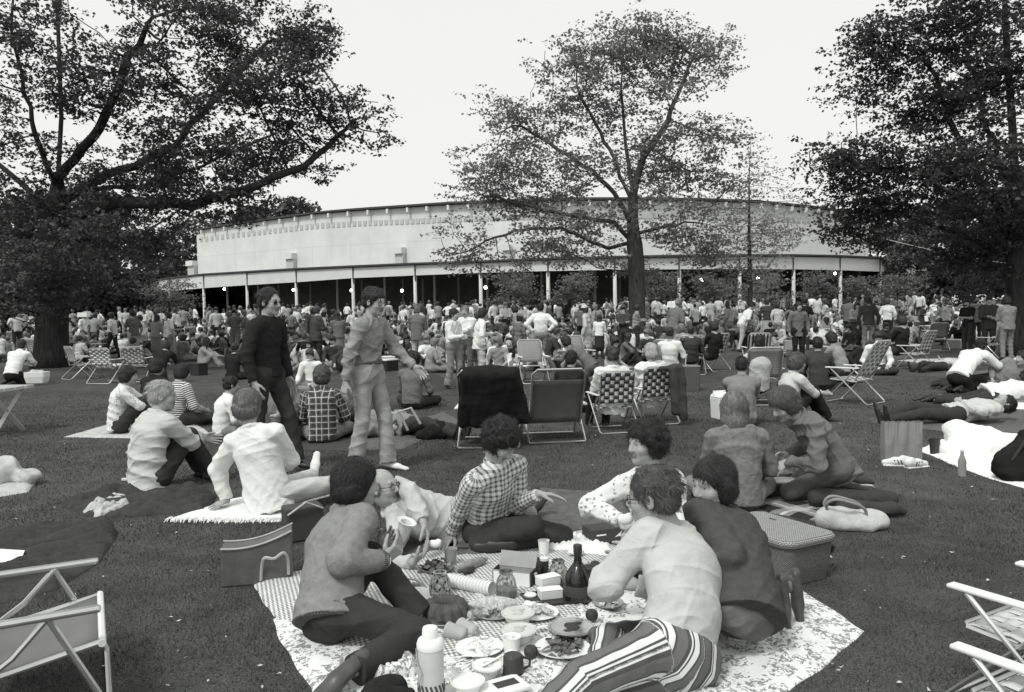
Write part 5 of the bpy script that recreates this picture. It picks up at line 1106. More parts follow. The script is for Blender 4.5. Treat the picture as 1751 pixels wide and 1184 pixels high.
# ring cake
root = empty('ring_cake', pt_(762, 1054, .034), 'dark fluted ring cake on a plate between the thermos and the jars', 'cake'); m = MB(); pr = [(.03 + .001, .0), (.112, 0), (.118, .02), (.112, .05), (.092, .078), (.07, .087), (.05, .078), (.036, .05), (.03, .0)]
m.lathe(pr, n=112, fn=lambda a, z: 1 + .11 * abs(math.cos(a * 7)) * (z > .004) - .03); m.build('cake', MATS['cake_brown'], root, smooth=True)
plate('paper plate under the ring cake', 762, 1058, .135, z=.026)
jar('round jar wrapped in knotted netting behind the ring cake', 753, 1020, .056, .135, 'clear_glass', 'steel', cover='carton_grey'); jar('clear glass candle jar between the foam cups and the butter', 866, 1022, .058, .145, 'clear_glass', 'steel'); jar('clear glass candle jar beside the wine bottle', 955, 1000, .055, .14, 'clear_glass', 'steel')
# nested foam cups lying on their side
a0, a1 = Gz(768, 992, .07), Gz(836, 1006, .07); dr = nrm(a1 - a0); yaw = math.atan2(dr[1], dr[0])
cup = MB(); cup.lathe([(.026, 0), (.038, .085), (.0405, .086), (.0405, .09), (.0365, .09), (.025, .004), (.001, .004)], n=22); cupme = mesh_np('foam_cup', cup.v, cup.f, MATS['foam_white'])
for i in range(13):
    o = put('foam_cup', cupme, None, a0 + (a1 - a0) * i / 12.5 - dr * .06, (0, math.pi / 2, yaw)); meta(o, 'foam cup nested in the long white stack lying on the gingham', 'cup', 'stack of foam cups')
plate('white plate leaning by the knee of the grey-sweatered woman', 716, 1024, .085, 'plastic_white', .036, .014).rotation_euler = (.25, .1, 0)
for u, v, z, lb, r_ in ((937, 1000, .07, 'upper pale butter box, behind the lower one', .5), (941, 1022, .034, 'lower pale butter box in front of the wine bottle', .25)):
    root = empty('butter_box', pt_(u, v, z), lb, 'box', rz=r_); m = MB(); m.box((0, 0, .024), (.125, .07, .048)); m.build('carton', MATS['butter'], root, bevel=.006); m = MB(); m.box((.0, 0, .049), (.124, .072, .003)); m.build('lid', MATS['paper_white'], root)
root = empty('tray', pt_(940, 1026, .028), 'dark flat tray holding the butter boxes', 'tray', rz=.3); m = MB(); m.box((0, 0, .004), (.26, .2, .006)); m.build('base', MATS['lid_dark'], root); m = MB()
for s_ in (1, -1): m.box((0, s_ * .1, .01), (.264, .006, .016)); m.box((s_ * .13, 0, .01), (.006, .2, .016))
m.build('rim', MATS['lid_dark'], root)
root = empty('canister', pt_(931, 982, .03), 'small black canister with a white lid behind the butter', 'canister'); m = MB(); m.lathe([(.001, 0), (.026, 0), (.026, .085)], n=22); m.build('body', MATS['lid_dark'], root, smooth=True); m = MB(); m.lathe([(.027, .083), (.027, .098), (.024, .1), (.001, .1)], n=22); m.build('lid', MATS['plastic_white'], root, smooth=True)
m = MB(); m.lathe([(.001, 0), (.03, 0), (.034, .01), (.03, .014), (.001, .014)], n=22); obj1('white_disc', 'white jar lid lying on the dark tray', 'lid', pt_(907, 1020, .034), m, MATS['plastic_white'])
# open carton
root = empty('carton', pt_(880, 998, .03), 'open pale food carton with dark printed ends, lid raised', 'carton', rz=-.35); root.scale = (.85, .8, .72); m = MB(); m.box((0, -.06, .06), (.26, .004, .12)); m.box((0, .06, .06), (.26, .004, .12)); m.box((0, 0, .002), (.26, .12, .004)); m.build('tray', MATS['carton_grey'], root)
for s_ in (1, -1): m = MB(); m.box((s_ * .131, 0, .06), (.004, .124, .12)); m.build('end_panel', MATS['carton_dark'], root)
m = MB(); m.box((0, .085, .165), (.26, .004, .12), rotx(-.5)); m.build('flap', MATS['carton_grey'], root); m = MB(); m.box((0, -.0635, .06), (.25, .003, .1)); m.build('front_label', MATS['paper_white'], root)
V, Q, mi = sdf_mesh([ell((0, 0, .05), (.065, .065, .055))] + [ell((.05 * math.cos(i), .05 * math.sin(i), .06 + .02 * math.sin(i * 2)), .026, k=.008) for i in np.linspace(0, 6.28, 10)[:-1]], .005); o = put('cabbage', mesh_np('cabbage', V, Q, MATS['food_dark']), None, pt_(906, 985, .03)); meta(o, 'dark crinkled cabbage behind the open carton', 'cabbage')
# thermos
root = empty('thermos', Gz(738, 1197, .02), 'tall pale thermos flask with a cup lid at the near edge of the cloth', 'thermos')
for nm, pr, mt in (('base', [(.001, 0), (.05, 0), (.053, .004), (.053, .035)], 'enamel_dark'), ('body', [(.0525, .035), (.0525, .215), (.05, .222)], 'thermos_body'), ('shoulder', [(.054, .214), (.055, .22), (.055, .232), (.048, .25), (.036, .257)], 'plastic_white'), ('cup_lid', [(.031, .256), (.033, .258), (.031, .29), (.028, .296), (.001, .297)], 'plastic_white')):
    m = MB(); m.lathe(pr, n=32); m.build(nm, MATS[mt], root, smooth=True)
for k in range(18): m = MB(); a = k * .349; m.box((.0531 * math.cos(a), .0531 * math.sin(a), .058), (.003, .008, .04), rotz(a) @ rotx(.35)); m.build('printed_bar', MATS['enamel_dark'], root)
m = MB(); m.tube([V3(-.056, -.01, .215), V3(-.05, -.035, .17), V3(-.03, -.052, .13), V3(-.045, -.05, .08)], .0025, 5); m.build('cord', MATS['carton_grey'], root)
# cups, bowls, plates, food
cl = MB(); cl.lathe([(.03, 0), (.04, .095), (.042, .095), (.038, .09), (.028, .004), (.001, .004)], n=24); clm = mesh_np('plastic_cup', cl.v, cl.f, MATS['thermos_body'])
for u, v, r_, lb in ((795, 1085, 2.6, 'clear plastic cup on its side, mouth towards the thermos'), (812, 1080, 2.4, 'second clear cup lying nested behind the first')): meta(put('plastic_cup', clm, None, Gz(u, v, .06), (0, math.pi / 2, r_)), lb, 'cup')
cl = MB(); cl.lathe([(.001, 0), (.03, 0), (.04, .1), (.0415, .1), (.038, .097), (.028, .006)], n=24); obj1('paper_cup', 'printed paper cup upright beyond the foam stack', 'cup', pt_(771, 966, .03), cl, MATS['carton_grey'])
cl = MB(); cl.lathe([(.001, 0), (.033, 0), (.042, .075), (.0435, .075), (.038, .07), (.03, .006)], n=24); obj1('cup', 'small white cup standing by the plastic-wrapped plate', 'cup', pt_(875, 1116, .03), cl, MATS['foam_white'])
def stick(label, name, cat, p0, p1, r, mat, n=9, flatz=1.):
    P = [np.asarray(p0, float) + (np.asarray(p1, float) - p0) * t_ for t_ in np.linspace(0, 1, n)]; b = P[0].copy(); m = MB(); m.tube([p - b for p in P], [r * max(.35, math.sin(math.pi * (.12 + .76 * t_))) for t_ in np.linspace(0, 1, n)], 12); o = m.build(name, MATS[mat], None, b, smooth=True); return meta(o, label, cat)
stick('pale baguette half wrapped in paper near the reclining man', 'bread', 'bread', Gz(780, 974, .06), Gz(832, 956, .06), .032, 'crust'); stick('long sandwich loaf in clear wrap behind the ring cake', 'loaf', 'loaf', Gz(802, 1034, .06), Gz(886, 1032, .06), .04, 'food_pale'); stick('small dark rolled sausage beside the baguette', 'sausage', 'sausage', Gz(792, 980, .05), Gz(812, 972, .05), .02, 'food_dark')
bowl('white bowl covered in plastic wrap, farther of the pair', 886, 1066, .078, .055, film=True, fill='food_pale'); bowl('white bowl covered in plastic wrap, nearer of the pair', 888, 1098, .078, .06, film=True, fill='food_pale'); bowl('wide bowl of cut fruit under torn plastic wrap', 978, 1090, .105, .05, 'clear_glass', 'food_dark', film=True)
bowl('white tub with a plastic knife resting across it', 834, 1156, .062, .05, fill='food_pale'); bowl('white tub of dip at the bottom edge beside the thermos', 800, 1186, .066, .055, fill='paper_white')
root = empty('mug', pt_(878, 1154, .03), 'dark upturned mug beside the tub with the knife', 'mug'); m = MB(); m.lathe([(.001, .0), (.046, 0), (.046, .005), (.042, .08), (.036, .087), (.001, .088)], n=30); m.build('body', MATS['enamel_dark'], root, smooth=True); m = MB(); m.tube([V3(.042, .01, .07), V3(.07, .02, .06), V3(.07, .02, .03), V3(.044, .01, .02)], .006, 8); m.build('handle', MATS['enamel_dark'], root, smooth=True)
m = MB(); m.box((0, 0, 0), (.15, .012, .003)); m.box((.09, 0, 0), (.05, .018, .003)); obj1('knife', 'white plastic knife laid across the tub', 'knife', pt_(846, 1128, .09), m, MATS['plastic_white'], .9)
for u, v, r, lb in ((918, 1052, .11, 'grey platter with cutlery behind the wrapped bowls'), (845, 1052, .105, 'flat plate of slices between ring cake and bowls'), (962, 1112, .125, 'large paper plate of salad near the striped knee'), (820, 1112, .11, 'paper plate covered in crumpled wrap in front of the cups'), (748, 975, .1, 'foil plate of lettuce by the reclining man'), (1040, 1035, .08, 'plate with a slice of melon beside the sleeve of the eating man')):
    plate(lb, u, v, r, 'paper_white' if r > .107 else 'carton_grey', .032)
rg = np.random.default_rng(4)
def salad(label, u, v, r, mat, n=26, name='salad', s_=.028):
    C = np.stack([rg.normal(0, r * .45, n), rg.normal(0, r * .45, n), rg.uniform(.006, .03, n)], 1); o = put(name, leaves_mesh(name, C, s_, MATS[mat], rg, .1), None, pt_(u, v, .04)); return meta(meta(o, label, 'salad'), kind='stuff')
for a_ in (('torn lettuce on the foil plate', 748, 973, .1, 'leaf_food', 60), ('mixed salad on the large paper plate', 962, 1110, .1, 'leaf_food', 50), ('slices heaped on the flat plate', 845, 1050, .08, 'food_pale', 30), ('melon slice on the plate by the eating man', 1040, 1033, .05, 'food_pale', 10), ('leftover scraps on the grey platter', 918, 1050, .08, 'food_pale', 24), ('crumpled wrap and crumbs on the paper plate', 822, 1110, .09, 'film', 34)):
    salad(*a_, s_=.045)
for u, v, mt, lb in ((1008, 985, 'food_dark', 'dark plum right behind the wine bottle'), (1030, 982, 'food_dark', 'dark plum nearest the eating man'), (1018, 976, 'food_dark', 'dark plum farthest back of the three'), (1012, 1062, 'food_dark', 'dark grape beside the fruit bowl'), (908, 1126, 'food_dark', 'dark olive cluster end beside the salad plate'), (1000, 975, 'food_pale', 'pale pear between bottle and plums')):
    V, Q, mi = sdf_mesh([ell((0, 0, .03), .032), ell((0, 0, .066), .006, op='s', k=.02)], .006); o = put('fruit', mesh_np('fruit', V, Q, MATS[mt]), None, pt_(u, v, .03)); meta(o, lb, 'fruit')
root = empty('matchbox', pt_(939, 925, .03), 'small dark matchbox standing near the checked woman', 'matchbox', rz=.2); m = MB(); m.box((0, 0, .03), (.07, .04, .06)); m.build('sleeve', MATS['carton_dark'], root); m = MB(); m.box((0, 0, .062), (.066, .036, .004)); m.build('drawer', MATS['carton_grey'], root)
root = empty('cake_box', pt_(1034, 922, .03), 'flat dark cake box with a pale leaping emblem behind the white paper', 'box', rz=.35); m = MB(); m.box((0, 0, .045), (.26, .16, .09)); m.build('carton', MATS['carton_dark'], root, bevel=.004)
m = MB(); m.add([(.03, -.0835, .03), (.06, -.0835, .05), (.09, -.0835, .07), (.075, -.0835, .045), (.1, -.0835, .03), (.065, -.0835, .035)], [(0, 1, 5), (1, 2, 3), (1, 3, 5), (5, 3, 4)]); m.add([(-.1, -.0835, .05), (-.03, -.0835, .05), (-.03, -.0835, .06), (-.1, -.0835, .06)], [(0, 1, 2, 3)]); m.build('emblem', MATS['paper_white'], root)
blanket('crumpled white paper sheet at the back of the gingham', [(915, 945), (975, 918), (1040, 925), (1050, 960), (985, 955)], 'paper_white', .035, .03, 31, 0, 24, 110, 'paper', 'paper', freq=24.)
blanket('folded white napkin by the crossed ankles of the sweater woman', [(600, 1150), (640, 1128), (700, 1132), (715, 1160), (650, 1180)], 'floral_cloth', .03, .05, 32, 0, 26, 110, 'napkin', 'napkin', freq=24.)
blanket('dark bag of fabric at the bottom edge by the loafer', [(600, 1215), (630, 1182), (690, 1178), (715, 1205), (660, 1260)], 'wool_black', .03, .05, 33, 0, 24, 100, 'fabric_bag', 'bag', freq=16.)
for u, v, a, lb in ((905, 1078, .4, 'white plastic fork beside the wrapped bowls'), (868, 1128, 1.2, 'white plastic fork by the small white cup'), (930, 1050, 2.4, 'table knife lying on the grey platter'), (790, 1126, .2, 'white plastic spoon between thermos and wrapped plate'), (700, 1080, 1.9, 'plastic spoon near the sweater woman\'s knee')):
    m = MB(); m.tube(spl([V3(-.09, 0, .004), V3(0, 0, .009), V3(.05, 0, .004)]), .0035, 5); m.box((.07, 0, .006), (.05, .022, .003)); obj1('cutlery', lb, 'cutlery', pt_(u, v, .045), m, MATS['plastic_white' if 'plastic' in lb else 'steel'], a)
for i, (u, v, r_, mt, lb) in enumerate(((700, 1010, .05, 'paper_white', 'crumpled tissue left of the ring cake'), (815, 1060, .045, 'film', 'ball of clear wrap between cake and plates'), (1050, 985, .055, 'paper_white', 'crumpled napkin beyond the plums'), (905, 1040, .04, 'paper_white', 'small crumpled paper before the tray'), (1010, 1140, .05, 'paper_white', 'crumpled napkin near the salad plate'), (770, 1165, .05, 'film', 'ball of clear wrap beside the thermos'), (985, 950, .05, 'paper_white', 'crumpled paper behind the wine bottle'), (725, 1165, .04, 'paper_white', 'torn paper left of the thermos'))):
    blob('crumpled_paper', lb, 'paper', pt0_(u, v), [ell((0, 0, r_ * .5), (r_, r_ * .8, r_ * .55)), ell((r_ * .6, r_ * .3, r_ * .4), r_ * .5, k=.01)], mt, .006, .012, 50 + i, freq=60.)
root = empty('shaker', pt_(915, 1000, .03), 'small glass salt shaker with a steel top by the canister', 'shaker'); m = MB(); m.lathe([(.001, 0), (.02, 0), (.017, .05)], n=16); m.build('glass', MATS['clear_glass'], root, smooth=True); m = MB(); m.lathe([(.018, .05), (.018, .062), (.01, .07), (.001, .071)], n=16); m.build('top', MATS['steel'], root, smooth=True)
root = empty('sandwich_box', pt_(690, 1012, .03), 'shallow foil tray with sandwiches beside the sweater woman\'s raised knee', 'tray', rz=.5); m = MB(); m.box((0, 0, .012), (.2, .14, .024), taper=1.12); m.build('foil', MATS['steel'], root); 
for k in range(3): m = MB(); m.box((-.06 + .06 * k, 0, .035), (.045, .1, .03), roty(.2)); m.build('sandwich', MATS['crust'], root, bevel=.006)
root = empty('baking_dish', pt_(858, 1180, .03), 'printed flat food packet at the bottom edge', 'packet', rz=.5); m = MB(); m.box((0, 0, .012), (.2, .13, .02)); m.build('packet', MATS['paper_white'], root, bevel=.006); m = MB(); m.box((.02, 0, .0235), (.1, .05, .002)); m.build('print', MATS['carton_dark'], root)
cl = MB(); cl.lathe([(.001, 0), (.028, 0), (.036, .09), (.0375, .09), (.034, .086), (.026, .006)], n=22); obj1('paper_cup', 'plain white cup standing behind the cabbage', 'cup', pt_(930, 948, .03), cl, MATS['foam_white'])
# things in hands
pA = Gz(0, 0, 0) if False else None
cw = at(690, 908, Gz(580, 1056, .13), .17); m = MB(); m.lathe([(.022, -.05), (.036, .04), (.05, .055), (.03, .05), (.02, -.045)], n=18, fn=lambda a, z: 1 + .05 * math.sin(a * 7) * (z > .03)); obj1('wrapped_cup', 'glossy film-wrapped cup held up by the woman in the grey sweater', 'cup', cw, m, MATS['butter'], tilt=(.15, .35))
for u, v, ref, dd, lb in ((744, 932, Gz(706, 962, .08), .02, 'white bite of food in the reclining man\'s fingers'), (1070, 890, on(1160, 925, Gz(1158, 1118, .14), .51, 1), .06, 'white roll held to the eating man\'s mouth')):
    V, Q, mi = sdf_mesh([ell((0, 0, 0), (.03, .02, .022)), ell((.02, .01, .015), .018), ell((-.02, 0, .012), .016)], .005); o = put('food', mesh_np('food', V, Q, MATS['paper_white']), None, at(u, v, ref, dd)); meta(o, lb, 'food')
# ------------------------------------------------------------------ bags and baskets
t = NT('wicker', .7, .3); c = t.coord('Object'); br = t.N.new('ShaderNodeTexBrick'); br.inputs['Scale'].default_value = 38; br.inputs['Mortar Size'].default_value = .06; br.inputs['Color1'].default_value = grey(.32); br.inputs['Color2'].default_value = grey(.22); br.inputs['Mortar'].default_value = grey(.03); t.L.new(t.coord('UV'), br.inputs[0]); t.L.new(br.outputs[0], t.b.inputs['Base Color']); t.bump(br.outputs[0], .8, .01)
t = NT('wicker_pale', .7, .3); br = t.N.new('ShaderNodeTexBrick'); br.inputs['Scale'].default_value = 30; br.inputs['Mortar Size'].default_value = .05; br.inputs['Color1'].default_value = grey(.55); br.inputs['Color2'].default_value = grey(.42); br.inputs['Mortar'].default_value = grey(.08); t.L.new(t.coord('UV'), br.inputs[0]); t.L.new(br.outputs[0], t.b.inputs['Base Color']); t.bump(br.outputs[0], .8, .01)
M('leather_dark', .1, .38, .2, 10, .15, 60, .5); M('strap_pale', .42, .6, .1)
def rr(a, b, r, n=6):
    P = []
    for cx, cy, a0 in ((a - r, b - r, 0), (-a + r, b - r, 90), (-a + r, -b + r, 180), (a - r, -b + r, 270)):
        P += [(cx + r * math.cos(math.radians(a0 + 90 * i / n)), cy + r * math.sin(math.radians(a0 + 90 * i / n))) for i in range(n + 1)]
    return P
def rr_solid(name, mat, prof, a, b, r, parent, smooth=True, uvs=1.0):
    """stack of rounded rectangles: prof = (scale, z)"""
    V = []; O = rr(a, b, r); n = len(O)
    for s_, z in prof: V += [(x * s_, y * s_, z) for x, y in O]
    F = [[i * n + j, i * n + (j + 1) % n, (i + 1) * n + (j + 1) % n, (i + 1) * n + j] for i in range(len(prof) - 1) for j in range(n)] + [list(range(n))[::-1], list(range((len(prof) - 1) * n, len(prof) * n))]
    me = mesh_np(name, V, F, MATS[mat], smooth=False); uv = me.uv_layers.new(name='UVMap'); per = np.concatenate([[0], np.cumsum(np.linalg.norm(np.diff(np.array(O + [O[0]]), axis=0), axis=1))])
    for p in me.polygons:
        for k, li in enumerate(p.loop_indices):
            vi = me.loops[li].vertex_index; i, j = divmod(vi, n); x, y, z = me.vertices[vi].co
            if len(p.vertices) == 4: w_ = per[n] if (j == 0 and max(q % n for q in p.vertices) == n - 1) else per[j]; uv.data[li].uv = (w_ * uvs, z * uvs)
            else: uv.data[li].uv = (x * uvs, y * uvs)
    o = put(name, me, parent); md = o.modifiers.new('bevel', 'BEVEL'); md.width = .006; md.segments = 2; md.limit_method = 'ANGLE'; md.angle_limit = .9; return o
p = Gz(1322, 975); root = empty('picnic_basket', p, 'large covered wicker picnic basket with a hanging dark handle', 'basket', rz=math.radians(118))
rr_solid('basket_body', 'wicker', [(.88, .0), (.95, .1), (1., .235)], .3, .2, .075, root); rr_solid('lid', 'wicker_pale', [(1.03, .237), (1.04, .255), (1.0, .268)], .3, .2, .075, root)
m = MB(); m.tube(spl([V3(.02, -.205, .22), V3(0, -.235, .17), V3(-.08, -.25, .11), V3(-.2, -.245, .12), V3(-.27, -.2, .19)]), .011, 8); m.build('handle', MATS['leather_dark'], root, smooth=True)
m = MB(); m.tube([V3(x, y, .232) for x, y in rr(.305, .205, .08)], .009, 6, closed=True); m.build('rim', MATS['wicker_pale'], root, smooth=True)
for y in (-.1, .1): m = MB(); m.box((.1, y, .27), (.05, .012, .006)); m.build('hinge', MATS['leather_dark'], root)
# cooler bag
p = (Gz(378, 1000) + Gz(492, 1000)) / 2 + V3(0, .08, 0); root = empty('cooler_bag', p, 'dark soft cooler bag with pale handles standing on the grass', 'bag', rz=math.radians(14)); m = MB(); n = 14
xs_ = np.linspace(-.2, .2, n); top = .225 + .075 * np.clip((xs_ + .2) / .4, 0, 1) ** 1.6 - .02 * np.sin((xs_ + .2) / .4 * math.pi)
for sgn in (-1, 1): m.v += [(x, sgn * (.085 + .012 * math.sin((x + .2) / .4 * math.pi)), 0.) for x in xs_] + [(x, sgn * .08, z) for x, z in zip(xs_, top)]
for i in range(n - 1): m.f += [[i, i + 1, n + i + 1, n + i], [2 * n + i + 1, 2 * n + i, 3 * n + i, 3 * n + i + 1], [n + i, n + i + 1, 3 * n + i + 1, 3 * n + i], [i + 1, i, 2 * n + i, 2 * n + i + 1]]
m.f += [[0, n, 3 * n, 2 * n], [n - 1, 2 * n + n - 1, 4 * n - 1, 2 * n - 1]]; m.m = [0] * len(m.f); m.build('body', MATS['leather_dark'], root, bevel=.012)
for sgn in (-1, 1): q = MB(); q.tube([V3(x, sgn * .086, z + .002) for x, z in zip(xs_, top)], .006, 6); q.build('piping', MATS['strap_pale'], root, smooth=True)
for sgn in (-1, 1): q = MB(); q.tube(spl([V3(.02, sgn * .1, .03), V3(.03, sgn * .115, .13), V3(.05, sgn * .14, .17), V3(.1, sgn * .15, .165), V3(.15, sgn * .14, .19), V3(.172, sgn * .115, .15), V3(.175, sgn * .1, .05)]), .0095, 6); q.build('handle', MATS['strap_pale'], root, smooth=True)
p = Gz(515, 925) + V3(0, .05, 0); root = empty('case', p, 'small dark case with a pale strap behind the cooler bag', 'case', rz=.5); m = MB(); m.box((0, 0, .12), (.26, .16, .24)); m.build('box', MATS['carton_dark'], root, bevel=.015); m = MB(); m.tube([V3(-.12, -.09, .2), V3(0, -.11, .28), V3(.12, -.09, .22)], .008, 6); m.build('strap', MATS['strap_pale'], root, smooth=True)
p = Gz(1458, 905); root = empty('handbag', p, 'pale canvas handbag with looped handles lying on the plaid rug', 'handbag', rz=-.15); blob('bag_body', None, None, (0, 0, 0), [cone((-.16, 0, .08), (.16, .02, .06), .085, .07, .05, 0), ell((0, 0, .04), (.22, .1, .06), k=.05)], 'cotton_pale', .01, .012, 3, root)
for s_ in (-1, 1): m = MB(); m.tube(spl([V3(-.13, s_ * .04, .1), V3(-.19, s_ * .03 - .03, .17), V3(-.15, s_ * .05 - .06, .23), V3(-.04, s_ * .05 - .05, .21), V3(.06, s_ * .06, .16), V3(.08, s_ * .04, .1)]), .011, 7); m.build('handle', MATS['c_mid'], root, smooth=True)
blob('rolled_jacket', 'dark rolled jacket lying along the plaid rug behind the handbag', 'jacket', Gz(1455, 868), [cone((-.26, 0, .08), (.3, -.02, .07), .075, .06, .04)], 'c_dark', .012, .01, 5); blob('rolled_jacket', 'second dark rolled garment, half under the handbag', 'jacket', Gz(1490, 884), [cone((-.2, 0, .07), (.14, -.02, .06), .07, .05, .04), cone((.12, -.02, .06), (.24, .0, .04), .04, .03, .03)], 'c_dark', .012, .01, 6)
p = Gz(1312, 838); root = empty('small_basket', p, 'small open wicker basket with white cloth between the two women', 'basket', rz=.2); rr_solid('basket_body', 'wicker', [(.85, 0), (.95, .08), (1., .16)], .2, .13, .06, root); blob('cloth', None, None, (0, 0, .12), [ell((0, 0, .05), (.15, .1, .07)), ell((-.1, .03, .1), (.08, .06, .06))], 'cotton_white', .012, .015, 8, root)
p = Gz(1350, 848); root = empty('box', p, 'low white-topped box with dark sides on the plaid rug', 'box', rz=-.1); m = MB(); m.box((0, 0, .06), (.3, .2, .12)); m.build('sides', MATS['carton_dark'], root); m = MB(); m.box((0, 0, .127), (.32, .22, .014)); m.build('lid', MATS['carton_grey'], root)
# right side: paper bag, sneakers, bottle, sack
p = Gz(1548, 796) + V3(0, .08, 0); root = empty('paper_bag', p, 'tall creased brown paper bag standing on the grass', 'bag', rz=-.1); W_, H_ = .17, .41; m = MB()
for s_ in (-1, 1):
    n = 16; b0 = len(m.v); m.v += [(x, s_ * .07 * (1 - .1), 0) for x in np.linspace(-W_, W_, n)] + [(x * 1.03, s_ * (.07 + .015 * math.sin(i * 1.1)), H_ * .5) for i, x in enumerate(np.linspace(-W_, W_, n))] + [(x * 1.05, s_ * (.05 + .012 * math.sin(i * 1.7)), H_ + (.008 if i % 2 else 0)) for i, x in enumerate(np.linspace(-W_, W_, n))]
    for i in range(n - 1):
        for r_ in (0, n): f = [b0 + r_ + i, b0 + r_ + i + 1, b0 + r_ + n + i + 1, b0 + r_ + n + i]; m.f.append(f if s_ < 0 else f[::-1])
for i0 in (0, 15):
    for r_ in (0, 16): m.f.append([i0 + r_, 48 + i0 + r_, 48 + i0 + r_ + 16, i0 + r_ + 16])
m.m = [0] * len(m.f); M('kraft', .24, .85, .12, 6, .3, 14); m.build('bag', MATS['kraft'], root)
for u, v, yw, lb in ((1534, 797, 2.9, 'white striped sneaker, toe pointing away from the paper bag'), (1566, 800, .3, 'white striped sneaker next to the white blanket')):
    p = Gz(u, v); root = empty('sneaker', p, lb, 'sneaker', rz=yw); blob('upper', None, None, (0, 0, 0), [cone((-.09, 0, .05), (.02, 0, .045), .04, .042, .02), cone((.02, 0, .04), (.11, 0, .03), .042, .03, .02), cone((-.09, 0, .06), (-.06, 0, .085), .036, .034, .02), ell((-.07, 0, .12), (.04, .024, .04), op='s', k=.01)], 'shoe_white', .007, .001, 2, root)
    for i in range(3):
        for s_ in (-1, 1): m = MB(); m.box((-.03 + .028 * i, s_ * .042, .045), (.01, .004, .045), roty(.35)); m.build('stripe', MATS['c_dark'], root)
    m = MB(); m.box((.01, 0, .008), (.24, .078, .016)); m.build('sole', MATS['plastic_white'], root, bevel=.006)
root = empty('bottle', Gz(1645, 814), 'small clear soda bottle standing at the edge of the white blanket', 'bottle'); m = MB(); m.lathe([(.001, 0), (.035, 0), (.037, .05), (.034, .1), (.036, .13), (.016, .19), (.014, .225)], n=20); m.build('glass', MATS['c_mid'], root, smooth=True); m = MB(); m.lathe([(.016, .222), (.017, .24), (.001, .242)], n=16); m.build('cap', MATS['plastic_white'], root)
m = MB(); m.lathe([(.001, 0), (.04, 0), (.055, .17), (.057, .17), (.05, .165), (.036, .005)], n=22); obj1('tumbler', 'dark tumbler on the white blanket beside the paper bag', 'tumbler', Gz(1598, 778), m, MATS['enamel_dark'])
blob('draped_towel', 'white towel heaped into a peak on the white blanket', 'towel', Gz(1662, 776), [cone((-.1, .1, .22), (.0, .1, .05), .1, .28, .1), cone((-.1, .1, .2), (.5, 0, .08), .12, .1, .1), cone((-.1, 0, .1), (-.4, 0, .04), .1, .05, .1)], 'cotton_white', .02, .025, 4, freq=12.)
p = Gz(1742, 822); root = empty('sack', p, 'bulging black sack with a strap at the right edge', 'bag'); blob('sack_body', None, None, (0, 0, 0), [cone((0, 0, .14), (.1, 0, .36), .2, .1, .1), ell((.1, 0, .12), (.3, .2, .14), k=.06)], 'cloth_black', .02, .02, 6, root); m = MB(); m.tube([V3(-.12, -.1, .2), V3(0, -.16, .45), V3(.12, -.1, .5)], .015, 6); m.build('strap', MATS['c_dark'], root, smooth=True)
blob('bundle', 'round white bundle on the pale blanket by the left edge', 'bundle', Gz(5, 830), [ell((0, 0, .14), (.17, .15, .14)), ell((.22, 0, .08), (.14, .1, .08), k=.04)], 'cotton_pale', .018, .02, 8)
m = MB(); m.box((0, 0, 0), (.22, .2, .006)); obj1('paper', 'white folded paper lying on the big dark blanket', 'paper', Gz(2, 955, .07), m, MATS['paper_white'], .4, False, tilt=(.3, .2))
m = MB(); m.box((0, 0, .012), (.05, .035, .02)); obj1('cigarette_pack', 'tiny white packet on the grass behind the windbreaker man', 'packet', Gz(213, 822), m, MATS['paper_white'], .3, False)
# quilted heap and bags left of centre, cooler right of centre
blob('dark_bag', 'black tote bag lying open beside the sprawled sleeper', 'bag', Gz(725, 752), [cone((-.05, 0, .06), (.22, 0, .1), .06, .1, .03), cone((.1, 0, .1), (.27, .02, .13), .1, .12, .02, 0, (V3(0, 1, 0), .7), cap=True)], 'cloth_black', .014, .012, 5)
m = MB(); m.tube([Gz(700, 750) + V3(*q) for q in ((0, -.12, .12), (-.1, -.16, .36), (.05, -.16, .4), (.16, -.15, .2))], .016, 6); 
m.build('tote_strap', MATS['strap_pale'], bpy.data.objects['dark_bag'], smooth=True).matrix_parent_inverse = bpy.data.objects['dark_bag'].matrix_basis.inverted()
p = Gz(1234, 716); root = empty('cooler', p, 'white picnic cooler with a peaked lid on the grass', 'cooler', rz=.25); m = MB(); m.box((0, 0, .15), (.21, .24, .3), taper=1.08); m.build('box', MATS['plastic_white'], root, bevel=.012); m = MB(); m.box((0, 0, .34), (.24, .27, .07), taper=.62); m.build('lid', MATS['foam_white'], root, bevel=.012); m = MB(); m.tube([V3(-.12, 0, .27), V3(-.13, 0, .39), V3(.13, 0, .39), V3(.12, 0, .27)], .008, 6); m.build('handle', MATS['foam_white'], root, smooth=True)
p = Gz(1180, 668); root = empty('wicker_hamper', p, 'tall wicker hamper standing beside the cream jacket chair', 'hamper'); rr_solid('hamper_body', 'wicker', [(.9, 0), (1, .44)], .17, .15, .03, root); rr_solid('lid', 'wicker_pale', [(1.03, .445), (1.03, .475)], .17, .15, .03, root)
p = Gz(64, 655); root = empty('laundry_basket', p, 'white plastic basket standing by the kneeling man in the T-shirt', 'basket', rz=.1); rr_solid('basket_body', 'plastic_white', [(.85, 0), (.97, .13), (.97, .14), (1, .145), (1, .27)], .24, .17, .04, root); blob('contents', None, None, (0, 0, .2), [ell((-.05, 0, .06), (.14, .1, .07)), ell((.1, 0, .05), (.08, .08, .07))], 'cotton_pale', .02, .01, 9, root)
root = empty('picnic_table', Gz(-20, 742), 'pale plank picnic table jutting in at the left edge', 'table', rz=-.1)
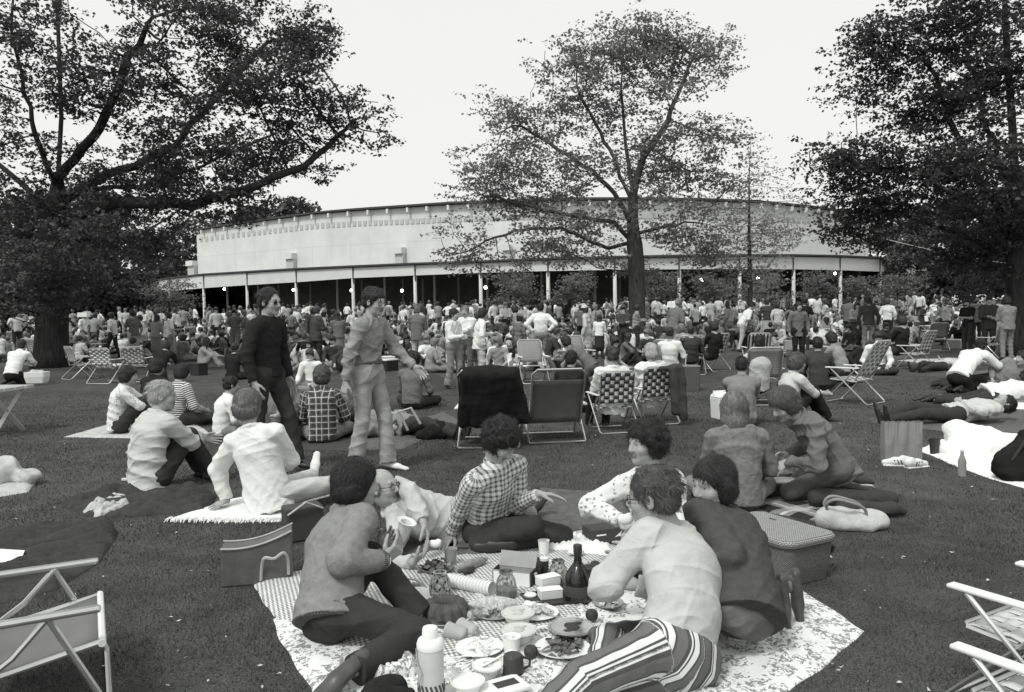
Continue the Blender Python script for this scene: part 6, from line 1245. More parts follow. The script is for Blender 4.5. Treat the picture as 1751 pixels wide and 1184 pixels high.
for k in range(4): m = MB(); m.box((0, -.3 + .2 * k, .62), (.85, .17, .045)); m.build('plank', MATS['strap_pale'], root, bevel=.004)
for s_ in (-1, 1): m = MB(); m.tube([V3(s_ * .3, -.3, 0), V3(s_ * .3, .3, .6)], .035, 4); m.tube([V3(s_ * .3 + .001, .3, 0), V3(s_ * .3 + .001, -.3, .6)], .035, 4); m.build('trestle', MATS['strap_pale'], root)
# ------------------------------------------------------------------ lawn chairs
t = NT('web_check', .6, .3); x, y, z = t.xyz(t.coord('UV')); t.base(t.mix(t.f('MULTIPLY', t.f('ADD', t.stripe(x, .25, .5), t.stripe(y, .18, .5)), .5), .6, .05))
t = NT('web_pale', .6, .3); x, y, z = t.xyz(t.coord('UV')); t.base(t.mix(t.f('MULTIPLY', t.f('ADD', t.stripe(x, .2, .5), t.stripe(y, .14, .4)), .5), .55, .18))
t = NT('web_grey', .6, .3); x, y, z = t.xyz(t.coord('UV')); t.base(t.mix(t.stripe(y, .08, .2), .26, .18))
t = NT('web_stripe', .6, .3); x, y, z = t.xyz(t.coord('UV')); t.base(t.mix(t.stripe(x, .16, .5), .55, .05))
M('strap_white', .56, .5, .05); M('strap_dark', .06, .5, .1); M('strap_mid', .2, .5, .08)
def uvquad(name, mat, P, parent, nu=6, nv=8, sag=.03, n=None):
    bl, br, tr, tl = [np.asarray(p, float) for p in P]; n = nrm(np.cross(br - bl, tl - bl)) if n is None else n; V = []; uv = []
    for j in range(nv + 1):
        for i in range(nu + 1):
            a, b = i / nu, j / nv; V.append((bl * (1 - a) + br * a) * (1 - b) + (tl * (1 - a) + tr * a) * b - n * sag * math.sin(math.pi * b) * (.4 + .6 * math.sin(math.pi * a))); uv.append((a, b))
    F = [[j * (nu + 1) + i, j * (nu + 1) + i + 1, (j + 1) * (nu + 1) + i + 1, (j + 1) * (nu + 1) + i] for j in range(nv) for i in range(nu)]
    me = mesh_np(name, V, F, MATS[mat]); l = me.uv_layers.new(name='UVMap')
    for lp in me.loops: l.data[lp.index].uv = uv[lp.vertex_index]
    o = put(name, me, parent); s = o.modifiers.new('solid', 'SOLIDIFY'); s.thickness = .006; return o
def weave(parent, P, nu, nv, mu, mv, w_=.06):
    """woven straps between the corner points of a frame, each strap a part"""
    bl, br, tr, tl = [np.asarray(p, float) for p in P]; n = nrm(np.cross(br - bl, tl - bl))
    for i in range(nu):
        a = (i + .5) / nu; p0, p1 = bl * (1 - a) + br * a, tl * (1 - a) + tr * a; pts = [p0 + (p1 - p0) * (j + .5) / nv + n * (.005 if (i + j) % 2 else -.005) - n * .02 * math.sin(math.pi * (j + .5) / nv) for j in range(nv)]; pts = [p0] + pts + [p1]; s_ = nrm(br - bl) * w_ / 2
        m = MB(); m.v = [tuple(p - s_) for p in pts] + [tuple(p + s_) for p in pts]; k = len(pts); m.f = [[j, k + j, k + j + 1, j + 1] for j in range(k - 1)]; m.m = [0] * (k - 1); o = m.build('strap', MATS[mu], parent, smooth=True); q = o.modifiers.new('s', 'SOLIDIFY'); q.thickness = .0025
    for j in range(nv):
        b = (j + .5) / nv; p0, p1 = bl * (1 - b) + tl * b, br * (1 - b) + tr * b; sg = -n * .02 * math.sin(math.pi * b); pts = [p0 + (p1 - p0) * (i + .5) / nu + n * (-.005 if (i + j) % 2 else .005) + sg for i in range(nu)]; pts = [p0] + pts + [p1]; s_ = nrm(tl - bl) * w_ / 2
        m = MB(); m.v = [tuple(p - s_) for p in pts] + [tuple(p + s_) for p in pts]; k = len(pts); m.f = [[i, i + 1, k + i + 1, k + i] for i in range(k - 1)]; m.m = [0] * (k - 1); o = m.build('strap', MATS[mv], parent, smooth=True); q = o.modifiers.new('s', 'SOLIDIFY'); q.thickness = .0025
def lawn_chair(label, loc, deg, web='sheet', mats=('web_check',), hb=.92, rec=.2, arms=True, group='folding lawn chairs', s=1.0, nu=7, nv=8, armmat='white_vinyl'):
    root = empty('folding_chair', loc, label, 'chair', group, face(deg)); root.scale = (s, s, s); x = .265; top = V3(0, -.2 - rec, hb)
    m = MB(); m.tube([V3(-x, -.17, .36), V3(-x, -.2, .42), V3(-x, top[1] + .02, hb - .05), V3(-x + .05, top[1], hb), V3(x - .05, top[1], hb), V3(x, top[1] + .02, hb - .05), V3(x, -.2, .42), V3(x, -.17, .36)], .0125, 7); m.build('back_frame', MATS['aluminium'], root, smooth=True)
    m = MB(); m.tube([V3(-x, -.2, .36), V3(-x, .22, .385), V3(-x + .04, .25, .385), V3(x - .04, .25, .385), V3(x, .22, .385), V3(x, -.2, .36)], .0125, 7); m.build('seat_frame', MATS['aluminium'], root, smooth=True)
    for nm, y0, z0, y1 in (('front_leg', -.2, .56, .3), ('rear_leg', .2, .56, -.36)):
        m = MB(); xx = x + (.022 if nm == 'front_leg' else .045); m.tube([V3(-xx, y0, z0), V3(-xx, y1, .04), V3(-xx + .03, y1 + (.02 if y1 > 0 else -.02), .013), V3(xx - .03, y1 + (.02 if y1 > 0 else -.02), .013), V3(xx, y1, .04), V3(xx, y0, z0)], .0125, 7); m.build(nm, MATS['aluminium'], root, smooth=True)
    if arms:
        for q in (-1, 1): m = MB(); m.box((q * (x + .03), .02, .575), (.062, .54, .02)); m.build('armrest', MATS[armmat], root, bevel=.008)
    B = (V3(-x, -.21, .44), V3(x, -.21, .44), top + V3(x, .0, -.02), top + V3(-x, .0, -.02)); S = (V3(-x, .23, .39), V3(x, .23, .39), V3(x, -.17, .365), V3(-x, -.17, .365))
    if web == 'weave': weave(root, B, nu, nv, mats[0], mats[1]); weave(root, S, nu, 5, mats[0], mats[1])
    else: uvquad('back_sheet', mats[0], B, root); uvquad('seat_sheet', mats[0], S, root, sag=-.03)
    return root
def sling_chair(label, loc, deg, mat, back=True, s=1.0, low=False):
    root = empty('sling_chair', loc, label, 'chair', 'sling lounge chairs', face(deg)); root.scale = (s, s, s); x = .3; zs = .29
    m = MB(); m.tube([V3(-x, .28, zs), V3(-x, -.22, .2), V3(-x, -.62, .82), V3(-x + .05, -.65, .87), V3(x - .05, -.65, .87), V3(x, -.62, .82), V3(x, -.22, .2), V3(x, .28, zs)], .014, 8); m.build('frame', MATS['aluminium'], root, smooth=True)
    m = MB(); m.tube([V3(-x - .02, .28, zs), V3(x + .02, .28, zs)], .015, 8); m.build('front_rail', MATS['white_vinyl'], root, smooth=True)
    uvquad('back_sling', mat, (V3(-x + .01, -.24, .22), V3(x - .01, -.24, .22), V3(x - .01, -.57, .74), V3(-x + .01, -.57, .74)), root, sag=.05); uvquad('seat_sling', mat, (V3(-x + .01, .27, zs), V3(x - .01, .27, zs), V3(x - .01, -.23, .21), V3(-x + .01, -.23, .21)), root, sag=-.03)
    for q in (-1, 1):
        m = MB(); m.box((q * (x + .045), -.05, .44), (.045, .66, .026)); m.build('armrest', MATS['aluminium' if low else 'white_vinyl'], root, bevel=.01)
        m = MB(); m.tube([V3(q * (x + .03), .1, .43), V3(q * (x + .03), .3, .02)], .013, 7); m.build('front_leg', MATS['aluminium'], root, smooth=True); m = MB(); m.tube([V3(q * (x + .03), .1, .43), V3(q * (x + .03), -.02, .3), V3(q * (x + .03), -.42, .02)], .013, 7); m.build('rear_leg', MATS['aluminium'], root, smooth=True)
    m = MB(); m.tube([V3(-x - .03, -.42, .015), V3(x + .03, -.42, .015)], .013, 7); m.build('rear_bar', MATS['aluminium'], root, smooth=True); m = MB(); m.tube([V3(-x - .03, .3, .015), V3(x + .03, .3, .015)], .013, 7); m.build('front_bar', MATS['aluminium'], root, smooth=True)
    return root
M('sling_grey', .17, .85, .08, 6, .2, 300); M('sling_mid', .14, .85, .08, 6, .2, 300)
sling_chair('empty grey sling chair cut off by the lower left corner', V3(-2.03, 3.23, 0), 62, 'sling_grey', low=True)
cA = sling_chair('lounge chair hidden under a thrown black coat', Gz(838, 766) + V3(0, .35, 0), 2, 'sling_mid', s=1.05); sling_chair('empty grey lounge chair next to the black-coated chair', Gz(946, 757) + V3(0, .35, 0), -6, 'sling_grey', s=1.02)
pc = np.array(cA.location); blob('coat', 'black coat thrown over the back of a lounge chair', 'coat', pc, [cone((-.27, -.6, .90), (.27, -.6, .90), .05, .05, .04), cone((-.25, -.66, .86), (-.29, -.42, .3), .07, .06, .06, 0), cone((0, -.68, .86), (0, -.46, .3), .085, .075, .1, 0), cone((.25, -.66, .86), (.29, -.42, .3), .07, .06, .06, 0), cone((-.12, -.67, .86), (-.14, -.44, .3), .075, .07, .1, 0), cone((.13, -.67, .86), (.14, -.44, .3), .075, .07, .1, 0), cone((.3, -.6, .86), (.42, -.45, .34), .055, .06, .06), cone((-.2, -.5, .86), (.2, -.5, .6), .05, .05, .05)], 'cloth_black', .018, .018, 7, freq=16.)
lawn_chair('woven lawn chair, near one of two empty chairs at lower right', V3(1.73, 2.43, 0), 330, 'weave', ('strap_white', 'strap_mid'), .85, .45, s=.82)
lawn_chair('woven lawn chair, far one of two empty chairs at lower right', V3(2.02, 2.98, 0), 330, 'weave', ('strap_white', 'strap_white'), .85, .45, s=.82)
lawn_chair('dark-and-white woven chair under the man in the cream jacket', Gz(1048, 738) + V3(0, .1, 0), -12, 'weave', ('strap_white', 'strap_dark'), .93, .12, s=.84)
lawn_chair('dark-and-white woven chair under the white-haired woman, coat over it', Gz(1118, 724) + V3(0, .1, 0), -14, 'weave', ('strap_white', 'strap_dark'), .93, .12, s=.84)
lawn_chair('pale woven lawn chair standing empty, turned sideways by the lying men', Gz(1462, 690) + V3(0, .1, 0), -40, 'weave', ('strap_white', 'strap_mid'), 1.0, .3)
lawn_chair('patterned lawn chair at left beside the striped towel chair', Gz(186, 655), 10, 'weave', ('strap_mid', 'strap_white'), .85, .12)
lawn_chair('patterned lawn chair at left, hidden behind the dark-jacketed pair', Gz(235, 652), -5, 'weave', ('strap_white', 'strap_mid'), .85, .12)
lawn_chair('lawn chair at left with a striped towel over its back', Gz(140, 648), 40, 'sheet', ('web_stripe',), .85, .12)
for u, v, dg, wb, lb in ((912, 655, 170, 'web_grey', 'high-backed grey lawn chair behind the coat'), (965, 606, 10, 'web_check', 'checked lawn chair right of the man with hands on hips'), (990, 640, 160, 'web_grey', 'grey lawn chair behind the empty lounge chair'), (1146, 655, 20, 'web_grey', 'plain grey lawn chair under the man in the white shirt'), (1180, 640, 5, 'web_pale', 'pale lawn chair above the wicker hamper'), (1215, 634, -30, 'web_check', 'checked lawn chair with the black-clad sitter'), (1294, 634, 5, 'web_stripe', 'striped-back lawn chair behind the seated man in white'), (1300, 690, 4, 'web_grey', 'low grey chair back behind the cooler'), (1470, 585, 30, 'web_check', 'checked chair beyond the crouching pair'), (1565, 632, -35, 'web_check', 'checked lawn chair left of the lying sleeper in dark'), (1600, 600, 10, 'web_grey', 'dark folding chair by the low table'), (70, 625, 20, 'web_pale', 'pale chair behind the man in the white T-shirt'), (105, 612, 30, 'web_pale', 'pale chair behind the stooping pair'), (1220, 575, 0, 'web_pale', 'small pale chair right of the maple trunk'), (1700, 612, -20, 'web_grey', 'grey chair among the standing group at right')):
    lawn_chair(lb, Gz(u, v), dg, 'sheet', (wb,))
# ------------------------------------------------------------------ people in the middle of the lawn
def mid(label, pose, shirt, trousers, hair, hairm, res=.011, **k):
    person(label, pose, dict(shirt=MATS[shirt], trousers=MATS[trousers], hair=hair, hairm=MATS[hairm], eyes=False, **k), res)
mid('person in dark-and-light checked shirt sitting with back turned, behind the walking men', gsit(552, 757, 'cross', -8), 'plaid_dark', 't_mid', 'wavy', 'hair_mid', uv=True, hem=-.08, puff=.02, seed=31)
mid('girl with long dark hair hanging forward, sitting by the checked-shirt person', gsit(494, 750, 'hug', 170, .95, hf=(0, 1, -.5)), 'c_grey', 't_grey', 'long', 'hair_dark', puff=.02, seed=32)
mid('child in white shirt with dark hair beside the blazer woman', gsit(385, 752, 'cross', 60, .86), 'c_white', 't_mid', 'short', 'hair_dark', puff=.016, seed=33)
mid('person with a dark round haircut and white lacy blouse at left', gsit(208, 742, 'hug', 75, .98, slump=.05), 'floral_blouse', 't_dark', 'bob', 'hair_dark', hem=-.06, puff=.02, seed=34)
mid('person in plain black top sitting between the lacy blouse and the striped jacket', gsit(262, 718, 'cross', 20), 'c_black', 't_dark', 'bob', 'hair_dark', puff=.016, seed=35)
mid('person in black jacket with white-striped collar and sleeves, behind the windbreaker man', gsit(304, 730, 'cross', 35, .96), 'striped_jacket', 't_dark', 'bob', 'hair_dark', uv=True, puff=.016, seed=36)
mid('dark grey-shirted person with a round dark haircut sitting alone near the coat', gsit(706, 700, 'cross', 10), 'c_grey', 't_dark', 'curly', 'hair_dark', puff=.014, seed=37)
mid('person sprawled asleep in a quilted grey jacket behind the walker in denim', xf(P_sit('lie', hf=(0, .3, 1)) if False else P_sit('lie'), Gz(690, 745), face(115)), 't_mid', 't_dark', 'short', 'hair_dark', top='quilted_jacket', puff=.05, fold=.016, hem=-.1, seed=38)
mid('man in cream jacket seated in the dark-and-white woven chair', xf(P_sit('chair', .02), Gz(1046, 738) + V3(0, .14, -.04), face(-14), .93), 'blazer_white', 't_black', 'short', 'hair_brown', top='jacket', puff=.03, hem=-.08, fold=.012, seed=39)
mid('white-haired woman in white jacket seated in the second woven chair', xf(P_sit('chair', .1), Gz(1112, 724) + V3(0, .15, -.04), face(-18), .93), 'c_white', 'c_pale', 'bob', 'hair_white', top='jacket', puff=.03, hem=-.08, fold=.012, seed=40)
blob('draped_coat', 'pale-lined dark coat hanging over the second woven chair', 'coat', Gz(1134, 722) + V3(0, -.02, 0), [cone((-.08, -.3, .76), (.16, -.28, .78), .045, .045, .03), cone((.08, -.34, .75), (.1, -.36, .2), .07, .055, .05, 0), cone((.18, -.3, .75), (.2, -.34, .12), .05, .06, .05)], 'c_dark', .016, .014, 9)
mid('man lying on his side in pale shirt and dark trousers, nearer of the two sleepers', xf(P_sit('lie', hf=(0, .3, 1)) if False else P_sit('lie'), Gz(1628, 724), face(268), 1.04), 'c_pale', 't_dark', 'short', 'hair_dark', puff=.02, hem=-.06, fold=.012, seed=41)
mid('person lying face down in white shirt and dark trousers, farther of the two sleepers', xf(P_sit('prone'), Gz(1690, 690), face(270), 1.04), 'c_white', 't_dark', 'short', 'hair_dark', puff=.04, hem=-.06, fold=.014, seed=42)
mid('person in plain white shirt doubled over beside the bearded man', xf(P_sit('kneel', .42), Gz(1645, 672), face(55)), 'c_white', 't_black', 'short', 'hair_dark', puff=.03, hem=-.05, seed=43)
mid('bearded man in grey shirt lounging at the right edge', gsit(1700, 668, 'elbow', 230, 1.0), 't_mid', 't_dark', 'short', 'hair_dark', beard=True, puff=.016, seed=44)
mid('person in thin-striped pale shirt resting behind the bearded man', gsit(1735, 655, 'elbow', 200, 1.05), 'c_pale', 't_grey', 'short', 'hair_dark', puff=.03, seed=45)
mid('person in pale shirt seated in the low grey chair behind the cooler', xf(P_sit('chair'), Gz(1297, 692) + V3(0, .05, -.1), face(0)), 'c_pale', 't_dark', 'short', 'hair_dark', puff=.02, seed=46)
mid('person with a dark cap of hair and grey-brown sweater sitting by the white cooler', gsit(1268, 728, 'hug', 20, .98), 't_mid', 't_mid', 'crop', 'hair_dark', puff=.016, seed=47)
mid('person with knees drawn up in dark trousers behind the kneeling woman', gsit(1350, 722, 'hug', 80, 1.0), 'c_pale', 't_black', 'wavy', 'hair_mid', puff=.016, seed=48)
mid('man in grey tweed jacket and pale trousers standing with his back turned', gstand(715, 630, 12, 1.0, 'front'), 'c_grey', 't_pale', 'short', 'hair_grey', .013, top='jacket', hem=-.14, puff=.026, seed=49)
mid('man in rolled white sleeves and grey flared trousers, arms folded', gstand(776, 664, 120, .93, 'front', .1), 'c_white', 't_mid', 'short', 'hair_dark', .013, puff=.02, hem=.08, flare=.04, seed=50)
mid('man in glasses and white shirt facing the camera beside the arm-folder', gstand(799, 652, 195, .97, 'cross'), 'c_white', 't_grey', 'short', 'hair_grey', .013, puff=.02, hem=.08, seed=51)
mid('woman in white jacket bending towards a friend, behind the black coat', gstand(822, 655, 80, .93, 'one', 0, .1), 'c_white', 'c_pale', 'bob', 'hair_dark', .013, top='jacket', puff=.02, hem=-.14, seed=52)
mid('man in white shirt standing hands on hips with his back turned', gstand(926, 634, 2, 1.0, 'hips'), 'c_white', 't_mid', 'short', 'hair_dark', .013, puff=.022, hem=.08, belt=MATS['shoe_dark'], seed=53)
mid('man in white T-shirt and dark trousers kneeling at the left edge', xf(P_sit('kneel', .1), Gz(28, 662), face(0), 1.04), 'c_white', 't_black', 'short', 'hair_brown', .013, sleeve=.8, puff=.02, seed=54)
mid('man in dark jacket hunched beyond the empty lounge chair', gsit(975, 706, 'cross', 20), 'c_black', 't_dark', 'short', 'hair_dark', .013, puff=.02, seed=55)
mid('person in grey stooping on all fours behind the cream jacket', xf(P_sit('kneel', .3), Gz(1005, 650), face(-60)), 'c_grey', 't_grey', 'bob', 'hair_dark', .013, seed=56)
mid('woman in open grey jacket over a white blouse standing to face the camera', gstand(1365, 622, 180, .95), 'c_grey', 't_black', 'bob', 'hair_dark', .013, top='jacket', hem=-.16, puff=.024, seed=57, extra_shirt=[])
mid('person in dark sweater sitting back-on before the open grey jacket', gsit(1400, 668, 'cross', 10, 1.05), 'c_dark', 't_dark', 'short', 'hair_dark', .013, seed=58)
mid('person in grey sweater crouching with a companion, right of the dark sweater', gsit(1432, 660, 'kneel', -40, .95), 'c_mid', 't_dark', 'bob', 'hair_dark', .013, seed=59)
mid('man in white shirt bending low under the young tree', gstand(1268, 602, 80, .98, 'front', .2, .9), 'c_white', 't_pale', 'short', 'hair_dark', .014, seed=60)
mid('woman in grey trouser suit standing back-on near the right edge', gstand(1722, 616, 0, .98, 'front'), 't_mid', 't_mid', 'bob', 'hair_dark', .014, hem=-.1, puff=.02, seed=61)
# ------------------------------------------------------------------ the crowd: copies of a few figures, each its own person
def HT(n): return terrain(0, n)
TM = {}
for k, (nm, ps, hr, sl, kw) in enumerate([
    ('stand', P_stand('down'), 'short', 1.9, {}), ('stand', P_stand('down', turn=.5), 'bob', 1.9, {}), ('stand', P_stand('hips'), 'short', .8, {}), ('stand', P_stand('front'), 'short', 1.9, dict(hem=-.14, puff=.025)), ('stand', P_stand('cross'), 'bob', 1.9, {}),
    ('stand', P_stand('one', turn=-.5), 'short', .8, {}), ('stand', P_stand('front', 0, .12), 'long', 1.9, dict(skirt=True)), ('walk', P_stand('swing', .25), 'short', 1.9, {}), ('walk', P_stand('swing', .22), 'bob', .8, {}), ('bend', P_stand('front', 0, .6), 'short', 1.9, {}),
    ('hat', P_stand('down'), 'bob', 1.9, dict(hat=True, skirt=True)), ('cross', P_sit('cross'), 'short', 1.9, {}), ('cross', P_sit('cross', turn=.6), 'bob', .8, {}), ('cross', P_sit('cross', .08), 'curly', 1.9, {}), ('hug', P_sit('hug'), 'short', 1.9, {}), ('hug', P_sit('hug', turn=-.5), 'long', 1.9, {}),
    ('back', P_sit('back'), 'short', .8, {}), ('back', P_sit('back', turn=.6), 'bob', 1.9, {}), ('side', P_sit('side'), 'bob', 1.9, {}), ('side', P_sit('side', turn=.5), 'short', .8, {}), ('kneel', P_sit('kneel'), 'short', .8, {}), ('kneel', P_sit('kneel', .2), 'bob', 1.9, {}),
    ('chair', P_sit('chair'), 'short', 1.9, {}), ('chair', P_sit('chair', .08), 'bob', 1.9, {}), ('stretch', P_sit('stretch'), 'short', 1.9, {}), ('lie', P_sit('lie'), 'short', 1.9, {}), ('elbow', P_sit('elbow'), 'bob', 1.9, {}), ('sunhat', P_sit('cross'), 'bob', 1.9, dict(hat=True))]):
    TM.setdefault(nm, []).append((crowd_mesh('person', ps, hr, sl, res=.018, seed=60 + k, **kw), hr, crowd_mesh('person', ps, hr, sl, res=.05, seed=60 + k, fold=0., **{**kw, 'puff': .01}) if nm in ('stand', 'walk', 'cross', 'kneel', 'hug') else None))
WORD = dict(stand='standing', walk='walking', bend='stooping', hat='standing in a sunhat', cross='sitting cross-legged', hug='sitting with drawn-up knees', back='leaning back on both arms', side='sitting sideways', kneel='kneeling', chair='seated in a chair', stretch='sitting, legs stretched out', lie='lying down', elbow='reclining on one elbow', sunhat='sitting in a sunhat')
SHC = [('c_white', 'white', 6.5), ('c_pale', 'pale', 4), ('c_mid', 'light grey', 4), ('c_grey', 'grey', 4), ('c_dark', 'dark', 3), ('c_black', 'black', 2), ('check_shirt', 'checked', 1)]
TRC = [('t_pale', 'pale trousers', 2), ('t_mid', 'grey trousers', 3), ('t_dark', 'dark trousers', 4)]
HRC = [('hair_dark', 'dark', 6), ('hair_brown', 'brown', 3), ('hair_fair', 'fair', 2), ('hair_grey', 'grey', 2), ('hair_white', 'white', 1)]
def spot(u, d):
    a = ('under the broad oak' if u < 190 else 'before the low bushy tree' if u < 350 else 'behind the black-sweatered walker' if u < 520 else 'behind the denim-shirted walker' if u < 690 else 'behind the tweed jacket' if u < 760 else 'behind the two white-shirted men' if u < 870
         else 'behind the hands-on-hips man' if u < 980 else 'just before the lone maple' if u < 1150 and d < 33 else 'past the lone maple trunk' if u < 1180 else 'around the young tree' if u < 1330 else 'behind the open grey jacket' if u < 1430 else 'by the last white columns' if u < 1570 else 'under the dense maple')
    return a + (', near the hall' if d > 47 else ', midway' if d > 34 else '')
rc = random.Random(21); used = set(o.get('label') for o in bpy.data.objects)
def pick(L): return rc.choices(L, [q[2] for q in L])[0]
def crowd_person(kind, u, d, deg, sh=None, tr=None, hr=None, s=1.0, label=None, loc=None):
    me, hs, _ = rc.choice(TM[kind]); p = U(u, 540, d) if loc is None else np.asarray(loc, float); p[2] = (float(terrain(0, p[1])) if loc is None else p[2])
    for _ in range(60):
        S = next((q for q in SHC if q[0] == sh), None) or pick(SHC); T_ = next((q for q in TRC if q[0] == tr), None) or pick(TRC); Hh = next((q for q in HRC if q[0] == hr), None) or pick(HRC)
        lb = label or f'{S[1]}-topped, {Hh[1]}-haired person {WORD[kind]}, {spot(u, d)}'
        if len(re_words(lb)) > 16: lb = f'{S[1]}-topped {Hh[1]}-haired person {WORD[kind]} {spot(u, d)}'
        if lb not in used: break
        if _ > 20: lb = f'{S[1]}-topped, {Hh[1]}-haired person in {T_[1]} {WORD[kind]}, {spot(u, d)}'
        if lb not in used and len(re_words(lb)) <= 16: break
    used.add(lb); o = bpy.data.objects.new('person', me); link(o); o.location = p; o.rotation_euler = (0, 0, face(deg)); k = s * (rc.uniform(.93, 1.06) if rc.random() > .12 or label else rc.uniform(.68, .85)); o.scale = (k, k, k)
    for i, m in ((1, Hh[0]), (2, S[0]), (3, T_[0])): o.material_slots[i].link = 'OBJECT'; o.material_slots[i].material = MATS[m]
    if rc.random() < .06: o.material_slots[0].link = 'OBJECT'; o.material_slots[0].material = MATS['skin_dark']
    meta(o, lb, 'person', 'people in the crowd on the lawn'); return o
import re
def re_words(s): return re.findall(r"[A-Za-z0-9][A-Za-z0-9'\u2019-]*", s)
N0 = sum(1 for o in bpy.data.objects if o.get('category') == 'person')
taken = []
for kind, u, v, deg, sh, tr, hr, lb in [
    ('bend', 68, 622, 70, 'c_pale', 't_dark', 'hair_dark', 'stooping person in long pale shirt under the broad oak'), ('stand', 92, 622, 30, 'c_dark', 't_mid', 'hair_dark', 'person in dark top and grey trousers beside the stooping one'), ('hat', 118, 616, 40, 'c_pale', 't_pale', 'hair_mid' if False else 'hair_brown', 'woman in pale dress and wide sunhat by the oak trunk'), ('walk', 146, 604, 120, 'c_white', 't_mid', 'hair_dark', 'person carrying a white box on one shoulder'),
    ('stand', 268, 618, 20, 'c_mid', 't_mid', 'hair_dark', 'grey-shirted standing person left of a white-shirted friend'), ('stand', 290, 620, 40, 'c_white', 't_mid', 'hair_dark', 'white-shirted standing person with back turned, before the low bushy tree'), ('kneel', 274, 658, 0, 'c_black', 't_dark', 'hair_dark', 'black-clad kneeling person behind the patterned chairs'), ('hug', 348, 630, 85, 'c_pale', 't_pale', 'hair_dark', 'person in pale T-shirt hugging knees in the clearing'), ('cross', 400, 650, 10, 'c_black', 't_dark', 'hair_dark', 'black-clad person sitting beside the sweatered walker'),
    ('cross', 312, 618, 30, 'c_grey', 't_mid', 'hair_dark', 'grey-topped sitter just left of the pale T-shirt'), ('cross', 535, 668, 190, 'c_white', 't_mid', 'hair_brown', 'child in white shirt looking at the camera between the walkers'), ('back', 522, 636, 200, 'c_pale', 't_mid', 'hair_dark', 'person in sunglasses and pale top between the walkers'), ('kneel', 548, 622, 90, 'c_black', 't_dark', 'hair_grey', 'grey-haired person wrapped in black between the walkers'), ('stand', 570, 602, 60, 'c_dark', 't_dark', 'hair_brown', 'tall dark-robed standing person left of the denim walker'),
    ('sunhat', 1107, 606, 10, 'c_pale', 't_mid', 'hair_dark', 'person in a banded pale hat in front of the lone maple'), ('sunhat', 1080, 600, -20, 'c_white', 't_mid', 'hair_dark', 'person in a plain white hat left of the banded hat'), ('chair', 1147, 658, 20, 'c_white', 't_mid', 'hair_dark', 'white-shirted reader in the plain grey chair'), ('chair', 1181, 642, 5, 'c_dark', 't_dark', 'hair_dark', 'dark-haired sitter in the pale chair above the hamper'), ('chair', 1216, 636, -30, 'c_black', 't_dark', 'hair_dark', 'black-clad sitter in the checked chair'), ('stand', 1485, 606, 10, 'c_dark', 't_mid', 'hair_dark', 'dark-jacketed man standing beyond the pale woven chair'),
    ('stand', 1690, 608, 200, 'c_dark', 't_dark', 'hair_dark', 'person in dark vest with pale sleeves in the group at right'), ('stand', 1655, 606, 250, 'c_black', 't_dark', 'hair_dark', 'long-haired person in black by the low table'), ('prone', 0, 0, 0, None, None, None, None), ('lie', 1605, 634, 240, 'c_pale', 't_dark', 'hair_dark', 'sleeper with an arm thrown over the head, beyond the doubled-over shirt'), ('cross', 735, 612, 60, 'c_pale', 't_mid', 'hair_dark', 'person in pale top seated right of the tweed jacket'), ('cross', 855, 640, 200, 'c_mid', 't_mid', 'hair_fair', 'fair-haired child sitting behind the black coat'), ('hug', 885, 650, 180, 'c_white', 't_mid', 'hair_dark', 'white-shirted child with dark hair behind the black coat'), ('cross', 1045, 640, 120, 'c_pale', 't_mid', 'hair_dark', 'person in pale shirt crouched behind the cream jacket'),
    ('stand', 1375, 598, 20, 'c_black', 't_dark', 'hair_dark', 'person in black standing behind the open grey jacket'), ('walk', 1330, 590, 0, 'c_pale', 't_pale', 'hair_dark', 'child in pale clothes walking under the young tree'), ('cross', 1500, 640, 200, 'c_white', 't_dark', 'hair_dark', 'white-topped sitter right of the pale woven chair'), ('elbow', 1450, 640, 180, 'c_black', 't_dark', 'hair_dark', 'black-clad person reclining beyond the pale woven chair'), ('chair', 1535, 628, -30, 'c_black', 't_dark', 'hair_dark', 'black-clad sitter between two checked chairs')]:
    if u == 0: continue
    g = Gz(u, v); crowd_person(kind, u, g[1], deg, sh, tr, hr, 1.0, lb, V3(g[0], g[1], float(terrain(0, g[1])) - (.02 if kind != 'chair' else -.0))); taken.append(g[:2])
bxp = Gz(146, 604); m = MB(); m.box((0, 0, 1.72), (.42, .3, .2)); meta(m.build('carton', MATS['paper_white'], None, bxp), 'white box carried on a shoulder under the oak', 'box')
crowd = []
tries = 0
cl_ = [(rc.uniform(0, 1750), 20 + 44 * rc.random() ** .9) for _ in range(260)]
while len(crowd) < 1380 and tries < 40000:
    tries += 1; d = 20.5 + 45 * rc.random() ** .9; u = rc.uniform(-40, 1795)
    if rc.random() < .62: cu, cd = rc.choice(cl_); d = max(20.5, cd + rc.gauss(0, .9)); u = cu + rc.gauss(0, 1.0) * F_PX / d
    g = U(u, 540, d)
    if d < 29 and (u < 60 or 230 < u < 420 or 600 < u < 690 or 1180 < u < 1260 or 1330 < u < 1450 or u > 1480): continue
    if d < 24 and (u < 250 or u > 1250): continue
    md = .52 if d < 36 else .42
    if any((g[0] - q[0]) ** 2 + (g[1] - q[1]) ** 2 < md * md for q in taken): continue
    if min(abs(u - 86) * d / F_PX - .9 if abs(d - 25) < 1.5 else 9, abs(u - 1090) * d / F_PX - .6 if abs(d - 32) < 1 else 9) < 0: continue
    taken.append(g[:2]); st = rc.random() < (.38 if d > 52 else .34 if d > 42 else .16)
    crowd.append((d, u, rc.choices(('stand', 'walk', 'bend', 'hat'), (8, 3, .7, .4))[0] if st else rc.choices(('cross', 'hug', 'back', 'side', 'kneel', 'stretch', 'lie', 'elbow', 'sunhat'), (5, 4, 2, 3, 3, 2, 1, 1.3, .5))[0], rc.uniform(0, 360)))
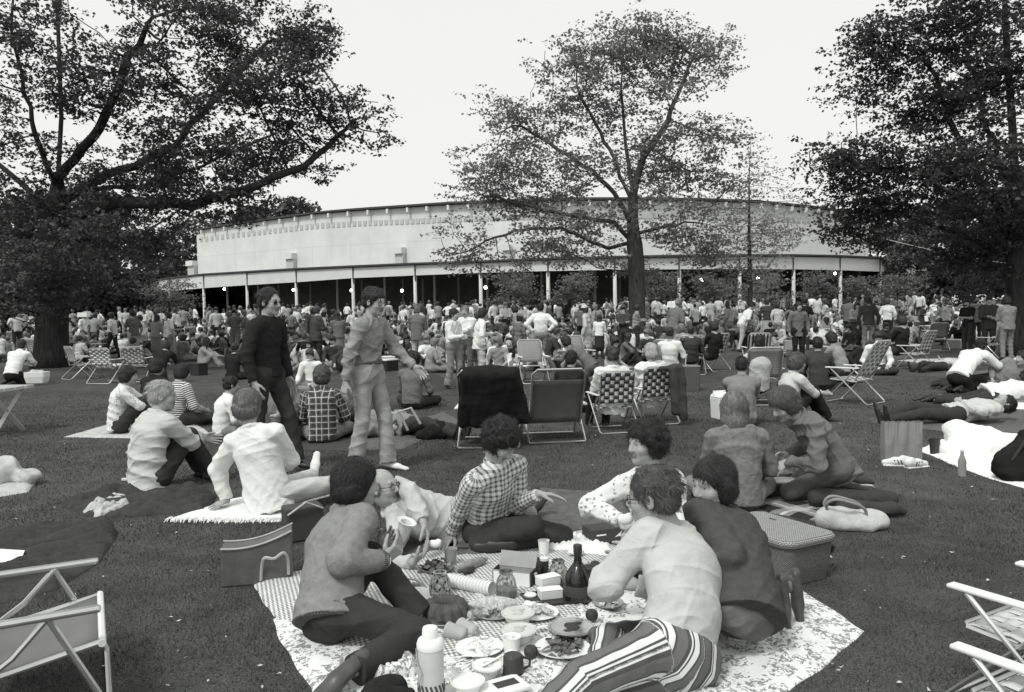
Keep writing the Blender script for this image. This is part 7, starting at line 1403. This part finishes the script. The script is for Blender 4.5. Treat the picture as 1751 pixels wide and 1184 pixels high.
crowd.sort(); nI = 298 - sum(1 for o in bpy.data.objects if o.get('category') == 'person')
for d, u, k, deg in crowd[:nI]: crowd_person(k, u, d, deg)
VV, QQ, MI = [], [], []; nb = 0; MAT = ['skin', 'hair_dark', 'hair_fair', 'c_white', 'c_pale', 'c_mid', 'c_grey', 'c_dark', 't_pale', 't_mid', 't_dark', 'shoe_dark']
for d, u, k, deg in crowd[nI:]:
    k = k if k in ('stand', 'walk', 'cross', 'kneel', 'hug') else rc.choice(('cross', 'hug', 'kneel')); me = rc.choice(TM[k])[2]; n = len(me.vertices); co = np.zeros(n * 3, np.float32); me.vertices.foreach_get('co', co); co = co.reshape(-1, 3)
    f = np.zeros(len(me.loops), np.int32); me.loops.foreach_get('vertex_index', f); f = f.reshape(-1, 4); mi = np.zeros(len(me.polygons), np.int32); me.polygons.foreach_get('material_index', mi)
    p = U(u, 540, d); p[2] = float(terrain(0, p[1])); VV.append((co * rc.choice((.75, .92, .96, 1., 1.03, 1.07))) @ rotz(face(deg)).T + p); QQ.append(f + nb); nb += n
    MI.append(np.array([0, rc.choice((1, 1, 1, 2)), rc.choice((3, 3, 3, 4, 4, 5, 5, 6, 7)), rc.choice((8, 9, 10, 10)), 11])[mi])
meta(put('crowd', mesh_np('crowd', np.concatenate(VV), np.concatenate(QQ), [MATS[q] for q in MAT], np.concatenate(MI))), kind='stuff')
# rugs, hampers and chairs scattered among them
ct = [o for o in bpy.data.objects if o.name.startswith('folding_chair') and o.get('label', '').startswith('plain grey')][0]
def copy_tree(o, parent=None):
    c = o.copy(); link(c); c.parent = parent
    for ch in o.children: copy_tree(ch, c)
    return c
for i, (u, d, dg) in enumerate([(30, 36, 20), (160, 30, 40), (240, 33, -20), (330, 38, 0), (420, 35, 60), (600, 34, 170), (660, 38, 10), (740, 33, 90), (860, 36, 20), (1010, 34, -30), (1160, 37, 10), (1250, 36, 30), (1350, 36, -10), (1420, 32, 160), (1520, 35, 20), (1590, 33, -40), (1660, 32, 15), (1740, 34, 60)]):
    lb = ('plain grey folding chair ' + ('turned away ' if abs(dg) < 45 else 'turned sideways ') + spot(u, d))
    if lb in used: continue
    used.add(lb); c = copy_tree(ct); c.location = U(u, 540, d); c.location[2] = float(terrain(0, d)); c.rotation_euler[2] = face(dg); c['label'] = ('plain grey folding chair ' + ('turned away ' if abs(dg) < 45 else 'turned sideways ') + spot(u, d))[:110]; c['group'] = 'grey folding chairs in the crowd'
for i in range(30):
    d = rc.uniform(20, 40); u = rc.uniform(0, 1750); g = U(u, 540, d)
    if d < 24 and (200 < u < 420 or 1180 < u < 1480 or u < 150): continue
    w_, h_, a = rc.uniform(.7, 1.3), rc.uniform(.6, 1.), rc.uniform(0, 3); mt, cw_ = rc.choice([('cotton_white', 'white'), ('cotton_pale', 'pale'), ('wool_grey', 'grey'), ('wool_dark', 'dark'), ('check_shirt', 'checked')]); R = rotz(a); lb = f'{cw_} rug spread on the grass among sitters, {spot(u, d)}'
    if lb in used: continue
    used.add(lb); blanket(lb, [g + R @ V3(x * w_, y * h_, 0) for x, y in ((-1, -1), (1, -1), (1, 1), (-1, 1))], mt, .03, .02, 40 + i, a, 5, 28, 'blanket', 'blanket', True, group='rugs among the crowd')
M('cool_blue', .35, .4, .05)
for i in range(26):
    d = rc.uniform(21, 36); u = rc.uniform(0, 1750); g = U(u, 540, d)
    if any((g[0] - q[0]) ** 2 + (g[1] - q[1]) ** 2 < .2 for q in taken): continue
    root = empty('hamper', V3(g[0], g[1], float(terrain(0, g[1]))), '', 'hamper', 'hampers among the crowd', rc.uniform(0, 3)); v_ = rc.choice([('plastic_white', 'white'), ('wicker', 'wicker'), ('carton_dark', 'dark'), ('cool_blue', 'grey')]); lb = f'{v_[1]} picnic hamper on the grass {spot(u, d)}'
    if lb in used: bpy.data.objects.remove(root); continue
    used.add(lb); root['label'] = lb; m = MB(); m.box((0, 0, .14), (.42, .28, .28), taper=1.04); m.build('box', MATS[v_[0]], root, bevel=.012); m = MB(); m.box((0, 0, .3), (.45, .31, .04)); m.build('lid', MATS['plastic_white' if i % 2 else v_[0]], root, bevel=.008)
grass()
